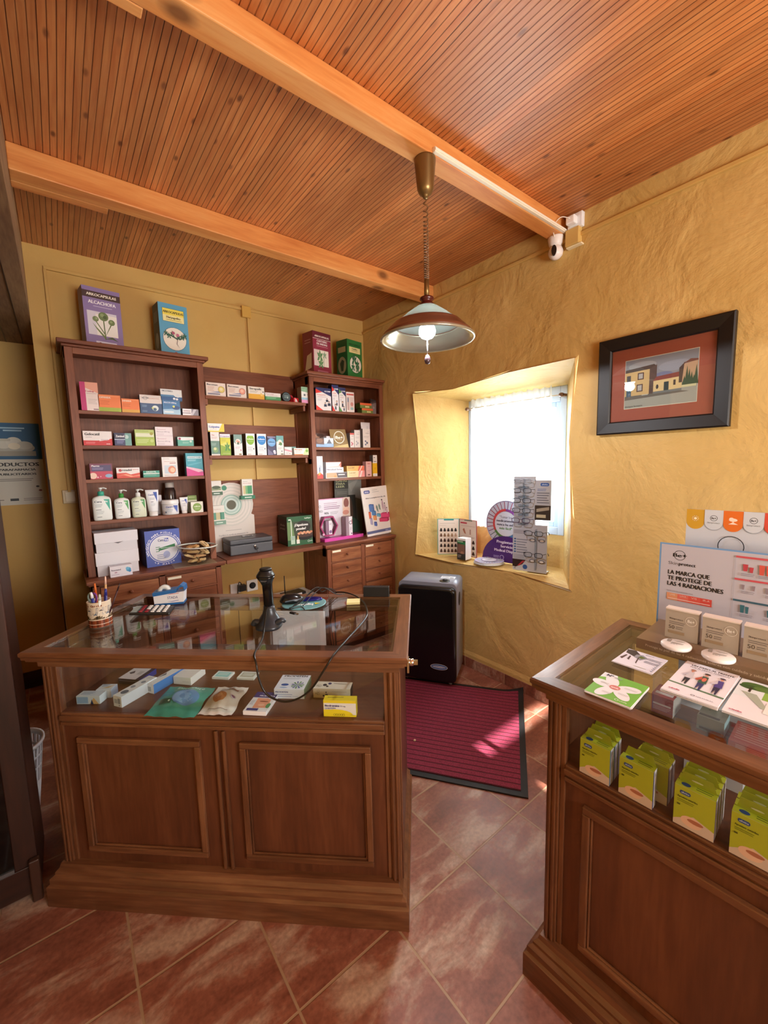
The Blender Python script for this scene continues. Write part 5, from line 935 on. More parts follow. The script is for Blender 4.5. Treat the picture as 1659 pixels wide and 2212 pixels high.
# ---- middle shelves
G = 'boxes on the upper short shelf'; z = 2.0305
for i, (a, b_, c_, lb) in enumerate([(-1.494, -1.365, '#e2cf7a', 'white box with yellow lozenge at the left end of the upper short shelf'), (-1.354, -1.221, '#e6a08c', 'white box with pink lozenge on the upper short shelf')]):
    product('lozenge_box', a, b_, z, 2.119, lb, '#eadcd4', [('t', 'Bucomax', .06, .78, .13, '#4a4650', 'b', .54), ('l', .08, .66, .42, 4, .09, '#c49a8c'), ('p', [(.2, .27), (.7, .38), (.86, .30), (.7, .26)], '#8490b8'), ('c', .78, .52, .25, '#a8823c' if i == 0 else '#9a5a5c'), ('c', .78, .52, .225, c_), ('c', .77, .55, .12, '#f0e4b8' if i == 0 else '#f0c4b4'), ('r', .08, .12, .7, .2, '#6a7090'), ('l', .1, .06, .6, 1, .05, '#a8a4b4')], group=G, side='#e0d2ca')
product('lozenge_box', -1.206, -1.088, z, 2.118, 'white box with amber lower band on the upper short shelf', '#ece4da', [('r', 0, 0, 1, .42, '#e3ab3c'), ('t', 'Strepsils', .08, .76, .15, '#2c2c30', 'b', .72), ('l', .1, .66, .6, 3, .07, '#b0a89c'), ('p', [(.78, .55), (.95, .3), (.8, .26), (.72, .4)], '#eecb74'), ('c', .92, .62, .05, '#3a3a40')], group=G, side='#e2dacf')
product('lozenge_box', -1.082, -.962, z, 2.085, 'low white and green box on the upper short shelf', '#ebe4e2', [('r', 0, 0, 1, .5, '#4a8f5c'), ('t', 'Phytosept', .06, .76, .16, '#b05a6a', '', .5), ('l', .06, .62, .8, 1, .1, '#9a9aa0'), ('l', .1, .36, .7, 2, .14, '#8cc49a')], group=G, side='#3c7a4c')
t = thing('round_tin', 'dark round tin standing on edge on the upper short shelf', 'tin', (-.910, -.225, z))
m = MB(); m.lathe([(0, 0), (.035, 0), (.037, .004), (.037, .022), (.035, .026), (0, .026)], '#1a1c1e:0.35', 32, T=Matrix.Translation((0, 0, .037)) @ Matrix.Rotation(math.pi / 2 + .0, 4, 'X')); m.build('tin_case', t)
m = MB(); m.art((-.037, -.0262, 0), (.074, 0, 0), (0, 0, .074), [('c', .5, .5, .42, '#7c8f96'), ('c', .5, .5, .40, '#39484c'), ('l', .25, .6, .75, 3, .1, '#8fa8a8'), ('c', .62, .42, .08, '#aab8b4')]); m.build('tin_label', t)
product('plaster_dispenser', -.845, -.800, z, 2.068, 'small red box with white slashes beside the round tin', '#cf2430', [('p', [(.2, .8), (.5, .8), (.9, .2), (.6, .2)], '#f0e6e6'), ('p', [(.2, .5), (.4, .5), (.55, .2), (.3, .2)], '#f0e6e6')], yf=-.235, d=.045, rz=.2)
m = MB(); m.lathe([(.020, -.010), (.031, -.010), (.031, .010), (.020, .010), (.020, -.010)], '#b31f2a:0.3', 26, T=Matrix.Translation((0, 0, .031)) @ Matrix.Rotation(math.pi / 2, 4, 'X')); tag(m.build('tape_roll', None, (-.862, -.205, z), .3), 'red tape roll behind the small red box', 'roll')
product('drops_box', -.790, -.735, z, 2.153, 'tall white, green and pink box at the right end of the upper short shelf', '#ebe8e6', [('r', 0, .72, 1, 1, '#8fb89a'), ('p', [(0, .72), (1, .66), (1, .72)], '#8fb89a'), ('r', 0, 0, 1, .22, '#e69ac4'), ('r', 0, .2, 1, .34, '#9cc6dc'), ('c', .5, .5, .1, '#c0c4c8'), ('c', .5, .5, .05, '#3c3a40'), ('t', 'X', .85, .5, .05, '#2c2c30', 'b'), ('l', .1, .9, .7, 1, .04, '#4c7a5a')], d=.07, side='#8a7a6a', group=G)
G = 'boxes on the lower short shelf'; z = 1.6305
def pic(c1, c2): return [('r', 0, .05, 1, .6, c1), ('c', .55, .28, .12, c2)]
product('syrup_box', -1.488, -1.430, z, 1.790, 'tall white box with grey-green picture at the left of the lower short shelf', '#e8dfda', [('r', 0, .06, 1, .62, '#5f8474'), ('e', .5, .24, .3, .12, '#7fa36c'), ('c', .45, .28, .06, '#d6d8a8'), ('t', 'Vea', .15, .84, .05, '#a8524a', 'b', .3), ('l', .1, .78, .8, 3, .03, '#b09a94'), ('l', .1, .5, .6, 3, .04, '#a9c0b4'), ('r', 0, 0, 1, .05, '#e9e5e0')], group=G, d=.06, side='#1d2a2c')
product('syrup_box', -1.426, -1.356, z, 1.777, 'tall yellow-green ivy leaf box on the lower short shelf', '#d3cf3c', [('r', 0, .84, 1, 1, '#ebe6ee'), ('t', 'Prospantus', .06, .875, .05, '#6a4a8c', 'b', .86), ('r', 0, .82, 1, .84, '#8fb04a'), ('p', [(0, 0), (0, .5), (1, .3), (1, 0)], '#8cae34'), ('p', [(0, .5), (.5, .62), (1, .5), (1, .3)], '#e0dc6a')] + leaf(.68, .36, .26, '#3f8434') + [('l', .1, .74, .6, 3, .04, '#a8a028'), ('r', .2, .05, .9, .12, '#a5b85c')], group=G, d=.06, side='#7c8c2c')
product('lozenge_box', -1.500, -1.392, 1.7905, 1.847, 'white and yellow box with blue title lying on top of the tall box', '#eeeae6', [('p', [(.62, 0), (1, 0), (1, 1), (.88, 1)], '#e8cf3c'), ('r', 0, 0, .7, .14, '#e8cf3c'), ('t', 'Lizipaina', .08, .48, .26, '#2c4c94', 'b', .62), ('l', .1, .34, .55, 2, .1, '#c2b8a8')], group=G, side='#dcd6cc')
product('syrup_box', -1.333, -1.273, z, 1.776, 'tall white and grey-green box with flower picture on the lower short shelf', '#ece6e4', [('p', [(0, 1), (1, 1), (1, .6), (.5, .5), (0, .62)], '#7c9c94'), ('c', .5, .66, .13, '#e6dcd4'), ('c', .42, .68, .05, '#d8a088'), ('c', .6, .64, .05, '#c88a70'), ('c', .5, .58, .05, '#4c6a4c'), ('l', .15, .4, .7, 3, .04, '#b8a8ac'), ('c', .8, .25, .03, '#a85a7a'), ('r', .55, .02, .85, .08, '#8a7a4a')], group=G, d=.06, side='#3a2c20', rz=.06)
product('syrup_box', -1.246, -1.180, z, 1.785, 'tall white box with lime green oval on the lower short shelf', '#eceaea', [('e', .5, .72, .44, .24, '#86b83c'), ('t', 'Inflatix', .5, .72, .06, '#eef4dc', 'cb', .72), ('l', .2, .64, .8, 1, .03, '#c4dc94'), ('r', 0, .9, 1, 1, '#eceaea'), ('l', .12, .38, .7, 5, .045, '#b8bcc4'), ('c', .82, .3, .03, '#4a6c5c'), ('r', .1, .03, .5, .06, '#b8a8a0')], group=G, d=.07, side='#4c4a2a', rz=.05)
product('syrup_box', -1.165, -1.094, z, 1.785, 'tall white box with bright blue oval on the lower short shelf', '#eceaec', [('e', .5, .72, .46, .24, '#2f86cf'), ('t', 'Inflatix', .5, .72, .06, '#e2eef8', 'cb', .72), ('l', .2, .64, .8, 1, .03, '#9cc8ec'), ('r', 0, .9, 1, 1, '#eceaec'), ('l', .12, .38, .7, 5, .045, '#b8bcc8'), ('c', .82, .3, .03, '#4a5a6c'), ('r', .1, .03, .5, .06, '#b8a8a0')], group=G, d=.07, side='#3a3436', rz=.04)
product('syrup_box', -1.087, -1.020, z, 1.768, 'tall dark violet box with light blue oval on the lower short shelf', '#4c4a68', [('e', .5, .68, .47, .22, '#6fa8dc'), ('t', 'Inflatos', .5, .68, .05, '#2a2c4c', 'cb', .7), ('l', .2, .6, .8, 1, .03, '#dfeaf6'), ('p', [(0, 0), (0, .35), (.6, .1), (.6, 0)], '#7c7896'), ('c', .78, .2, .07, '#e8e6ee'), ('c', .82, .12, .07, '#d6d4e0'), ('p', [(0, .95), (.3, .9), (1, .95), (1, 1), (0, 1)], '#8c8aa8')], group=G, d=.06, side='#2c2a3c')
product('syrup_box', -1.016, -.958, z, 1.774, 'tall white and teal box with mushroom-like flower picture on the lower short shelf', '#e8e4e0', [('p', [(0, 1), (1, 1), (1, .64), (0, .7)], '#6ea6a4'), ('c', .5, .68, .12, '#dfe4d8'), ('c', .5, .64, .05, '#c8745c'), ('c', .6, .58, .08, '#5c8a52'), ('c', .38, .56, .03, '#2a3a2c'), ('l', .15, .38, .7, 3, .04, '#b8b0b0'), ('c', .7, .2, .03, '#3a4a72'), ('r', .55, .02, .9, .08, '#7a7a5a')], group=G, d=.05, side='#5a7a74')
product('drops_box', -.953, -.893, z, 1.690, 'small white and rose box on the lower short shelf', '#e8e2e0', [('p', [(0, .55), (1, .35), (1, .55), (0, .8)], '#d49aa4'), ('l', .1, .3, .6, 2, .12, '#b0a4a4'), ('c', .7, .2, .06, '#a04c5a')], group=G, side='#dcd4d2')
product('drops_box', -.950, -.828, z, 1.697, 'flat sea green box standing behind the small rose box', '#6fa098', [('r', .3, .6, .95, .9, '#8fb8ae'), ('r', 0, .45, .8, .5, '#e0e4dc')], group=G, yf=-.20, side='#557c74')
product('drops_box', -.874, -.750, z, 1.683, 'low white, orange and green box at the right of the lower short shelf', '#ece8e4', [('t', 'Buscapina', .05, .7, .18, '#d0622c', 'b', .5), ('p', [(.6, 0), (1, 0), (1, 1), (.8, 1)], '#cfe0a4'), ('c', .88, .6, .22, '#7fb04a'), ('r', 0, 0, .6, .12, '#e08a4a'), ('l', .08, .5, .5, 2, .14, '#b8b0a8')], group=G, side='#dedad4')
# ------------------------------------------------------------------ corner unit shelves
PEOPLE = lambda x, y, s: [('c', x, y + s, s * .45, '#3a2c2c'), ('c', x, y + s * .9, s * .32, '#d8a890'), ('p', [(x - s * 1.2, y - s), (x - s, y + s * .4), (x + s, y + s * .4), (x + s * 1.2, y - s)], '#2c3048')]
G = 'boxes on the top shelf of the corner unit'; z = 1.9845
def goibi(a, b_, zt, lb, acc, ppl, tri, d=.05, rz=0.):
    product('lotion_box', a, b_, z, zt, lb, '#ebe4e4', [('p', [(0, 1), (0, .94), (1, .64), (1, 1)], '#232a5c'), ('p', [(0, .94), (0, .74), (.42, .81)], acc), ('t', 'GOIBI', .95, .83, .055 if b_ - a > .1 else .045, '#eceef4', 'br', .38 if b_ - a > .1 else .6), ('t', 'MOSQUITOS' if tri else 'XTREME', .08, .66, .045, acc, '', .55), ('l', .1, .6, .7, 2, .03, '#c09aa0'), ('l', .1, .5, .4, 3, .035, '#b8b4bc'), ('p', [(0, 0), (0, .22), (.45, 0)], acc)] + sum([PEOPLE(*q) for q in ppl], []), group=G, d=d, side='#1c1e3c', rz=rz)
goibi(-.664, -.525, 2.160, 'wide white, red and navy family repellent box on the corner unit', '#d8322c', [(.72, .46, .07), (.6, .25, .08), (.85, .3, .09)], True)
goibi(-.515, -.453, 2.193, 'narrow white, red and navy box beside the wide family box', '#d8322c', [(.7, .3, .08), (.5, .15, .09)], False, .06)
goibi(-.448, -.385, 2.178, 'narrow white, green and navy box beside the red one', '#5a8f4a', [(.5, .3, .1), (.7, .12, .08)], False, .06)
product('lotion_box', -.378, -.299, z, 2.149, 'white box with two product pictures and red heading on the corner unit', '#ece0dc', [('r', .05, .84, .95, .92, '#d86a60'), ('t', 'AFTER BITE', .06, .85, .05, '#a8342c', 'b', .86), ('r', .1, .1, .36, .75, '#c9a8a4'), ('r', .14, .5, .3, .7, '#7c8ca0'), ('r', .45, .1, .92, .75, '#d9c4be'), ('e', .68, .4, .18, .1, '#c8847c'), ('e', .68, .18, .2, .07, '#8fb4b4')], group=G, side='#d4c8c4')
for i, (a, b_, za, zb) in enumerate(((-.222, -.104, z, 2.026), (-.240, -.118, 2.0265, 2.070))):
    product('tin_box', a, b_, za, zb, ['lower flat orange and olive box of the pair at the right of the corner unit', 'upper flat orange and olive box of the pair at the right of the corner unit'][i], '#6e8440', [('r', 0, .58, 1, 1, '#e0683c')] + [('c', .5 + .12 * j, .3, .16, '#e8dca0') for j in range(3)] + [('l', .1, .4, .3, 1, .1, '#a8b07a')], group=G, side='#55662e', d=.07)
m = MB(); T = Matrix.Rotation(.18, 4, 'Y') @ Matrix.Rotation(-.15, 4, 'X')
m.box(-.034, .034, 0, .016, 0, .135, '#3a302e:0.4', T); m.art(T @ Vector((-.034, 0, 0)), T.to_3x3() @ Vector((.068, 0, 0)), T.to_3x3() @ Vector((0, 0, .135)), [('p', [(.02, .02), (.98, .02), (.98, .98), (.02, .72)], '#8c7c78:0.35'), ('p', [(.02, .74), (.98, .99), (.98, .85), (.02, .62)], '#5c4a46:0.35'), ('e', .55, .45, .14, .08, '#a89a94')])
tag(m.build('small_mirror_stand', None, (-.075, -.225, z + .001)), 'small dark brown display card leaning at the right end of the corner unit top shelf', 'card')

z = 1.6905; G = 'things on the second shelf of the corner unit'
t = thing('counter_tray', 'open pale blue cardboard tray with brown product pictures on the corner unit', 'display tray', (-.602, -.262, z))
m = MB(); m.box(-.078, .085, 0, .002, 0, .075, '#9ab8dc:0.5'); m.box(-.078, -.076, 0, .09, 0, .075, '#9ab8dc:0.5'); m.box(.083, .085, 0, .09, 0, .075, '#9ab8dc:0.5'); m.box(-.078, .085, .088, .09, 0, .12, '#6c4a40:0.5'); m.box(-.078, .085, 0, .09, 0, .002, '#9ab8dc:0.5')
m.art((-.078, 0, 0), (.163, 0, 0), (0, 0, .075), [('p', [(.0, .35), (.45, .3), (.45, 1), (.0, 1)], '#6c4a40'), ('e', .2, .7, .18, .25, '#8c6450'), ('r', .45, .4, .98, .98, '#e8ecf4'), ('p', [(.6, .4), (.75, .9), (.9, .4)], '#5a5a68')]); m.art((-.078, .0875, .075), (.163, 0, 0), (0, 0, .045), [('e', .3, .4, .25, .3, '#b98c74'), ('e', .55, .6, .2, .3, '#4a302a'), ('e', .15, .5, .1, .3, '#d8b8a0')]); m.build('tray_body', t)
for j in range(3): m = MB(); m.box(-.07 + .05 * j, -.03 + .05 * j, .02, .07, .003, .068 + .012 * j, ['#3a2c2c', '#2c2a30', '#e6e4ea'][j]); m.build('small_carton', t)
t = thing('logo_card', 'gold display card with white ringed Be plus logo on the corner unit', 'display card', (-.452, -.262, z))
m = MB(); T = Matrix.Rotation(-.12, 4, 'X')
m.plate(T @ Vector((0, 0, 0)), T.to_3x3() @ Vector((1, 0, 0)), T.to_3x3() @ Vector((0, 0, 1)), T.to_3x3() @ Vector((0, -1, 0)), [(-.078, 0), (.086, 0), (.062, .152), (-.094, .148)], .004, '#8f744c:0.3:0.3')
m.art(T @ Vector((-.09, -.0003, 0)), T.to_3x3() @ Vector((.172, 0, 0)), T.to_3x3() @ Vector((0, 0, .152)), [('p', [(.1, .0), (1.0, .0), (.97, .2), (.1, .02)], '#c9b07a:0.3:0.3'), ('o', .5, .55, .34, .12, '#efe9de'), ('t', 'Be+', .5, .47, .15, '#f2eee6', 'cb', .42), ('r', .36, .42, .64, .44, '#d8ccb4'), ('l', .15, .12, .5, 1, .03, '#d8c89c')]); m.build('card_face', t)
def med(a, b_, zt, lb, dots, red, yf=-.262, d=.05):
    product('cream_box', a, b_, z, zt, lb, '#e2dad4', ([('r', 0, .88, 1, 1, '#d8605c')] if red else []) + [('t', 'MED', .9, .74, .05, '#6e6a68', 'r', .5), ('o', .75, .86, .035, .2, '#6e6a68'), ('l', .15, .6, .85, 3, .035, '#b5aca8')] + [('c', .35 + .2 * (j % 2), .16 + .09 * j, .05 + .015 * (j % 2), dots) for j in range(3)], group=G, yf=yf, d=d, side='#7c7470')
med(-.354, -.312, 1.812, 'narrow pale box with red top and rose dots on the corner unit', '#c26474', True)
med(-.309, -.250, 1.838, 'taller pale box with grey dots on the corner unit', '#b0aab0', False)
med(-.221, -.143, 1.851, 'widest pale box with blue-grey dots before the white tube', '#5c6684', False, d=.06)
squeeze_tube(-.176, -.074, 1.917, 'tall pale lilac tube behind the pale boxes on the corner unit', '#e0d6d6:0.35', [('t', 'MED', .55, .76, .05, '#6e6a68', '', .4), ('o', .75, .9, .05, .2, '#6e6a68'), ('l', .2, .6, .9, 7, .05, '#b8aab4'), ('r', .1, .42, .9, .44, '#a88aa0')], yb=-.17, zb=z, capc='#e4dcda:0.4')

z = 1.4375; G = 'boxes on the third shelf of the corner unit'
product('spray_box', -.682, -.627, z, 1.619, 'tall white box with red bottom at the left of the corner unit third shelf', '#e4e6ee', [('p', [(0, 0), (0, .2), (.5, .28), (1, .16), (1, 0)], '#d8382c'), ('c', .4, .22, .05, '#eeb040'), ('c', .3, .17, .04, '#e8803a'), ('l', .3, .55, .8, 4, .06, '#8c98b4'), ('r', .38, .28, .5, .5, '#4a5a7a')], group=G, side='#cfd2dc', d=.06)
product('ointment_box', -.603, -.398, z, 1.484, 'low dark box with orange glow at the bottom of the white stack', '#5c4444', [('r', 0, .02, 1, .98, '#4c3a3c'), ('p', [(0, .05), (0, .95), (.5, .9), (.55, .05)], '#e0a078'), ('c', .44, .3, .25, '#e8924a'), ('r', .58, .5, .9, .68, '#e6dcdc'), ('r', 0, 0, 1, .08, '#e8e4e6'), ('r', 0, 0, .03, 1, '#e8e4e6'), ('r', 0, .94, 1, 1, '#e8e4e6')], group=G, side='#d8d2d6')
product('ointment_box', -.598, -.430, 1.4845, 1.526, 'white box in the middle of the stack on the corner unit third shelf', '#e4e0e6', [('t', 'Hirudoid forte', .05, .45, .3, '#6e6a78', 'b', .85), ('l', .08, .25, .5, 1, .1, '#b0acb8')], group=G, side='#d0ccd4')
product('ointment_box', -.598, -.451, 1.5265, 1.571, 'white and red box on top of the stack on the corner unit third shelf', '#eae0e0', [('p', [(.78, 0), (1, 0), (1, 1), (.9, .6)], '#e0705c'), ('p', [(.1, 0), (.9, 0), (.95, .3), (.2, .1)], '#eec4c0'), ('l', .08, .65, .6, 1, .1, '#b8b0b8'), ('r', 0, .94, 1, 1, '#e48a78')], group=G, side='#d8ccca')
product('ointment_box', -.394, -.212, z, 1.491, 'pale pink and yellow box under its twin on the corner unit', '#f0d9a8', [('p', [(.62, 0), (.66, 1), (1, 1), (1, 0)], '#e08c86'), ('p', [(.68, 0), (.78, 0), (.88, 1), (.8, 1)], '#eed8d0'), ('t', 'Lutrelef', .12, .62, .18, '#b07a3c', 'b', .34), ('l', .1, .4, .5, 2, .12, '#d8b880')], group=G, side='#dcc79c')
product('ointment_box', -.397, -.216, 1.4915, 1.534, 'orange and red box on top of the pale pink box', '#eab45c', [('p', [(.62, 0), (.7, 1), (1, 1), (1, 0)], '#d8603c'), ('p', [(.7, 0), (.76, 0), (.9, 1), (.84, 1)], '#f0d4c0'), ('t', 'Lutrelef', .08, .55, .22, '#8c4c1c', 'b', .34), ('l', .1, .3, .5, 1, .12, '#c88c3c')], group=G, side='#d09a48')
product('cream_box', -.196, -.137, z, 1.570, 'tall pink box on the corner unit third shelf', '#e6b8b4', [('r', .25, .82, .75, .87, '#b85a5c'), ('l', .3, .7, .7, 2, .04, '#c88c8c'), ('r', .3, .08, .7, .16, '#7c4a4c'), ('l', .2, .4, .8, 2, .04, '#d49c98')], group=G, side='#d2a19e')
product('cream_box', -.122, -.074, z, 1.561, 'tall golden yellow box at the right end of the corner unit third shelf', '#e8b41e', [('r', 0, 0, 1, .2, '#eae4dc'), ('r', 0, .94, 1, 1, '#eae4dc'), ('l', .3, .6, .7, 3, .05, '#b8860c'), ('t', 'ISDIN', .2, .08, .04, '#6c5c3c', '', .5)], group=G, side='#c99a18')
product('cream_box', -.119, -.073, 1.5615, 1.624, 'small white and grey box on top of the golden yellow box', '#e4dcd8', [('r', .2, .6, .5, .7, '#4a464a'), ('r', .2, .1, .8, .18, '#3c383c'), ('l', .2, .4, .8, 1, .08, '#a8a0a0')], group=G, side='#5c5654')

# ---- desk: round cardboard display, cash box, green box
z = .9205
t = thing('cardboard_display', 'white cardboard product display with concentric rings behind the cash box', 'display card', (-1.31, -.062, z))
m = MB(); out = [(-.155, .0), (.165, .0), (.165, .255), (.148, .262)]
cx_, cy_, R_ = -.005, .345, .168
for i in range(0, 19): a = math.radians(-28 + i * 13.4); out.append((cx_ + R_ * math.cos(a), cy_ + R_ * math.sin(a)))
out += [(-.155, .25)]
m.plate((0, 0, 0), (1, 0, 0), (0, 0, 1), (0, -1, 0), out, .004, '#d9d0c8:0.5')
its = []
for i, r in enumerate((.162, .15, .138, .126, .114, .102, .09)): its.append(('c', .5 + cx_, cy_, r, ['#cfcac2', '#ded6ce'][i % 2]))
its += [('c', .5 + cx_, cy_, .078, '#8fb0a4'), ('c', .5 + cx_, cy_, .070, '#c4d4cc'), ('c', .5 + cx_, cy_, .058, '#a4c0b8'), ('c', .5 + cx_, cy_, .05, '#c8d6d0'), ('c', .5 + cx_, cy_, .036, '#6c6a58'), ('c', .5 + cx_, cy_, .033, '#5c5a4a'), ('c', .45, .475, .019, '#3a8464'), ('t', 'Equilibra la ayuda en momentos de', .5, .115, .011, '#7a7274', 'c', .22), ('t', 'nerviosismo, estres y ansiedad', .5, .095, .011, '#7a7274', 'c', .2), ('l', .44, .15, .56, 1, .012, '#b0a8a4')]
m.art((-.5, -.0002, 0), (1, 0, 0), (0, 0, 1), its, .0002); m.build('display_board', t)
def tray_on(bx, bz, w, h, tw, th, c1, dark):
    m = MB(); m.box(bx - tw / 2, bx + tw / 2, -.045, -.001, bz - th, bz, dark); m.art((bx - tw / 2, -.045, bz - th), (tw, 0, 0), (0, 0, th), [('r', .25, .35, .75, .65, '#cfe0d6')]); m.build('card_tray', t)
    m = MB(); m.box(bx - w / 2, bx + w / 2, -.04, -.006, bz + .0005, bz + h, '#e6e2da'); m.art((bx - w / 2, -.04, bz), (w, 0, 0), (0, 0, h), c1); m.build('product_carton', t)
tray_on(-.118, .452, .074, .08, .085, .024, [('r', .05, 0, .95, .45, '#8c9a78'), ('e', .5, .4, .4, .15, '#4c5c44'), ('r', 0, 0, 1, .12, '#e6e2da')], '#4a6a54:0.5')
tray_on(.112, .410, .082, .125, .108, .027, [('t', 'Aquilea', .12, .84, .04, '#5c6c72', '', .4), ('t', 'Ansiedad', .1, .72, .06, '#b86a74', '', .75), ('r', .08, .1, .92, .6, '#3a8f62'), ('r', .08, .1, .3, .6, '#cfc090'), ('r', .3, .1, .5, .6, '#7cb07c'), ('l', .1, .05, .8, 1, .03, '#8a9a90')], '#2f7c5c:0.5')
tray_on(-.112, .238, .082, .112, .092, .028, [('t', 'Equilibrio', .1, .74, .06, '#b88a84', '', .6), ('r', .03, .08, .97, .55, '#5c9a84'), ('r', .25, .08, .6, .55, '#c9bf94'), ('r', .6, .08, .7, .55, '#3c7c64')], '#7ca08c:0.5')
t = thing('cash_box', 'grey metal cash box with key in its lock on the desk board', 'cash box', (-1.262, -.30, z), -.05)
w, d, h = .155, .20, .112
m = MB(); m.box(-w, w, 0, d, 0, h * .66, '#5c5e64:0.38:0.4'); m.build('box_base', t, bevel=.008, seg=3)
m = MB(); m.box(-w - .001, w + .001, -.001, d + .001, h * .67, h, '#54565c:0.38:0.4'); m.build('box_lid', t, bevel=.009, seg=3)
m = MB(); m.tube([(-.035, d * .5, h), (-.035, d * .5 - .003, h + .007), (.035, d * .5 - .003, h + .007), (.035, d * .5, h)], .0028, '#b8b8bc:0.25:0.8', sub=4); m.box(-.042, .042, d * .5 - .012, d * .5 + .01, h, h + .0015, '#3c3e44:0.4'); m.build('carry_handle', t)
m = MB(); m.lathe([(0, 0), (.009, 0), (.009, .006), (.004, .008), (0, .008)], 'chrome', 18, T=Matrix.Translation((.02, 0, h * .48)) @ Matrix.Rotation(math.pi / 2, 4, 'X')); m.build('lock', t)
m = MB(); T = Matrix.Translation((.02, -.008, h * .48)); m.box(-.0012, .0012, -.016, 0, -.004, .004, 'chrome', T); m.lathe([(0, 0), (.012, 0), (.012, .0025), (0, .0025)], '#4a4c50:0.3:0.6', 16, T=T @ Matrix.Translation((.004, -.014, -.014)) @ Matrix.Rotation(math.pi / 2, 4, 'X')); m.tube([(.024, -.024, h * .38), (.03, -.026, .01), (.036, -.03, -.012)], .0018, '#3a3a3e:0.4'); m.build('key', t)
product('display_box', -.962, -.751, z, 1.152, 'dark green box with grill picture and white question on the desk board', '#2c5c3a', [('r', 0, .2, 1, .82, '#3c4a36'), ('p', [(0, .2), (0, .82), (.2, .82), (.3, .2)], '#6e8c5a'), ('e', .62, .62, .3, .22, '#2a2320'), ('e', .68, .3, .36, .14, '#1a1618'), ('e', .68, .36, .34, .1, '#4a302a')] + [('e', .45 + .07 * j, .40 + .03 * (j % 2), .06, .04, ['#d89a78', '#c88060', '#e0ac88'][j % 3]) for j in range(8)] + [('r', .14, .32, .17, .88, '#dfe8dc'), ('t', '¿Digestiones', .28, .66, .085, '#f4f4f2', 'b', .54), ('t', 'pesadas?', .35, .53, .085, '#f4f4f2', 'b', .38), ('r', .12, .06, .28, .34, '#b8d0bc'), ('r', .14, .2, .26, .33, '#9fb8aa'), ('r', .34, .06, .46, .2, '#eae8e0'), ('p', [(.36, .2), (.44, .2), (.42, .34), (.38, .34)], '#d8b070'), ('t', 'AquilDigest', .68, .9, .035, '#e8f0e6', 'b', .26), ('t', 'cinfa', .86, .09, .05, '#e8f0e6', '', .12), ('o', .82, .11, .035, .25, '#e8f0e6'), ('r', .05, .88, .15, .92, '#e8f0e6')], yf=-.262, d=.20, rz=-.07, side='#1f3d29', lart=[('r', 0, .1, 1, .9, '#33261f'), ('t', '¿Noche', .5, .66, .07, '#a89a94', 'cb', .5), ('t', 'pesada?', .5, .54, .07, '#a89a94', 'cb', .55), ('e', .5, .3, .3, .12, '#4a2f2c')])

# ---- corner cabinet top: pink display, grey sign, white poster
t = thing('cream_display', 'white and pink card display with hexagon frame and cream boxes on the corner cabinet', 'display card', (-.50, -.20, z), .02)
m = MB(); m.box(-.165, .165, .0, .004, .0, .345, '#e2dee8:0.5'); m.art((-.165, 0, 0), (.33, 0, 0), (0, 0, .345), [('r', .76, .35, 1, 1, '#d9c4b8'), ('e', .88, .86, .08, .12, '#8c4c42'), ('e', .88, .7, .1, .06, '#e0b49c'), ('e', .86, .62, .1, .06, '#c88474'), ('p', [(.76, .4), (1, .5), (1, .35), (.76, .35)], '#b8a898'), ('t', 'MED', .02, .68, .05, '#4c4a50', '', .14), ('o', .08, .82, .03, .2, '#4c4a50'), ('l', .2, .88, .6, 2, .045, '#c0a0b8'), ('l', .2, .79, .68, 2, .045, '#94688c'), ('t', '90%', .2, .62, .05, '#5c5860', 'b', .13), ('l', .38, .66, .62, 3, .025, '#a8a4ac'), ('r', 0, .98, .8, 1, '#d88ab4')]); m.build('back_card', t)
m = MB(); m.box(-.165, .22, -.10, 0, 0, .022, '#b83a8c:0.35'); m.box(-.165, .225, -.104, -.10, 0, .026, '#d44ca4:0.35'); m.build('pink_base', t)
m = MB(); hx = [(.088 * math.cos(math.radians(a)), .095 * math.sin(math.radians(a))) for a in range(0, 360, 60)]
for i in range(6):
    a, b_ = Vector((hx[i][0], 0, hx[i][1])), Vector((hx[(i + 1) % 6][0], 0, hx[(i + 1) % 6][1])); o = Vector((-.085, -.05, .118)); q = .86
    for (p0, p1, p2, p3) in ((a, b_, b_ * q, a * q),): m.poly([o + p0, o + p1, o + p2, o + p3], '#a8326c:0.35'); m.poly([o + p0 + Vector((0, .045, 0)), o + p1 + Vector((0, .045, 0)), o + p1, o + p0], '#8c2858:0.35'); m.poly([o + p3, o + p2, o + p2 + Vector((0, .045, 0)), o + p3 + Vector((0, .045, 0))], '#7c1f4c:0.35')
m.build('hexagon_frame', t)
m = MB(); m.box(-.115, -.055, -.045, -.012, .03, .165, '#8c6c84:0.4'); m.art((-.085, -.045, .03), (.03, 0, 0), (0, 0, .135), [('r', 0, 0, 1, 1, '#ece4ec'), ('c', .5, .3, .1, '#7c5a8c'), ('l', .2, .8, .8, 2, .06, '#a890a8')]); m.build('framed_carton', t)
m = MB(); m.box(.06, .125, -.085, -.02, .0225, .185, '#9c8490:0.4'); m.art((.09, -.085, .0225), (.035, 0, 0), (0, 0, .1625), [('r', 0, 0, 1, 1, '#ebe6ee'), ('o', .5, .68, .1, .3, '#5c5468'), ('r', .8, .6, .95, .85, '#b8405c'), ('l', .2, .4, .8, 3, .05, '#a8a0b0'), ('c', .7, .1, .04, '#6c5c7c')]); m.build('loose_carton', t)
m = MB(); m.lathe([(0, 0), (.012, 0), (.012, .004), (0, .004)], '#e8b8d4:0.3', 6, T=Matrix.Translation((-.145, -.052, .055)) @ Matrix.Rotation(math.pi / 2, 4, 'X')); m.build('hexagon_sticker', t)
t = thing('reading_glasses_sign', 'tall dark grey sign lettered GAFAS PARA LEER behind the white poster board', 'sign', (-.258, -.06, z))
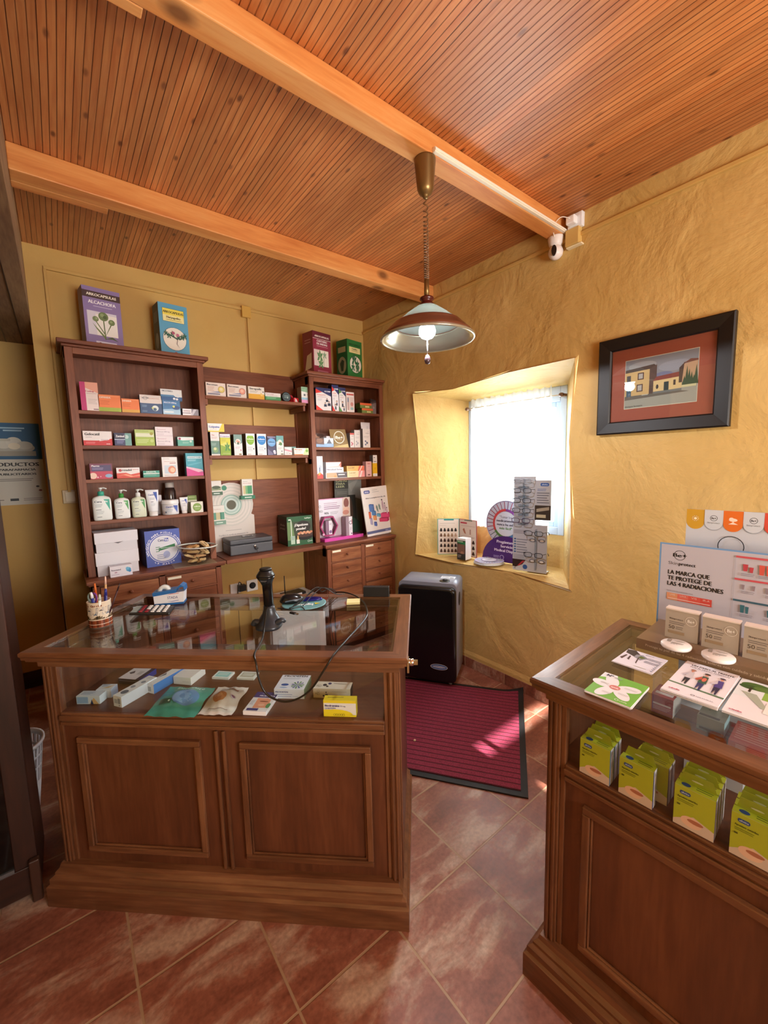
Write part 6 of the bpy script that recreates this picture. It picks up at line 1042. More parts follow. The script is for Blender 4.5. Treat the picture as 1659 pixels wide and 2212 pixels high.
m = MB(); m.box(-.145, .145, 0, .006, 0, .50, '#6e706c:0.45'); m.art((-.145, 0, 0), (.29, 0, 0), (0, 0, .50), [('r', 0, .82, .5, 1, '#4a4c48'), ('t', 'GAFAS', .06, .945, .036, '#c9c89a', 'b', .40), ('t', 'PARA', .06, .895, .036, '#c9c89a', 'b', .32), ('t', 'LEER', .06, .845, .036, '#c9c89a', 'b', .30), ('p', [(.5, .7), (1, .6), (1, 1), (.5, 1)], '#a3a4a0'), ('p', [(.5, .9), (.9, .99), (.6, .75)], '#b8b9b4'), ('l', .08, .76, .45, 2, .03, '#8c8e88'), ('p', [(.3, 0), (.45, .7), (.75, .7), (.8, 0)], '#33342f'), ('e', .55, .35, .1, .3, '#5c4436'), ('p', [(.5, 0), (.6, .3), (.9, .2), (.9, 0)], '#3c5c4c')]); m.build('sign_board', t)
t = thing('poster_board', 'white product poster board leaning against the corner unit', 'poster', (-.10, -.350, z), 0)
T = Matrix.Rotation(-.14, 4, 'X') @ Matrix.Rotation(-.045, 4, 'Y'); R3 = T.to_3x3()
m = MB(); m.box(-.163, .125, 0, .010, .006, .432, '#e8e2df:0.45', T)
bx = lambda x, y, w, h, c, c2: [('p', [(x, y), (x + w, y - .02), (x + w, y + h - .02), (x, y + h)], c), ('p', [(x + w, y - .02), (x + w * 1.25, y), (x + w * 1.25, y + h), (x + w, y + h - .02)], c2), ('p', [(x, y + h), (x + w, y + h - .02), (x + w * 1.25, y + h), (x + w * .3, y + h + .015)], c2)]
m.art(T @ Vector((-.163, -.0002, .006)), R3 @ Vector((.288, 0, 0)), R3 @ Vector((0, 0, .426)), [('r', 0, .045, 1, .10, '#5f6798'), ('r', 0, 0, 1, .045, '#f0eceb'), ('t', 'alvita', .7, .06, .022, '#c0c4dc', 'b', .11), ('l', .84, .07, .95, 1, .015, '#a8acd0'),
 ('e', .12, .905, .035, .034, '#5560a0'), ('e', .28, .905, .035, .034, '#5560a0'), ('r', .12, .871, .28, .939, '#5560a0'), ('t', 'alvita', .12, .89, .032, '#d4d8f0', 'b', .15), ('l', .4, .93, .6, 1, .02, '#a8a4ac'), ('l', .4, .89, .66, 1, .02, '#a8a4ac'),
 ('t', 'Alvita te acompaña en tu día a día', .12, .765, .026, '#4c484c', 'b', .76)] + bx(.2, .5, .15, .14, '#4f74b4', '#3c5a94') + bx(.27, .42, .13, .08, '#4a80bc', '#3a68a0') + bx(.15, .36, .07, .13, '#d86038', '#a84428') + bx(.17, .24, .07, .12, '#a8a0c4', '#8078a0') + bx(.3, .32, .1, .08, '#e09a5c', '#c07a40') + bx(.3, .2, .09, .07, '#4f64b0', '#3a4a8c') + bx(.44, .38, .12, .05, '#6ab0d0', '#4a8cb0') + bx(.6, .34, .3, .09, '#d84c80', '#b03460') + bx(.52, .26, .3, .07, '#d04474', '#a82c58') +
 [('p', [(.48, .5), (.46, .58), (.49, .62), (.52, .58), (.53, .46)], '#7c9a94'), ('p', [(.57, .52), (.55, .6), (.58, .64), (.62, .6), (.62, .5)], '#7c9a94'), ('e', .72, .6, .035, .1, '#c0a4b4'), ('c', .71, .71, .016, '#1a181c'), ('e', .8, .54, .03, .08, '#c0a4b4'), ('c', .8, .63, .014, '#1a181c'), ('e', .86, .46, .028, .06, '#c8b4c0'), ('c', .86, .53, .013, '#1a181c'), ('r', .71, .44, .76, .5, '#d4ccd0')]); m.build('board_face', t)
m = MB(); m.box(-.13, .09, .012, .10, .0, .003, '#d8d2cf:0.5'); m.build('rear_strut', t)

# ------------------------------------------------------------------ on top of the first counter
KT = .951
def K1(X, Y, z_=KT): return kf(1, X, Y, z_)
t = thing('pen_holder', 'ceramic pen holder with painted windmill scene on the first counter', 'pen holder', K1(.099, .245), K1a)
m = MB(); R_ = .039; m.lathe([(0, 0), (R_ - .002, 0), (R_, .003), (R_, .012), (R_ + .001, .014), (R_, .016), (R_, .046), (R_ + .001, .048), (R_, .050), (R_, .094), (R_ + .0012, .097), (R_ - .002, .099), (R_ - .004, .097), (R_ - .004, .008), (0, .008)], '#e2d3bd:0.2', 40)
def wrap(items, r, z0, zh, a0, a1):
    for it in items:
        pts, col = it; m.poly([(r * math.cos(math.radians(a0 + (a1 - a0) * u)), r * math.sin(math.radians(a0 + (a1 - a0) * u)), z0 + zh * v) for u, v in pts], col)
random.seed(11)
for i in range(36):
    u = i / 36; seg = [(u, .02), (u + 1 / 36, .02), (u + 1 / 36, .30), (u, .30)]; wrap([(seg, ['#7c3a22:0.25', '#8c4628:0.25', '#5c2a1a:0.25'][i % 3])], R_ + .0006, 0, .099, 0, 360)
    hh = .40 + .06 * math.sin(i * .9); wrap([([(u, .34), (u + 1 / 36, .34), (u + 1 / 36, hh + .04), (u, hh)], ['#5a4a34:0.25', '#6c5a40:0.25', '#3a3024:0.25'][i % 3])], R_ + .0006, 0, .099, 0, 360)
    wrap([([(u, .49), (u + 1 / 36, .49), (u + 1 / 36, .80), (u, .80)], ['#cfc4b4:0.25', '#bdb6ae:0.25', '#d8ccb8:0.25'][(i * 5) % 3])], R_ + .0004, 0, .099, 0, 360)
for a in range(0, 360, 60):
    wrap([([(.0, .5), (.09, .5), (.075, .66), (.015, .66)], '#e8e0d0:0.25'), ([(.015, .66), (.075, .66), (.045, .72)], '#4a4a52:0.25'), ([(-.03, .62), (.0, .60), (.12, .78), (.11, .80)], '#2c2f3c:0.25'), ([(.0, .80), (-.01, .78), (.10, .56), (.12, .57)], '#2c2f3c:0.25'), ([(.10, .50), (.16, .50), (.14, .6)], '#6c7a8c:0.25')], R_ + .0009, 0, .099, a, a + 360)
m.build('holder_body', t)
m = MB()
for i, ch in enumerate('Maria Garcia'):
    if ch == ' ': continue
    a = math.radians(214 + i * 9.5); o = Vector((math.cos(a), math.sin(a), 0)); m.art(o * (R_ + .0012) + Vector((0, 0, .083)) - Vector((-math.sin(a), math.cos(a), 0)) * .002, Vector((-math.sin(a), math.cos(a), 0)) * .006, Vector((0, 0, .011)), [('t', ch, 0, 0, .75, '#7a3a1e:0.3', 'b')])
m.build('painted_name', t)
def pen(X, Y, dx, dy, L, label, c1, c2, name='ballpoint_pen', r=.004, cat='pen'):
    b = K1(X, Y, KT + .010); t2 = thing(name, label, cat, b, K1a, 'pens standing in the ceramic holder'); e_ = Vector((dx, dy, 1)).normalized()
    m = MB(); m.tube([(0, 0, 0), e_ * (L * .82)], r, c1, 8); m.build('barrel', t2)
    m = MB(); m.tube([e_ * (L * .8205), e_ * L], [r, r * .7], c2, 8); m.build('tip_end', t2)
pen(.088, .250, -.10, .10, .150, 'orange pen standing in the ceramic pen holder', '#d8642c:0.35', '#e07a3c:0.35')
pen(.110, .262, .02, .06, .175, 'beige pencil with pink eraser, tallest in the pen holder', '#c9a06c:0.4', '#e0b8a8:0.4', 'pencil', .0038, 'pencil')
pen(.116, .250, .14, -.06, .135, 'navy blue pen with rounded cap in the pen holder', '#1f2470:0.3', '#2a3088:0.3', r=.0055)
pen(.096, .234, -.02, -.12, .128, 'blue marker with white top in the pen holder', '#2a3a8c:0.3', '#e4e4ec:0.3', r=.0055)
pen(.122, .244, .42, .06, .165, 'dark maroon pen leaning far right in the pen holder', '#3a1820:0.3', '#2a1016:0.3', r=.0028)
pen(.104, .230, .24, -.14, .125, 'white pen with green clip in the pen holder', '#dfe6e2:0.3', '#c9d6cf:0.3', r=.005)
t = thing('scissors', 'scissors with grey and purple handles standing in the pen holder', 'scissors', K1(.082, .238, KT + .010), K1a)
m = MB(); m.box(-.004, .004, -.001, .001, 0, .075, '#b8bcc4:0.25:0.9'); m.build('blades', t)
for (dx, c_) in ((-.008, '#8ca8a8:0.35'), (.006, '#7c3a9c:0.35')):
    m = MB(); m.tube([(dx * .2, 0, .074), (dx - .008, 0, .090), (dx - .010, 0, .108), (dx, 0, .118), (dx + .009, 0, .108), (dx + .007, 0, .090)], .003, c_, 6, closed=True, sub=4); m.build('handle_loop', t)
t = thing('tape_dispenser', 'white and blue tape dispenser lettered in blue on the first counter', 'tape dispenser', K1(.225, .50), K1a + .30)
m = MB(); out = [(-.062, 0), (.062, 0), (.064, .044), (.045, .046), (.018, .042), (-.035, .040), (-.060, .050)]
m.plate((0, -.026, 0), (1, 0, 0), (0, 0, 1), (0, -1, 0), [(-.060, .0085), (.058, .0085), (.063, .056), (-.062, .042)], .052, '#e3e5ea:0.3'); m.build('dispenser_body', t, bevel=.004)
m = MB(); m.plate((0, -.0275, 0), (1, 0, 0), (0, 0, 1), (0, -1, 0), [(-.061, 0), (.059, 0), (.059, .008), (-.061, .008)], .055, '#2a68a8:0.3'); m.build('blue_foot', t, bevel=.002)
m = MB(); m.plate((0, -.0275, 0), (1, 0, 0), (0, 0, 1), (0, -1, 0), [(-.064, .0425), (.030, .0525), (.036, .070), (.060, .076), (.066, .0572), (.066, .0575), (.064, .078), (.050, .086), (.034, .072), (.024, .066), (.012, .0655), (-.0645, .058)], .055, '#2a68a8:0.3'); m.build('blue_top', t, bevel=.002)
m = MB(); m.art((-.060, -.0262, .0085), (.118, 0, 0), (0, 0, .044), [('t', 'STADA', .46, .40, .26, '#2a3a72:0.3', '', .36), ('p', [(.42, .76), (.6, .93), (.86, .94), (.86, .90), (.6, .88)], '#c03a3a:0.3'), ('p', [(.44, .2), (.6, .1), (.84, .18), (.84, .22), (.6, .15)], '#2a3a9c:0.3')]); m.build('printed_name', t)
m = MB(); m.lathe([(.010, -.009), (.026, -.009), (.026, .009), (.010, .009), (.010, -.009)], '#d9dedc:0.25', 28, T=Matrix.Translation((-.022, 0, .058)) @ Matrix.Rotation(math.pi / 2, 4, 'X')); m.build('tape_roll', t)
t = thing('calculator', 'black desk calculator with white and red keys on the first counter', 'calculator', K1(.215, .385), K1a + .34)
m = MB(); T = Matrix.Rotation(.10, 4, 'Y'); m.box(-.075, .075, -.048, .048, .002, .013, '#1c1a1c:0.3', T); m.build('calculator_body', t, bevel=.004)
m = MB(); m.box(-.071, -.050, -.040, .040, .0132, .0145, '#8c9694:0.2', T); m.build('display_window', t)
for r in range(5):
    for c_ in range(5):
        m = MB(); kc = '#8c1f2c:0.35' if (r == 0 or (r == 1 and c_ < 2)) else '#e4e2de:0.35'; x = -.036 + .022 * r; y = -.036 + .018 * c_
        m.loft([(.0135, .0074, .0056, 3), (.0155, .0074, .0056, 3), (.0168, .0058, .0042, 3)], kc, 12, T=T @ Matrix.Translation((x, y, 0))); m.build('key', t)
t = thing('plastic_wrap', 'crumpled clear plastic bag beside the pen holder', 'bag', K1(.085, .42), K1a + .3)
random.seed(5); m = MB(); nx, ny = 12, 8; vs = []
for j in range(ny + 1):
    for i in range(nx + 1):
        x = (i / nx - .5) * .13; y = (j / ny - .5) * .07; e_ = min(i, nx - i, j, ny - j); vs.append((x + random.uniform(-.004, .004), y + random.uniform(-.003, .003), .001 + (random.uniform(.004, .022) if e_ > 0 else random.uniform(0, .003))))
m.mesh(vs, [(j * (nx + 1) + i, j * (nx + 1) + i + 1, (j + 1) * (nx + 1) + i + 1, (j + 1) * (nx + 1) + i) for j in range(ny) for i in range(nx)], 'clear_plastic'); m.build('bag_film', t)

# barcode scanner in its stand
t = thing('barcode_scanner', 'black barcode scanner upright in its grey stand on the first counter', 'scanner', K1(.772, .235), K1a); t.scale = (1.04, 1.04, .92)
m = MB()
secs = [(.0, .042, .042, 2.6), (.004, .045, .046, 2.6), (.014, .045, .046, 2.4, 0, .0), (.026, .040, .038, 2.2, .0, .004), (.040, .034, .028, 2, 0, .008), (.055, .025, .022, 2, 0, .010), (.075, .020, .020, 2, 0, .010), (.088, .019, .019, 2, 0, .010)]
m.loft(secs, 'gunmetal', 32); m.build('stand_base', t)
m = MB(); m.tube([(.030, -.010, .020), (.050, -.010, .034), (.060, -.004, .026)], [.014, .007], 'gunmetal', 10, sub=4); m.tube([(-.028, -.010, .020), (-.044, -.012, .028), (-.052, -.014, .014)], [.013, .010], 'gunmetal', 10, sub=4); m.build('stand_wing', t)
m = MB(); m.loft([(.080, .014, .014, 2.5, 0, .008), (.095, .0165, .0165, 2.5, 0, .008), (.150, .0165, .0170, 2.5, 0, .006), (.175, .0170, .0175, 2.5, 0, .004), (.190, .021, .022, 2.4, 0, 0), (.205, .029, .026, 2.4, 0, -.004), (.213, .031, .028, 2.6, 0, -.006)], '#0e0e11:0.14', 28); m.build('scanner_grip', t)
m = MB(); m.loft([(.2135, .031, .028, 2.6, 0, -.006), (.220, .030, .027, 2.4, 0, -.006), (.233, .023, .022, 2.2, 0, -.004), (.238, .019, .018, 2.2, 0, -.003)], '#15161a:0.35', 28); m.build('scanner_head', t)
m = MB(); m.loft([(.2385, .021, .019, 2.2, 0, -.003), (.243, .021, .019, 2.2, 0, -.003), (.246, .017, .015, 2.2, 0, -.003)], '#0a0a0c:0.5', 24); m.build('scanner_cap', t)
m = MB(); m.plate((0, -.0285, .196), (1, 0, 0), (0, .30, .95), (0, -.95, .30), rrect(.022, .024, .005, 4, -.011, 0), .004, '#4a4e56:0.2'); m.build('trigger_pad', t)
cab = [(.772, .236, KT + .085), (.774, .205, KT + .060), (.778, .17, KT + .022), (.790, .12, KT + .006), (.800, .05, KT + .004), (.808, .005, KT + .003), (.822, -.016, KT - .018), (.829, -.022, .893), (.851, -.024, .842), (.900, -.026, .819), (.949, -.026, .828), (.996, -.024, .862), (1.036, -.018, .92), (1.056, -.004, KT - .001), (1.064, .03, KT + .004), (1.089, .153, KT + .004), (1.110, .25, KT + .004), (1.123, .347, KT + .004), (1.112, .43, KT + .004), (1.086, .513, KT + .005), (1.03, .60, KT + .006), (.96, .646, KT + .004), (.93, .665, .93), (.925, .68, .80), (.92, .70, .5)]
m = MB(); m.tube([kf(1, *p) for p in cab], .0031, '#15120f:0.3', 8, sub=5); tag(m.build('scanner_cable', None), 'black scanner cable looping over the front edge of the counter', 'cable')

t = thing('leaf_tray', 'glass-green oval dish with dark blue inlay and white lettering on the first counter', 'dish', K1(.835, .485), K1a + .18)
m = MB(); m.loft([(0, .085, .072, 2), (.003, .092, .080, 2.1), (.006, .094, .082, 2.1), (.0045, .086, .074, 2.1)], '#6fa0a4:0.2', 40); m.build('dish_body', t)
m = MB(); m.loft([(.0062, .052, .022, 2.2), (.013, .048, .019, 2.2)], '#141a6c:0.12', 28, T=Matrix.Translation((.025, .042, 0))); m.build('blue_inlay', t)
m = MB(); m.art((-.06, -.055, .0063), (.13, 0, 0), (0, .06, 0), [('t', 'ompliq', .2, .45, .42, '#e4ecec:0.3', 'b', .56), ('p', [(.80, .9), (1.0, .78), (.84, .52)], '#d8c83c:0.3')]); m.build('lettering', t)
t = thing('computer_mouse', 'black computer mouse resting on the oval dish beside the scanner', 'mouse', K1(.775, .505, KT + .0065), K1a + .35)
m = MB(); m.loft([(0, .048, .030, 2.3), (.006, .052, .033, 2.3), (.016, .049, .031, 2.2), (.028, .036, .023, 2.1, -.004, 0), (.036, .018, .012, 2, -.008, 0)], '#131417:0.2', 30); m.build('mouse_shell', t)
m = MB(); m.tube([(-.03, -.0345, .012), (0, -.036, .016), (.035, -.029, .016), (.050, -.012, .018)], .0028, '#5c6672:0.2', 6, sub=5); m.build('grey_trim', t)
for i, pts in enumerate([[(.80, .44, .008), (.84, .50, .03), (.87, .56, .045), (.90, .61, .035), (.93, .64, .01), (.95, .70, -.05)], [(.79, .42, .006), (.83, .46, .02), (.86, .53, .05), (.88, .57, .05), (.885, .60, .02), (.92, .62, .03), (.94, .66, 0)], [(.74, .42, .006), (.80, .40, .010), (.84, .42, .012), (.86, .40, .008)], [(.84, .45, .006), (.87, .53, .035), (.90, .58, .045), (.95, .60, .01), (.98, .65, -.005)]]):
    m = MB(); m.tube([kf(1, x, y, KT + zz) for x, y, zz in pts], .0022, '#17171a:0.35', 6, sub=6)
    tag(m.build('usb_cable', None), ['black cable arching from the oval dish to the back of the counter', 'black cable bent in a zigzag above the dark blue inlay', 'short black cable lying in front of the oval dish', 'black cable rising right of the computer mouse'][i], 'cable', 'loose black cables on the counter')
t = thing('usb_plug', 'black cable plug with metal tip in front of the oval dish', 'plug', K1(.828, .365), K1a - .5)
m = MB(); m.box(-.022, .006, -.006, .006, .001, .009, 'black_plastic'); m.build('plug_body', t, bevel=.002)
m = MB(); m.box(.0065, .019, -.0048, .0048, .0025, .0075, 'chrome'); m.build('plug_tip', t)
m = MB()
for i in range(6): m.box(-.028, .028, -.026, .026, .0004 + i * .0016, .0018 + i * .0016, '#e9e0a0:0.6')
tag(m.build('sticky_notes', None, K1(1.045, .51), K1a + .12), 'pale yellow sticky note pad at the back of the first counter', 'notepad')
t = thing('black_stand', 'small black plastic card stand at the back right corner of the first counter', 'stand', K1(1.136, .597), K1a)
m = MB(); m.box(-.058, .058, -.008, .018, 0, .045, '#121418:0.4'); m.build('stand_block', t, bevel=.002)
m = MB(); m.box(.060, .062, -.02, .02, 0, .028, 'clear_plastic'); m.build('clear_edge', t)
m = MB()
for dx in (0, .012): m.tube([kf(1, .905 + dx, .60, KT - .001), kf(1, .90 + dx * 2, .665, .90), kf(1, .91 - dx, .68, .72), kf(1, .93 + dx, .70, .45), kf(1, .94, .72, .2)], .0022, '#1c1c20:0.4', 6, sub=5)
tag(m.build('hanging_cables', None), 'pair of thin black cables hanging behind the first counter', 'cable')
# ------------------------------------------------------------------ inside the first counter (on its display shelf)
ZS = .7135; G = 'products lying on the shelf of the first counter'
XO = KW
def onk(name, xa, xb, ya, h, d, label, base, art=(), tart=(), side=None, rz=0., cat='box', z=ZS, k=1, group=G, top=None):
    return product(name, xa, xb, z, z + h, label, base, art, cat, group, d=d, rz=rz, side=side, k=k, tart=tart, Y=ya, top=top)
onk('medicine_box', .099, .184, .10, .030, .036, 'small white and blue box, leftmost inside the first counter', '#cfdbe8', [('p', [(.55, 0), (.95, 0), (.75, .8)], '#c9a878'), ('r', .02, .1, .5, .9, '#8fb0d8'), ('p', [(.6, 0), (.66, .6), (.72, 0)], '#2a3a5c')], [('l', .1, .7, .6, 3, .2, '#7c98c0')], rz=.06)
onk('medicine_box', .142, .196, .140, .032, .04, 'small white and blue box behind the leftmost one in the first counter', '#d5dfeb', [('r', 0, .1, .4, .9, '#9cb6dc')], [('p', [(.3, .3), (.7, .3), (.9, .8)], '#c9a878'), ('l', .1, .8, .6, 2, .2, '#5c80b8')], rz=.10, side='#a8bcdc')
onk('ampoule_box', .243, .283, .088, .040, .145, 'long white box with grey flower print lying in the first counter', '#dfe5ec', [('r', .1, .3, .5, .7, '#aab4c0'), ('r', .55, .3, .85, .8, '#8a96a6'), ('c', .7, .15, .06, '#4a4a52')], [('c', .5, .2, .09, '#5c6a7c'), ('c', .4, .45, .06, '#8c9aac'), ('c', .6, .7, .06, '#7c8a9c'), ('l', .2, .92, .8, 2, .05, '#b0bac4')], rz=-.28, side='#cdd6e6')
onk('ampoule_box', .306, .342, .178, .036, .145, 'long white and sky blue box behind the flower print box', '#dde4ee', [('r', .15, .2, .6, .7, '#9aa6b6')], [('r', 0, 0, .5, 1, '#e2e8f0'), ('p', [(.1, .3), (.45, .5), (.1, .6)], '#5c6a7c')], rz=-.30, side='#3f7fd0')
onk('blister_pack', .150, .245, .235, .022, .09, 'dark blue and white flat pack at the back left of the first counter', '#2c2c4c', [('l', .05, .6, .9, 1, .2, '#8890b0')], [('r', 0, 0, .8, 1, '#d8dae6'), ('p', [(.1, .5), (.25, .7), (.35, .5), (.25, .4)], '#4a4a5c'), ('r', .5, .4, .7, .7, '#b8bcc8')], rz=-.10, side='#2a3aa0')
onk('medicine_box', .372, .448, .242, .030, .09, 'plain white box at the back of the first counter', '#e2e3e6', [('l', .5, .4, .9, 1, .1, '#a8a8b0')], [('t', 'bepanthen', .4, .75, .1, '#6c6a78', 'c', .4)], rz=-.12)
for i, (a, c_) in enumerate(((.506, '#8fd0d4'), (.608, '#b0b4a8'))):
    onk('pill_case', a, a + .070, .285, .008, .05, ['small pale turquoise pill case at the back of the first counter', 'small pale grey pill case at the back of the first counter'][i], '#dfe8ea', [], [('r', .1, .15, .9, .85, c_), ('l', .2, .6, .8, 2, .2, '#dfeaea')], cat='pill case', rz=-.06)
def pouch(x0, y0, w, l, label, col, items, rz, sk=0.0, slot=False):
    t = thing('plastic_pouch', label, 'pouch', kf(1, x0, y0, ZS), K1a + rz, 'sealed pouches in the first counter'); m = MB(); nx, ny = 14, 12; vs = []
    for j in range(ny + 1):
        for i in range(nx + 1):
            u, v = i / nx, j / ny; e_ = max(0, min(u, 1 - u, .5)) * max(0, min(v, 1 - v) - .04) * 2
            vs.append((u * w + sk * v + .003 * math.sin(v * 9), v * l + .002 * math.sin(u * 13), .002 + .022 * min(1, e_ * 4) + .0016 * math.sin(u * 22 + v * 9)))
    m.mesh(vs, [(j * (nx + 1) + i, j * (nx + 1) + i + 1, (j + 1) * (nx + 1) + i + 1, (j + 1) * (nx + 1) + i) for j in range(ny) for i in range(nx)], col, True)
    m.build('pouch_film', t); m = MB()
    def P(u, v, e): 
        e_ = max(0, min(u, 1 - u, .5)) * max(0, min(v, 1 - v) - .04) * 2
        return Vector((u * w + sk * v + .003 * math.sin(v * 9), v * l + .002 * math.sin(u * 13), .0036 + .022 * min(1, e_ * 4) + .0016 * math.sin(u * 22 + v * 9) + e))
    for q, it in enumerate(items):
        if it[0] == 'e':
            _, a, b_, rx, ry, c_ = it; ring = [(a + rx * math.cos(j * math.pi / 12), b_ + ry * math.sin(j * math.pi / 12)) for j in range(24)]
            vs = [P(a, b_, q * .0002)] + [P(a + (x - a) * .5, b_ + (y - b_) * .5, q * .0002) for x, y in ring] + [P(x, y, q * .0002) for x, y in ring]
            m.mesh(vs, [(0, 1 + j, 1 + (j + 1) % 24) for j in range(24)] + [(1 + j, 25 + j, 25 + (j + 1) % 24, 1 + (j + 1) % 24) for j in range(24)], c_, True)
        elif it[0] == 'r':
            _, a, b_, c, d, c_ = it; n = 8; vs = [P(a + (c - a) * i / n, b_ + (d - b_) * j / 3, q * .0002) for j in range(4) for i in range(n + 1)]
            m.mesh(vs, [(j * (n + 1) + i, j * (n + 1) + i + 1, (j + 1) * (n + 1) + i + 1, (j + 1) * (n + 1) + i) for j in range(3) for i in range(n)], c_, True)
        elif it[0] == 't':
            _, s, a, b_, h, c_, fit = it; gv, gf, gw = glyph(s, True); sx = fit / gw
            m.mesh([P(a + x * sx, b_ + y * h / CAP, q * .0002 + .0004) for x, y in gv], gf, c_)
    m.build('printed_label', t)
pouch(.394, .036, .178, .185, 'teal plastic pouch with a big blue drop in the first counter', '#4aa094:0.25', [('e', .62, .5, .26, .26, '#5f90c4:0.25'), ('e', .58, .48, .2, .2, '#7ba6d4:0.25'), ('r', .12, .30, .38, .42, '#17584c:0.3'), ('t', 'innocure', .22, .86, .10, '#bfe6dc:0.3', .60), ('t', 'MENTA', .2, .74, .05, '#1d6a60:0.3', .22), ('e', .33, .36, .02, .02, '#d8efe8:0.3'), ('r', .1, .62, .3, .63, '#1d6a60:0.3')], 0.0, -.02)
pouch(.575, .052, .118, .175, 'white plastic pouch with brown cereal picture in the first counter', '#dcd8d6:0.3', [('e', .42, .45, .2, .16, '#b87848:0.3'), ('e', .35, .5, .1, .1, '#d09a68:0.3'), ('e', .5, .38, .1, .1, '#c88a58:0.3'), ('e', .42, .48, .07, .06, '#dba878:0.3'), ('r', .2, .74, .8, .80, '#8c5648:0.3'), ('e', .82, .5, .08, .06, '#b8a8b0:0.3'), ('e', .82, .5, .05, .035, '#6c3a5c:0.3'), ('r', .4, .92, .6, .945, '#3c302e:0.4'), ('r', .2, .12, .8, .135, '#9c8c86:0.3')], .02, -.01)
t = onk('facial_stick_box', .731, .812, .060, .014, .118, 'white and purple box with face picture in the first counter', '#e6e6ee', [], [('r', 0, .70, 1, 1, '#3a3478'), ('t', 'MICRASTICK', .25, .76, .07, '#e6e6f2', 'b', .7), ('t', 'isdin', .3, .9, .05, '#c9c9e8', '', .2), ('p', [(.3, .16), (.25, .66), (.85, .66), (.95, .2)], '#e09a80'), ('e', .62, .5, .2, .03, '#8c4a3c'), ('e', .6, .32, .15, .06, '#eab49c'), ('e', .92, .3, .1, .12, '#4c8c5c'), ('r', .1, .04, .6, .14, '#3a3478'), ('l', .05, .5, .22, 4, .06, '#a8a8c0'), ('r', .75, .62, 1, .67, '#e8ecf4')], rz=-.04)
onk('medicine_box', .804, .914, .163, .036, .10, 'white box with green and blue leaf rosette in the first counter', '#dde3f4', [('t', 'PRODEFEN', .04, .62, .16, '#3a4a8c', 'b', .42), ('l', .05, .4, .6, 2, .2, '#98a4d0'), ('l', .6, .25, .8, 1, .1, '#98a4d0')], [('t', 'PRODEFEN', .1, .86, .11, '#3a3a4c', 'b', .8), ('l', .1, .75, .7, 2, .06, '#a8b0c4'), ('e', .28, .3, .13, .08, '#2f5aa8'), ('e', .28, .12, .13, .03, '#7fa6dc')] + [('p', [(.72, .28), (.72 + .2 * math.cos(a), .28 + .24 * math.sin(a)), (.72 + .22 * math.cos(a + .22), .28 + .26 * math.sin(a + .22))], ['#3c8c4c', '#2f4a9c'][j % 2]) for j, a in enumerate([q * .57 for q in range(11)])], side='#6c8464')
onk('medicine_box', .944, 1.080, .172, .036, .048, 'long white box with dark dots behind the yellow box', '#d6cfc4', [('t', 'MED', .06, .3, .25, '#6c6860', '', .12), ('o', .14, .72, .12, .2, '#6c6860'), ('c', .28, .25, .10, '#3a3a5c'), ('c', .36, .3, .16, '#4a4a74'), ('c', .35, .62, .07, '#3a3a5c'), ('r', .52, .1, .95, .35, '#8c867c'), ('l', .5, .7, .9, 1, .1, '#a8a298')], [('t', 'MED', .06, .2, .3, '#6c6860', '', .14), ('c', .28, .5, .16, '#2c2c3c'), ('c', .40, .7, .14, '#34346c'), ('c', .36, .3, .1, '#2c2c3c'), ('l', .5, .7, .85, 1, .12, '#5c5850')], side='#2c2c32', rz=-.03)
onk('medicine_box', 1.007, 1.116, .066, .056, .030, 'bright yellow and white tablet box at the right inside the first counter', '#e6e2e0', [('r', 0, .84, 1, 1, '#e8cf24'), ('e', .3, .12, .6, .34, '#ead428'), ('r', 0, 0, 1, .12, '#ead428'), ('r', 0, 0, 0.01, 1, '#d8c020'), ('t', 'Biodramina', .05, .62, .12, '#2a2a72', 'b', .44), ('t', '50 mg', .52, .62, .08, '#4a4a7c', '', .16), ('t', 'comprimidos', .05, .50, .07, '#3a3a7c', 'b', .33), ('l', .05, .44, .3, 1, .04, '#8c8aa8')] + [('o', .34 + .07 * j, .13, .07, .2, '#6c6428') for j in range(5)] + [('l', .82, .12, .95, 1, .05, '#8c7c1c')], [('l', .1, .6, .6, 1, .3, '#6c641c')], side='#e0c828', top='#e2ca22')

# ------------------------------------------------------------------ on the second counter
KT2 = .9502; G = 'leaflets on the second counter'
def leaflet(X0, X1, Y0, Y1, n, label, c_, its, rz=0., cat='leaflet', name='leaflet_stack'):
    t = thing(name, label, cat, kf(2, (X0 + X1) / 2, (Y0 + Y1) / 2, KT2), K2a + rz, G); w, l = X1 - X0, Y1 - Y0; random.seed(int(X0 * 1000)); z = .0
    for i in range(n):
        m = MB(); a = random.uniform(-.02, .02) if i < n - 1 else 0; T = Matrix.Rotation(a, 4, 'Z') @ Matrix.Translation((random.uniform(-.002, .003) if i < n - 1 else 0, random.uniform(-.003, 0) if i < n - 1 else 0, 0))
        m.box(-w / 2, w / 2, -l / 2, l / 2, z, z + .0013, '#e6e4ea' if i < n - 1 else c_, T)
        if i == n - 1: m.art((-w / 2, -l / 2, z + .0013), (w, 0, 0), (0, l, 0), its, .00015)
        m.build('leaflet', t); z += .0016
FL = [('r', 0, 0, 1, 1, '#6fae3c'), ('p', [(0, .75), (0, 1), (.3, 1), (.35, .9)], '#e2e4ea')]
for a in (125, 180 - 5, 20, 320, 245): 
    ca, sa = math.cos(math.radians(a)), math.sin(math.radians(a)); ring = []
    for j in range(20):
        q = 2 * math.pi * j / 20; x, y = .25 * math.cos(q) + .28, .135 * math.sin(q); ring.append((.46 + x * ca - y * sa, .50 + x * sa + y * ca))
    FL.append(('p', ring, '#e4e2e8'))
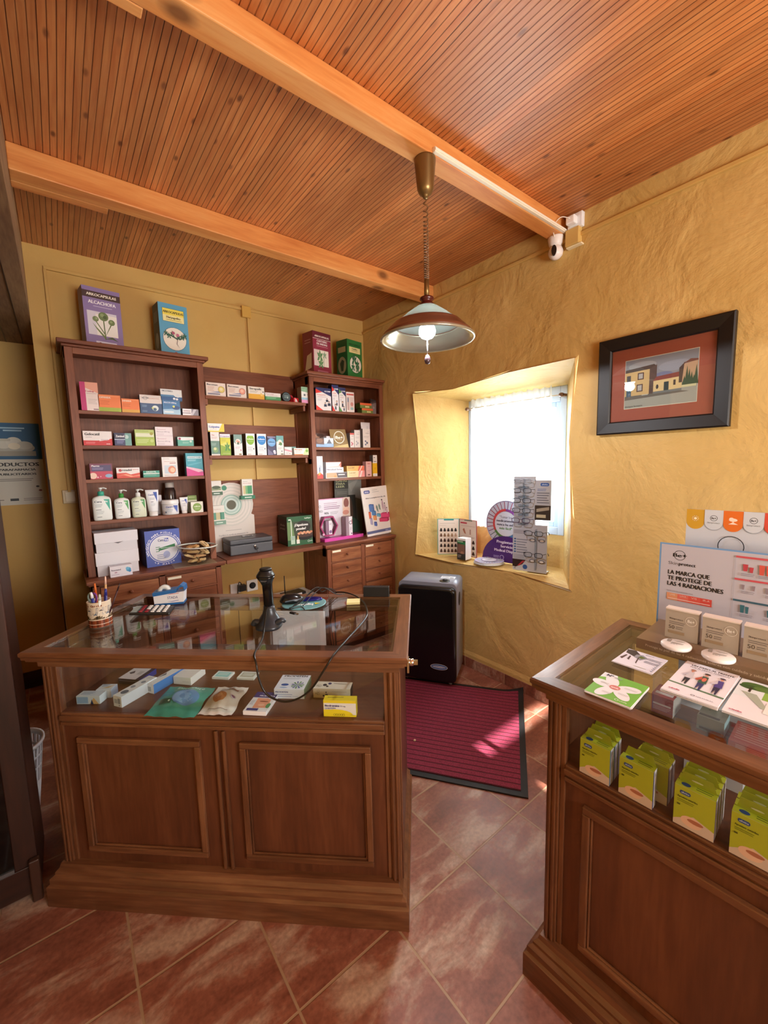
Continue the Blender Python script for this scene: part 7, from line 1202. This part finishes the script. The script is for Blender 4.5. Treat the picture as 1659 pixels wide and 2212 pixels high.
FL += [('l', .62, .62, .9, 2, .035, '#b0b4b0'), ('l', .6, .34, .82, 2, .035, '#b0b4b0'), ('l', .3, .22, .5, 2, .035, '#b0b4b0'), ('l', .12, .55, .3, 2, .035, '#b0b4b0'), ('e', .46, .49, .12, .09, '#c87470'), ('t', 'ayuda', .46, .46, .05, '#efe4e4', 'cb', .16), ('t', 'Nº', .10, .86, .09, '#2a2a4c', 'b', .14), ('l', .28, .9, .45, 2, .04, '#a8a8b4'), ('t', 'cinfa', .74, .05, .045, '#eef2e6', '', .16), ('o', .68, .07, .035, .25, '#eef2e6')]
leaflet(.132, .239, .033, .165, 4, 'stack of green leaflets with white petal flower at the front edge of the second counter', '#e6e4ea', FL, .01)
leaflet(.117, .222, .252, .372, 2, 'white leaflet with dark plant photo near the brown display stand', '#dcdae6', [('t', 'Nº', .06, .86, .07, '#2a2a4c', 'b', .1), ('p', [(0, .95), (.05, .72), (.3, .62), (.4, .8), (.2, 1)], '#3a302e'), ('p', [(.3, .78), (.45, .84), (.62, .72), (.5, .5), (.3, .6)], '#8c8c94'), ('p', [(.42, .76), (.56, .72), (.5, .6), (.4, .64)], '#5c6c34'), ('p', [(.4, .64), (.43, .62), (.5, .25), (.46, .3)], '#4a3434'), ('p', [(.1, .6), (.14, .6), (.12, .3), (.05, .35)], '#4a3434'), ('p', [(.2, .6), (.24, .58), (.28, .34), (.22, .38)], '#4a3434'), ('t', 'Enero', .5, .88, .05, '#6c6a74', '', .2), ('l', .6, .74, .95, 3, .045, '#8c8a98'), ('l', .6, .55, .95, 3, .045, '#8c8a98'), ('l', .5, .1, .8, 1, .04, '#9c9a78')] + [('p', [(.93, .05 + .09 * j), (.97, .11 + .09 * j), (.89, .11 + .09 * j)], '#8c8a98') for j in range(7)], -.03)
def figure(x, y, s, top, hat, leg, bag):
    return [('p', [(x - .035 * s, y), (x - .06 * s, y + .22 * s), (x + .06 * s, y + .22 * s), (x + .05 * s, y), (x + .02 * s, y), (x, y + .14 * s)], leg), ('p', [(x - .07 * s, y + .2 * s), (x - .05 * s, y + .40 * s), (x + .05 * s, y + .40 * s), (x + .08 * s, y + .2 * s)], top), ('p', [(x - .05 * s, y + .38 * s), (x - .14 * s, y + .28 * s), (x - .12 * s, y + .24 * s), (x - .03 * s, y + .3 * s)], bag), ('e', x, y + .445 * s, .03 * s, .045 * s, '#c88c74'), ('e', x, y + .475 * s, .055 * s, .022 * s, hat)]
leaflet(.262, .378, .178, .396, 5, 'white booklet with three walking cartoon people on the second counter', '#e6e2ea', [('t', 'UN PASO AL FRENTE', .14, .885, .038, '#1f1c22', 'b', .80), ('t', 'POR EL MEDIO AMBIENTE', .14, .83, .030, '#8c8a90', 'b', .74), ('l', .2, .80, .8, 1, .02, '#b0aeb8'), ('p', [(0, .28), (1, .26), (1, .22), (0, .25)], '#5c7a5c'), ('t', 'cinfa', .1, .08, .03, '#c04c6c', 'b', .2), ('l', .1, .06, .3, 1, .015, '#a8a6b0'), ('o', .54, .08, .02, .3, '#6c6a74'), ('t', 'NATURAL', .6, .07, .02, '#6c6a74', '', .3)] + figure(.25, .30, .95, '#c9c4cc', '#a87c6c', '#26242c', '#bcb8c4') + figure(.52, .24, 1.05, '#3c5c48', '#3a2a24', '#3a3c68', '#b85c48') + [('e', .53, .56, .04, .06, '#d8705c')] + figure(.80, .26, 1.0, '#4c3c84', '#3c3444', '#2c2444', '#c9c4d0'), -.02, 'booklet', 'booklet_stack')
leaflet(.384, .500, .178, .392, 3, 'white booklet with green tree picture at the right edge of the second counter', '#e6e4ea', [('r', .45, .55, 1, 1, '#8cb44c'), ('r', 0, .5, .45, 1, '#dfe6ea'), ('e', .3, .85, .26, .10, '#4c6c34'), ('e', .18, .80, .16, .06, '#3a5a2c'), ('e', .45, .82, .2, .06, '#5c7c3c'), ('r', .2, .66, .24, .8, '#3a3428'), ('p', [(.1, .64), (.35, .64), (.62, .32), (.5, .32)], '#a8b0a0'), ('r', .55, .22, 1, .5, '#e4e8e4'), ('r', .62, .28, .9, .40, '#8ca88c'), ('r', .7, .42, .9, .58, '#eceeec'), ('t', 'cinfa', .08, .08, .03, '#c04c6c', 'b', .2), ('l', .08, .05, .3, 1, .015, '#a8a6b0')], -.015, 'booklet', 'booklet_stack')

# brown sun-care counter display
t = thing('suncare_display', 'brown sun-care counter display with grey printed back board on the second counter', 'display stand', kf(2, .128, .405, KT2), K2a)
m = MB(); m.box(0, .66, 0, .225, 0, .032, '#7c6248:0.35'); m.art((0, 0, 0), (.66, 0, 0), (0, 0, .032), [('t', 'Protege tu piel de las 4 radiaciones solares con cuidado y sabiduria', .04, .42, .22, '#c9b49c:0.4', '', .44), ('o', .475, .5, .28, .22, '#d8cabc:0.4'), ('t', 'cinfa', .50, .34, .34, '#d8cabc:0.4', '', .055)]); m.build('display_base', t)
m = MB(); m.box(-.012, .60, .2255, .2315, 0, .302, '#6f9ac8:0.4')
rect = [('r', .008, .012, .992, .985, '#bab6c0:0.4'), ('o', .095, .875, .055, .10, '#1a1a1e'), ('t', 'Be+', .095, .855, .04, '#1a1a1e', 'cb', .06), ('t', 'Skin', .045, .765, .035, '#5c5a62', '', .045), ('t', 'protect', .093, .765, .035, '#2c2a30', 'b', .075),
 ('t', 'LA MARCA QUE', .045, .655, .046, '#17171a', 'b', .185), ('t', 'TE PROTEGE DE', .045, .59, .046, '#17171a', 'b', .195), ('t', 'LAS 4 RADIACIONES', .045, .525, .046, '#17171a', 'b', .245),
 ('t', 'PROTECCION DE LA RADIACION SOLAR', .045, .455, .016, '#8c8890', '', .12), ('r', .045, .36, .095, .44, '#d8946c'), ('r', .095, .36, .145, .44, '#d86c5c'), ('r', .145, .36, .197, .44, '#d45648'), ('r', .197, .36, .247, .44, '#cc4a40'),
 ('t', 'UVB', .06, .41, .02, '#e6cfc0', '', .025), ('t', 'UVA', .108, .41, .02, '#e6c0b8', '', .028), ('t', 'VIS', .158, .41, .02, '#e6c0b8', '', .025), ('t', 'IR-A', .21, .41, .02, '#e6c0b8', '', .028), ('l', .05, .375, .24, 1, .02, '#ecd0c8'),
 ('r', .33, .93, .98, .95, '#c4505a'), ('r', .33, .70, .98, .72, '#c4505a'), ('r', .33, .48, .98, .50, '#3a5c6c'), ('r', .329, .3, .331, .95, '#a8a4ac')]
for (x, y, w_, h_, c_) in ((.36, .80, .02, .07, '#b8404c'), (.385, .79, .016, .055, '#b8404c'), (.42, .78, .022, .10, '#cc5448'), (.446, .78, .022, .10, '#cc5448'), (.49, .79, .016, .075, '#b8404c'), (.51, .795, .014, .06, '#b8404c'), (.56, .79, .02, .07, '#b8404c'), (.36, .61, .012, .05, '#8c7c84'), (.40, .61, .012, .05, '#8c7c84'), (.45, .60, .012, .06, '#8c7c84'), (.47, .60, .012, .05, '#8c7c84'), (.52, .60, .012, .06, '#8c7c84'), (.56, .60, .012, .06, '#8c7c84'), (.36, .37, .018, .08, '#3a6a74'), (.38, .37, .014, .07, '#3a6a74'), (.46, .37, .018, .07, '#3a6a74'), (.54, .37, .018, .07, '#3a6a74')): rect.append(('p', [(x + w_ * .15, y), (x + w_ * .85, y), (x + w_, y + h_), (x, y + h_)], c_))
for (x, y) in ((.355, .77), (.42, .765), (.49, .775), (.56, .775), (.36, .59), (.45, .58), (.53, .58), (.36, .35), (.46, .35), (.54, .35)): rect.append(('l', x, y, x + .05, 2, .016, '#8c8690'))
m.art((-.012, .2255, 0), (.612, 0, 0), (0, 0, .302), rect, .0002); m.build('back_board', t)
G2 = 'boxed compacts on the brown display'
for i, X in enumerate((.056, .150, .244, .338)):
    bt = thing('compact_box', ['beige sun compact box, leftmost on the brown display', 'beige sun compact box, second from the left on the brown display', 'beige sun compact box, third from the left on the brown display', 'beige sun compact box, fourth from the left on the brown display'][i], 'box', kf(2, .128 + X + .042, .477 - .004 * i, KT2 + .0325), K2a, G2)
    m = MB(); m.box(-.042, .042, 0, .028, 0, .090, '#ab9f90:0.45'); m.art((-.042, 0, 0), (.084, 0, 0), (0, 0, .09), [('t', 'Skinprotect', .12, .68, .05, '#5c5048', 'b', .42), ('l', .12, .58, .6, 2, .06, '#6c6058'), ('t', '50', .12, .34, .13, '#4a4038', '', .18), ('l', .34, .42, .55, 2, .06, '#6c6058'), ('r', .12, .18, .6, .28, '#9a8468'), ('o', .78, .72, .16, .10, '#d8d0c4'), ('t', 'Be+', .78, .67, .10, '#e6e0d6', 'cb', .2)]); m.build('carton', bt)
    m = MB(); m.box(-.0425, .0425, -.001, .029, .0905, .0945, '#e4d6cc:0.4'); m.build('carton_lid', bt)
for i, X in enumerate((.103, .202)):
    m = MB(); m.lathe([(0, 0), (.036, 0), (.038, .003), (.038, .009), (.035, .012), (0, .0125)], '#e6deda:0.3', 40)
    m.art((-.03, -.03, .0128), (.06, 0, 0), (0, .06, 0), [('r', .1, .55, .25, .95, '#8c847c'), ('e', .6, .8, .22, .06, '#b8b0a8'), ('l', .3, .5, .8, 2, .1, '#8c847c'), ('t', '50+', .45, .25, .1, '#7c746c', 'c', .3)])
    tag(m.build('compact_case', None, kf(2, .128 + X, .412, KT2 + .0323), K2a + .1), ['round white compact, left one of the pair on the brown display', 'round white compact, right one of the pair on the brown display'][i], 'compact', 'round compacts on the brown display')
# tall white floor display behind
t = thing('floor_display', 'tall white cardboard floor display with scalloped coloured top behind the second counter', 'display stand', kf(2, .166, .715, 0), K2a)
m = MB(); m.box(0, .55, .004, .010, .95, 1.363, '#c4c6cc:0.45'); its = []; sw = 1 / 11; ra = .55 / .413
for j in range(11):
    c_ = ['#c9982c', '#c8ccd2', '#dc6c24', '#c8ccd2', '#cf4a38', '#c8ccd2'][j % 6]; x0 = j * sw; xc = x0 + sw / 2; ry = sw / 2 * ra
    its += [('r', x0, .90, x0 + sw, 1, c_), ('e', xc, .897, sw / 2, ry, '#8c9098' if j % 2 else c_), ('e', xc, .901, sw / 2 - .001, ry, c_)]
    if j % 2: its += [('o', xc, .935, .024, .14, '#2a2a30'), ('t', 'Be+', xc, .927, .015, '#2a2a30', 'cb', .022), ('t', 'Skinprotect', xc, .892, .012, '#5c5e66', 'c', .06)]
    elif c_ == '#c9982c': its += [('c', xc, .925, .010, '#efe6cc')] + [('p', [(xc + .011 * math.cos(a * math.pi / 5), .925 + .014 * math.sin(a * math.pi / 5)), (xc + .017 * math.cos(a * math.pi / 5 + .15), .925 + .022 * math.sin(a * math.pi / 5 + .15)), (xc + .017 * math.cos(a * math.pi / 5 - .15), .925 + .022 * math.sin(a * math.pi / 5 - .15))], '#efe6cc') for a in range(10)]
    elif c_ == '#dc6c24': its += [('e', xc, .93, .020, .013, '#f2d8c4'), ('e', xc - .008, .938, .011, .011, '#f2d8c4'), ('p', [(xc - .022, .895), (xc - .004, .91), (xc + .004, .91), (xc + .024, .895)], '#f2d8c4'), ('r', xc - .003, .9, xc + .003, .93, '#f2d8c4')]
    else: its += [('c', xc, .925, .024, '#efc8c0'), ('c', xc, .925, .019, c_)]
its += [('o', .225, .72, .083, .07, '#17171a')]
m.art((0, .004, .95), (.55, 0, 0), (0, 0, .413), its, .0001); m.build('header_card', t)
m = MB(); m.box(0, .55, .011, .024, 0, .99, '#c4c6cc:0.45'); m.build('display_body', t)

# inside the second counter
G = 'lime green plaster boxes in the second counter'
def lime(X, Y, i, lb, rz=0.):
    t = thing('dressing_box', lb, 'box', kf(2, X, Y, ZS), K2a + rz, G); w, d, h = .074, .022, .096
    m = MB(); m.box(-w / 2, w / 2, 0, d, 0, h, '#dfe2ee:0.4')
    its = [('r', 0, 0, 1, 1, '#a5af2c:0.4'), ('p', [(0, 0), (1, 0), (1, .22), (.5, .36), (0, .12)], '#c8b8ae:0.4'), ('e', .45, .20, .26, .13, '#dcb8a4:0.4'), ('e', .55, .24, .2, .05, '#a86c54:0.4'), ('e', .18, .86, .045, .045, '#28488c:0.4'), ('e', .36, .86, .045, .045, '#28488c:0.4'), ('r', .18, .815, .36, .905, '#28488c:0.4'), ('t', 'alvita', .17, .84, .045, '#a8bce0:0.4', 'b', .2), ('t', 'Apositos esteriles', .08, .72, .045, '#4c5418:0.4', 'b', .5), ('l', .08, .66, .5, 2, .04, '#6c7424:0.4'), ('r', .08, .52, .16, .56, '#4c5418:0.4')]
    m.art((-w / 2, 0, 0), (w, 0, 0), (0, 0, h), its, .0002)
    m.art((-w / 2, 0, h), (w, 0, 0), (0, d, 0), [('r', 0, 0, 1, 1, '#b8c432:0.4'), ('e', .25, .5, .12, .3, '#28488c:0.4'), ('l', .5, .7, .9, 2, .3, '#5c6420:0.4')], .0002)
    m.art((w / 2, 0, 0), (0, d, 0), (0, 0, h), [('r', 0, 0, .25, 1, ['#2c5c7c:0.4', '#2a2c5c:0.4', '#2c2448:0.4', '#2a2c5c:0.4'][i % 4]), ('l', .4, .9, .9, 3, .03, '#5c6074:0.4'), ('l', .4, .6, .9, 5, .03, '#9ca0b0:0.4')], .0002)
    m.build('carton', t)
    m = MB(); m.plate((0, d - .0005, h), (1, 0, 0), (0, .10, .995), (0, -.995, .10), [(-w / 2 + .004, 0), (w / 2 - .002, 0), (w / 2 - .010, .022), (-w / 2 + .010, .022)], .0008, '#a8b42c:0.4'); m.art((-.012, d - .0022, h + .008), (.024, 0, 0), (0, .0006, .006), [('e', .5, .5, .45, .3, '#dfe2c8:0.5')], .0006); m.build('hang_tab', t)
spots = [(.156, .052, 3, 'first'), (.252, .052, 3, 'second'), (.368, .052, 4, 'third'), (.468, .052, 3, 'fourth')]
pos = ['front', 'second', 'third', 'rear']
for gi, (X, Y, n, nm) in enumerate(spots):
    for j in range(n):
        off = .022 if (gi == 1 and j > 0) else 0
        lime(X + off * .9, Y + j * .0255 + (.012 if off else 0), gi, f'lime green plaster box, {pos[j]} one of the {nm} row from the left', [.02, -.03, .03, .02, .0][gi] * (1 if j else .6))
product('dressing_box', .30, .42, ZS, ZS + .07, 'white and blue box lying behind the lime green rows', '#dfe4ee', [('r', 0, .6, 1, 1, '#3a68a8')], 'box', G, d=.06, k=2, Y=.26, side='#cfd6e4')
product('dressing_box', .152, .214, ZS, ZS + .06, 'dark red and white box standing under the glass of the second counter', '#9c2c38', [('r', .1, .5, .9, .6, '#e8d4d4'), ('l', .1, .4, .9, 3, .08, '#d8a8ac')], 'box', 'loose boxes under the glass of the second counter', d=.085, k=2, Y=.490, side='#e4dcdc', tart=[('r', .1, .6, .9, .9, '#c8606a'), ('r', .1, .2, .9, .4, '#e8d4d4')], top='#a83440')
product('dressing_box', .276, .342, ZS, ZS + .045, 'grey-green box with pale blue side under the glass of the second counter', '#8f9488', [('r', .1, .1, .9, .25, '#3c4044')], 'box', 'loose boxes under the glass of the second counter', d=.075, k=2, Y=.490, side='#a8d4e4', tart=[('r', .05, .08, .8, .25, '#3c4044'), ('c', .3, .7, .04, '#5c6054')], top='#9ca094')
product('dressing_box', .36, .52, ZS, ZS + .03, 'wide pale red and white box under the glass of the second counter', '#c4645c', [('l', .1, .8, .9, 4, .15, '#e0a8a0')], 'box', 'loose boxes under the glass of the second counter', d=.13, k=2, Y=.44, side='#dcd4d0', tart=[('l', .05, .9, .95, 8, .1, '#dca49c')])

# ------------------------------------------------------------------ things on the window sill
zs_ = .803
t = thing('shade_chart', 'folding hair colour chart with teal edge standing in the window', 'colour chart', (0, 0, zs_))
A, F, R_ = Vector((.045, -.888, 0)), Vector((.170, -1.010, 0)), Vector((.160, -1.195, 0))
def page(P, Q, name, edge, rows, cols, head):
    U = (Q - P); w_ = U.length; u = U.normalized(); n = u.cross(Vector((0, 0, 1))); m = MB(); hgt = .292
    m.plate(P, u, (0, 0, 1), n, [(0, 0), (w_, 0), (w_, hgt), (0, hgt)], .004, edge)
    its = [('r', .03, .015, .97, .985, '#e2d6cc:0.5')]
    if head: its += [('r', .3, .95, .75, 1.0, '#2f8c84'), ('l', .12, .87, .8, 1, .02, '#a89c94'), ('l', .1, .81, .4, 1, .02, '#b8aca4')]
    else: its += [('r', .3, .96, .75, 1.0, '#7c8c7c'), ('r', .08, .88, .45, .92, '#c03c50'), ('l', .1, .82, .9, 1, .02, '#a8887c'), ('p', [(.2, .72), (.3, .76), (.4, .6), (.3, .62)], '#b87860'), ('r', .6, .6, .68, .74, '#b8988c'), ('l', .1, .53, .9, 2, .02, '#a8887c')]
    for r in range(rows):
        for c_ in range(cols):
            if head: x = .17 + .165 * c_; y = .69 - .145 * r; s = 1.0
            else: x = .30 + .26 * c_; y = .40 - .15 * r; s = 1.25
            col = ['#1c1614', '#6c4a34', '#3a241c', '#2a1c18', '#4a3024'][r if head else (r + 2) % 5] if not (head and r == 1) else ['#6c4a34', '#7c5c40', '#8c6e52', '#9c7c60', '#b89880'][c_]
            its.append(('p', [(x - .06 * s, y - .02), (x - .05 * s, y - .045), (x + .05 * s, y - .045), (x + .06 * s, y - .02), (x + .02 * s, y + .05), (x - .02 * s, y + .05)], col))
    m.art(P, U, (0, 0, hgt), its, .0003); m.build(name, t)
page(A, F, 'left_page', '#4a9c90:0.5', 5, 5, True); page(F, R_, 'right_page', '#a8483c:0.5', 3, 3, False)
product('hair_dye_box', -.038, .038, zs_, .968, 'white hair dye box with green stripe and brown hair picture in the window', '#4a3a34', [('p', [(0, .78), (0, .9), (1, .85), (1, .68)], '#2c7c4c'), ('t', 'Farmatint', .1, .82, .06, '#d8ecd8', 'b', .6), ('r', 0, .9, 1, 1, '#e4e0dc'), ('r', .1, .3, .9, .72, '#7c5c50'), ('e', .6, .3, .2, .1, '#a87c68'), ('r', 0, 0, 1, .28, '#2a2a28'), ('l', .1, .2, .5, 3, .05, '#b0a8a0')], yf=0, d=.075, side='#e8e6ea')
o = bpy.data.objects['hair_dye_box']; o.location = (.040, -1.145, zs_); o.rotation_euler = (0, 0, -math.pi / 2 + .12)
t = thing('pill_wheel_stack', 'stack of flat round printed pill wheels lying on the window sill', 'pill wheel', (.112, -1.345, zs_))
for i in range(3):
    m = MB(); m.lathe([(0, .0001), (.108 - .002 * i, .0001), (.108 - .002 * i, .006), (0, .006)], '#d4dbe4:0.35', 48, c=(.002 * i, -.002 * i, .0065 * i))
    if i == 2:
        o3 = (-.104, -.110, .0192); its = [('c', .5, .5, .49, '#b9a8d8:0.4'), ('c', .5, .5, .45, '#c4ccdf:0.4')]
        for q in range(28): a = 2 * math.pi * q / 28; its.append(('p', [(.5 + .30 * math.cos(a), .5 + .30 * math.sin(a)), (.5 + .43 * math.cos(a + .03), .5 + .43 * math.sin(a + .03)), (.5 + .43 * math.cos(a - .03), .5 + .43 * math.sin(a - .03))], ['#b84a5c', '#4a5ca0', '#8c4a9c'][q % 3]))
        its += [('c', .5, .5, .28, '#a08cc4:0.4'), ('c', .5, .5, .24, '#e2e4f0:0.4'), ('l', .35, .52, .65, 2, .05, '#8c8cb0')]; m.art(o3, (.216, 0, 0), (0, .216, 0), its, .0002)
    m.build('pill_wheel', t)
t = thing('pill_wheel_display', 'purple and white wheel-shaped cardboard sign about taking medicines in the window', 'sign', (.21, -1.435, zs_), -math.pi / 2 + .06)
# local x runs to the right seen from the room
R0 = .172; zc = .285
m = MB(); m.plate((-.01, 0, zc), (1, 0, 0), (0, 0, 1), (0, -1, 0), [(R0 * math.cos(a * math.pi / 24), R0 * math.sin(a * math.pi / 24)) for a in range(48)], .004, '#c9cede:0.45', '#7c3a72:0.45')
its = [('c', .5, .5, .485, '#6c5c9c'), ('c', .5, .5, .475, '#c6cadb')]
for q in range(30):
    a = 2 * math.pi * q / 30; d_ = .016; its.append(('p', [(.5 + .29 * math.cos(a - d_ * 1.5), .5 + .29 * math.sin(a - d_ * 1.5)), (.5 + .47 * math.cos(a - d_), .5 + .47 * math.sin(a - d_)), (.5 + .47 * math.cos(a + d_), .5 + .47 * math.sin(a + d_)), (.5 + .29 * math.cos(a + d_ * 1.5), .5 + .29 * math.sin(a + d_ * 1.5))], ['#a8344c', '#7c2c5c'][q % 2] if 4 < q < 18 else '#4c5a5c'))
ring_cols = [(90, 210, '#d04a4c'), (210, 262, '#5c8c4c'), (262, 330, '#4a78a8'), (330, 450, '#8c4a9c')]
for (a0, a1, c_) in ring_cols:
    n = 10
    for j in range(n):
        b0, b1 = math.radians(a0 + (a1 - a0) * j / n), math.radians(a0 + (a1 - a0) * (j + 1) / n); its.append(('p', [(.5 + .27 * math.cos(b0), .5 + .27 * math.sin(b0)), (.5 + .32 * math.cos(b0), .5 + .32 * math.sin(b0)), (.5 + .32 * math.cos(b1), .5 + .32 * math.sin(b1)), (.5 + .27 * math.cos(b1), .5 + .27 * math.sin(b1))], c_))
its += [('c', .5, .5, .265, '#d8dce8'), ('t', '"Tomar los', .5, .62, .05, '#3a3450', 'c', .30), ('t', 'medicamentos', .5, .54, .05, '#3a3450', 'cb', .44), ('t', 'nunca ha sido', .5, .46, .05, '#3a3450', 'cb', .42), ('t', 'más fácil"', .5, .38, .05, '#5c8c4c', 'cb', .30)]
m.art((-.01 - R0, 0, zc - R0), (2 * R0, 0, 0), (0, 0, 2 * R0), its, .0002); m.build('wheel_disc', t)
m = MB(); out = [(-.215, 0), (.20, 0)] + [(-.005 + .208 * math.cos(math.radians(a)), .0 + .195 * math.sin(math.radians(a))) for a in range(12, 172, 10)]
m.plate((0, -.006, 0), (1, 0, 0), (0, 0, 1), (0, -1, 0), out, .005, '#4c2474:0.4')
m.art((-.2, -.006, 0), (.4, 0, 0), (0, 0, .2), [('t', 'Pregúntanos,', .5, .70, .10, '#e4dcf0', 'cb', .42), ('t', 'Servicio', .5, .54, .10, '#e4dcf0', 'cb', .26), ('t', 'Medical Dispenser', .52, .38, .10, '#e4dcf0', 'cb', .56), ('o', .40, .17, .085, .2, '#c9bce0'), ('l', .22, .19, .34, 2, .05, '#c9bce0'), ('o', .80, .14, .05, .35, '#e4dcf0')], .0002); m.build('purple_base', t)

# reading glasses rack
rk = thing('glasses_rack', 'stepped silver-white display rack for reading glasses in the window', 'display rack', (.077, -1.574, zs_), math.atan2(-.9754, .2204))
m = MB(); m.box(0, .2275, 0, .005, 0, .318, '#b9bdc8:0.35'); m.box(.004, .150, .001, .004, .318, .635, '#b9bdc8:0.3')
m.box(.146, .247, .0005, .0045, .352, .612, '#b4b8c4:0.35'); m.build('rack_board', rk, bevel=.0)
m = MB(); m.art((.146, .0005, .352), (.101, 0, 0), (0, 0, .26), [('e', .4, .89, .07, .04, '#2f5aa8'), ('e', .8, .89, .07, .04, '#2f5aa8'), ('r', .4, .85, .8, .93, '#2f5aa8'), ('t', 'alvita', .42, .875, .035, '#b8cce8', 'b', .36), ('l', .15, .77, .7, 2, .035, '#5c74ac'), ('l', .12, .67, .9, 5, .06, '#6c7080'), ('r', .0, .0, 1, .37, '#3a322c'), ('p', [(.1, .2), (.9, .26), (.9, .34), (.1, .28)], '#a8a090'), ('r', .1, .06, .7, .14, '#c9c4a8')], .0003); m.build('info_card', rk)
m = MB(); m.art((0, 0, 0), (.2275, 0, 0), (0, 0, .318), [('l', .03, .86, .42, 3, .03, '#7c8090'), ('l', .12, .66, .44, 6, .055, '#7c8090')] + [('e', .07, .675 - .055 * j, .035, .016, '#2f5a8c') for j in range(6)] + [('l', .03, .33, .42, 5, .025, '#8c90a0'), ('p', [(.0, .08), (0, .24), (.4, .24), (.3, .14), (.1, .07)], '#2c1c1c'), ('p', [(.15, .1), (.2, .1), (.38, .22), (.3, .22)], '#a8343c'), ('c', .38, .09, .05, '#2f5a9c'), ('t', 'CE', .05, .03, .03, '#4a4a54', 'b', .05)], .0003); m.build('printed_panel', rk)
m = MB(); m.box(.09, .22, .02, .075, 0, .003, '#dfe2e8:0.4'); m.build('rack_foot', rk)
m = MB()
for zz in (.56, .50, .44, .38, .32): m.box(.045, .105, -.03, .0, zz - .004, zz + .012, 'clear_plastic')
m.box(.075, .081, -.03, -.001, .31, .62, 'clear_plastic'); m.box(.158, .164, -.03, -.001, .02, .29, 'clear_plastic'); m.build('clear_holder', rk)
def glasses(cx, zz, tilt, label, col, w=.132):
    T = Matrix.Translation((cx, -.045, zz)) @ Matrix.Rotation(tilt, 4, 'X')
    g = thing('reading_glasses', label, 'glasses', rk.matrix_basis @ Vector((cx, -.045, zz)), rk.rotation_euler.z, 'reading glasses on the rack'); g.rotation_euler.x = 0
    lw, lh = .026, .0155
    m = MB()
    for s_ in (-1, 1):
        cxx = s_ * .034; pts = []
        for j in range(20):
            a = 2 * math.pi * j / 20; ca, sa = math.cos(a), math.sin(a)
            pts.append((cxx + lw * math.copysign(abs(ca) ** .7, ca), 0, lh * math.copysign(abs(sa) ** .7, sa)))
        m.tube(pts, .0021, col, 6, closed=True)
    m.tube([(-.009, 0, .004), (0, -.003, .008), (.009, 0, .004)], .0017, col, 6, sub=4); m.build('lens_rims', g)
    for s_ in (-1, 1):
        m = MB(); m.tube([(s_ * .060, 0, .008), (s_ * .066, .008, .008), (s_ * .067, .06, .004), (s_ * .064, .10, -.004), (s_ * .060, .125, -.022)], [.0018, .0022], col, 6, sub=4); m.build('temple', g)
    m = MB()
    for s_ in (-1, 1): m.poly([(s_ * .034 + lw * .97 * math.copysign(abs(math.cos(a)) ** .7, math.cos(a)), 0, lh * .97 * math.copysign(abs(math.sin(a)) ** .7, math.sin(a))) for a in [2 * math.pi * j / 20 for j in range(20)]], 'clear_plastic')
    m.build('lenses', g)
    return g
glab = ['topmost grey wire reading glasses on the rack', 'second reading glasses from the top of the rack', 'third reading glasses from the top, thin black frame', 'fourth reading glasses from the top of the rack', 'fifth reading glasses from the top, dark purple frame', 'sixth reading glasses from the top, thick black frame in the wide lower part', 'lowest reading glasses on the rack, black frame']
bpy.context.view_layer.update()
for (cx, zz, c_), lb in zip([(.078, .605, '#8c8e98:0.3:0.6'), (.076, .545, '#3a3c44:0.3'), (.074, .480, '#17171c:0.3'), (.072, .415, '#1c1c24:0.3'), (.070, .348, '#3c1c40:0.3'), (.155, .268, '#141418:0.3'), (.155, .125, '#17171c:0.3')], glab): glasses(cx, zz, 0, lb, c_)
for i, (cx, zz) in enumerate(((.165, .215), (.165, .075))):
    m = MB(); 
    for s_ in (-1, 1): m.art(rk.matrix_basis @ Vector((cx + s_ * .03 - .022, -.002, zz - .012)), rk.matrix_basis.to_3x3() @ Vector((.044, 0, 0)), (0, 0, .024), [('e', .5, .5, .5, .5, '#7c7e88'), ('e', .5, .5, .3, .28, '#f0f2f6')], .0004)
    o = m.build('lens_cutout', None); o.parent = rk; o.matrix_parent_inverse = rk.matrix_basis.inverted()
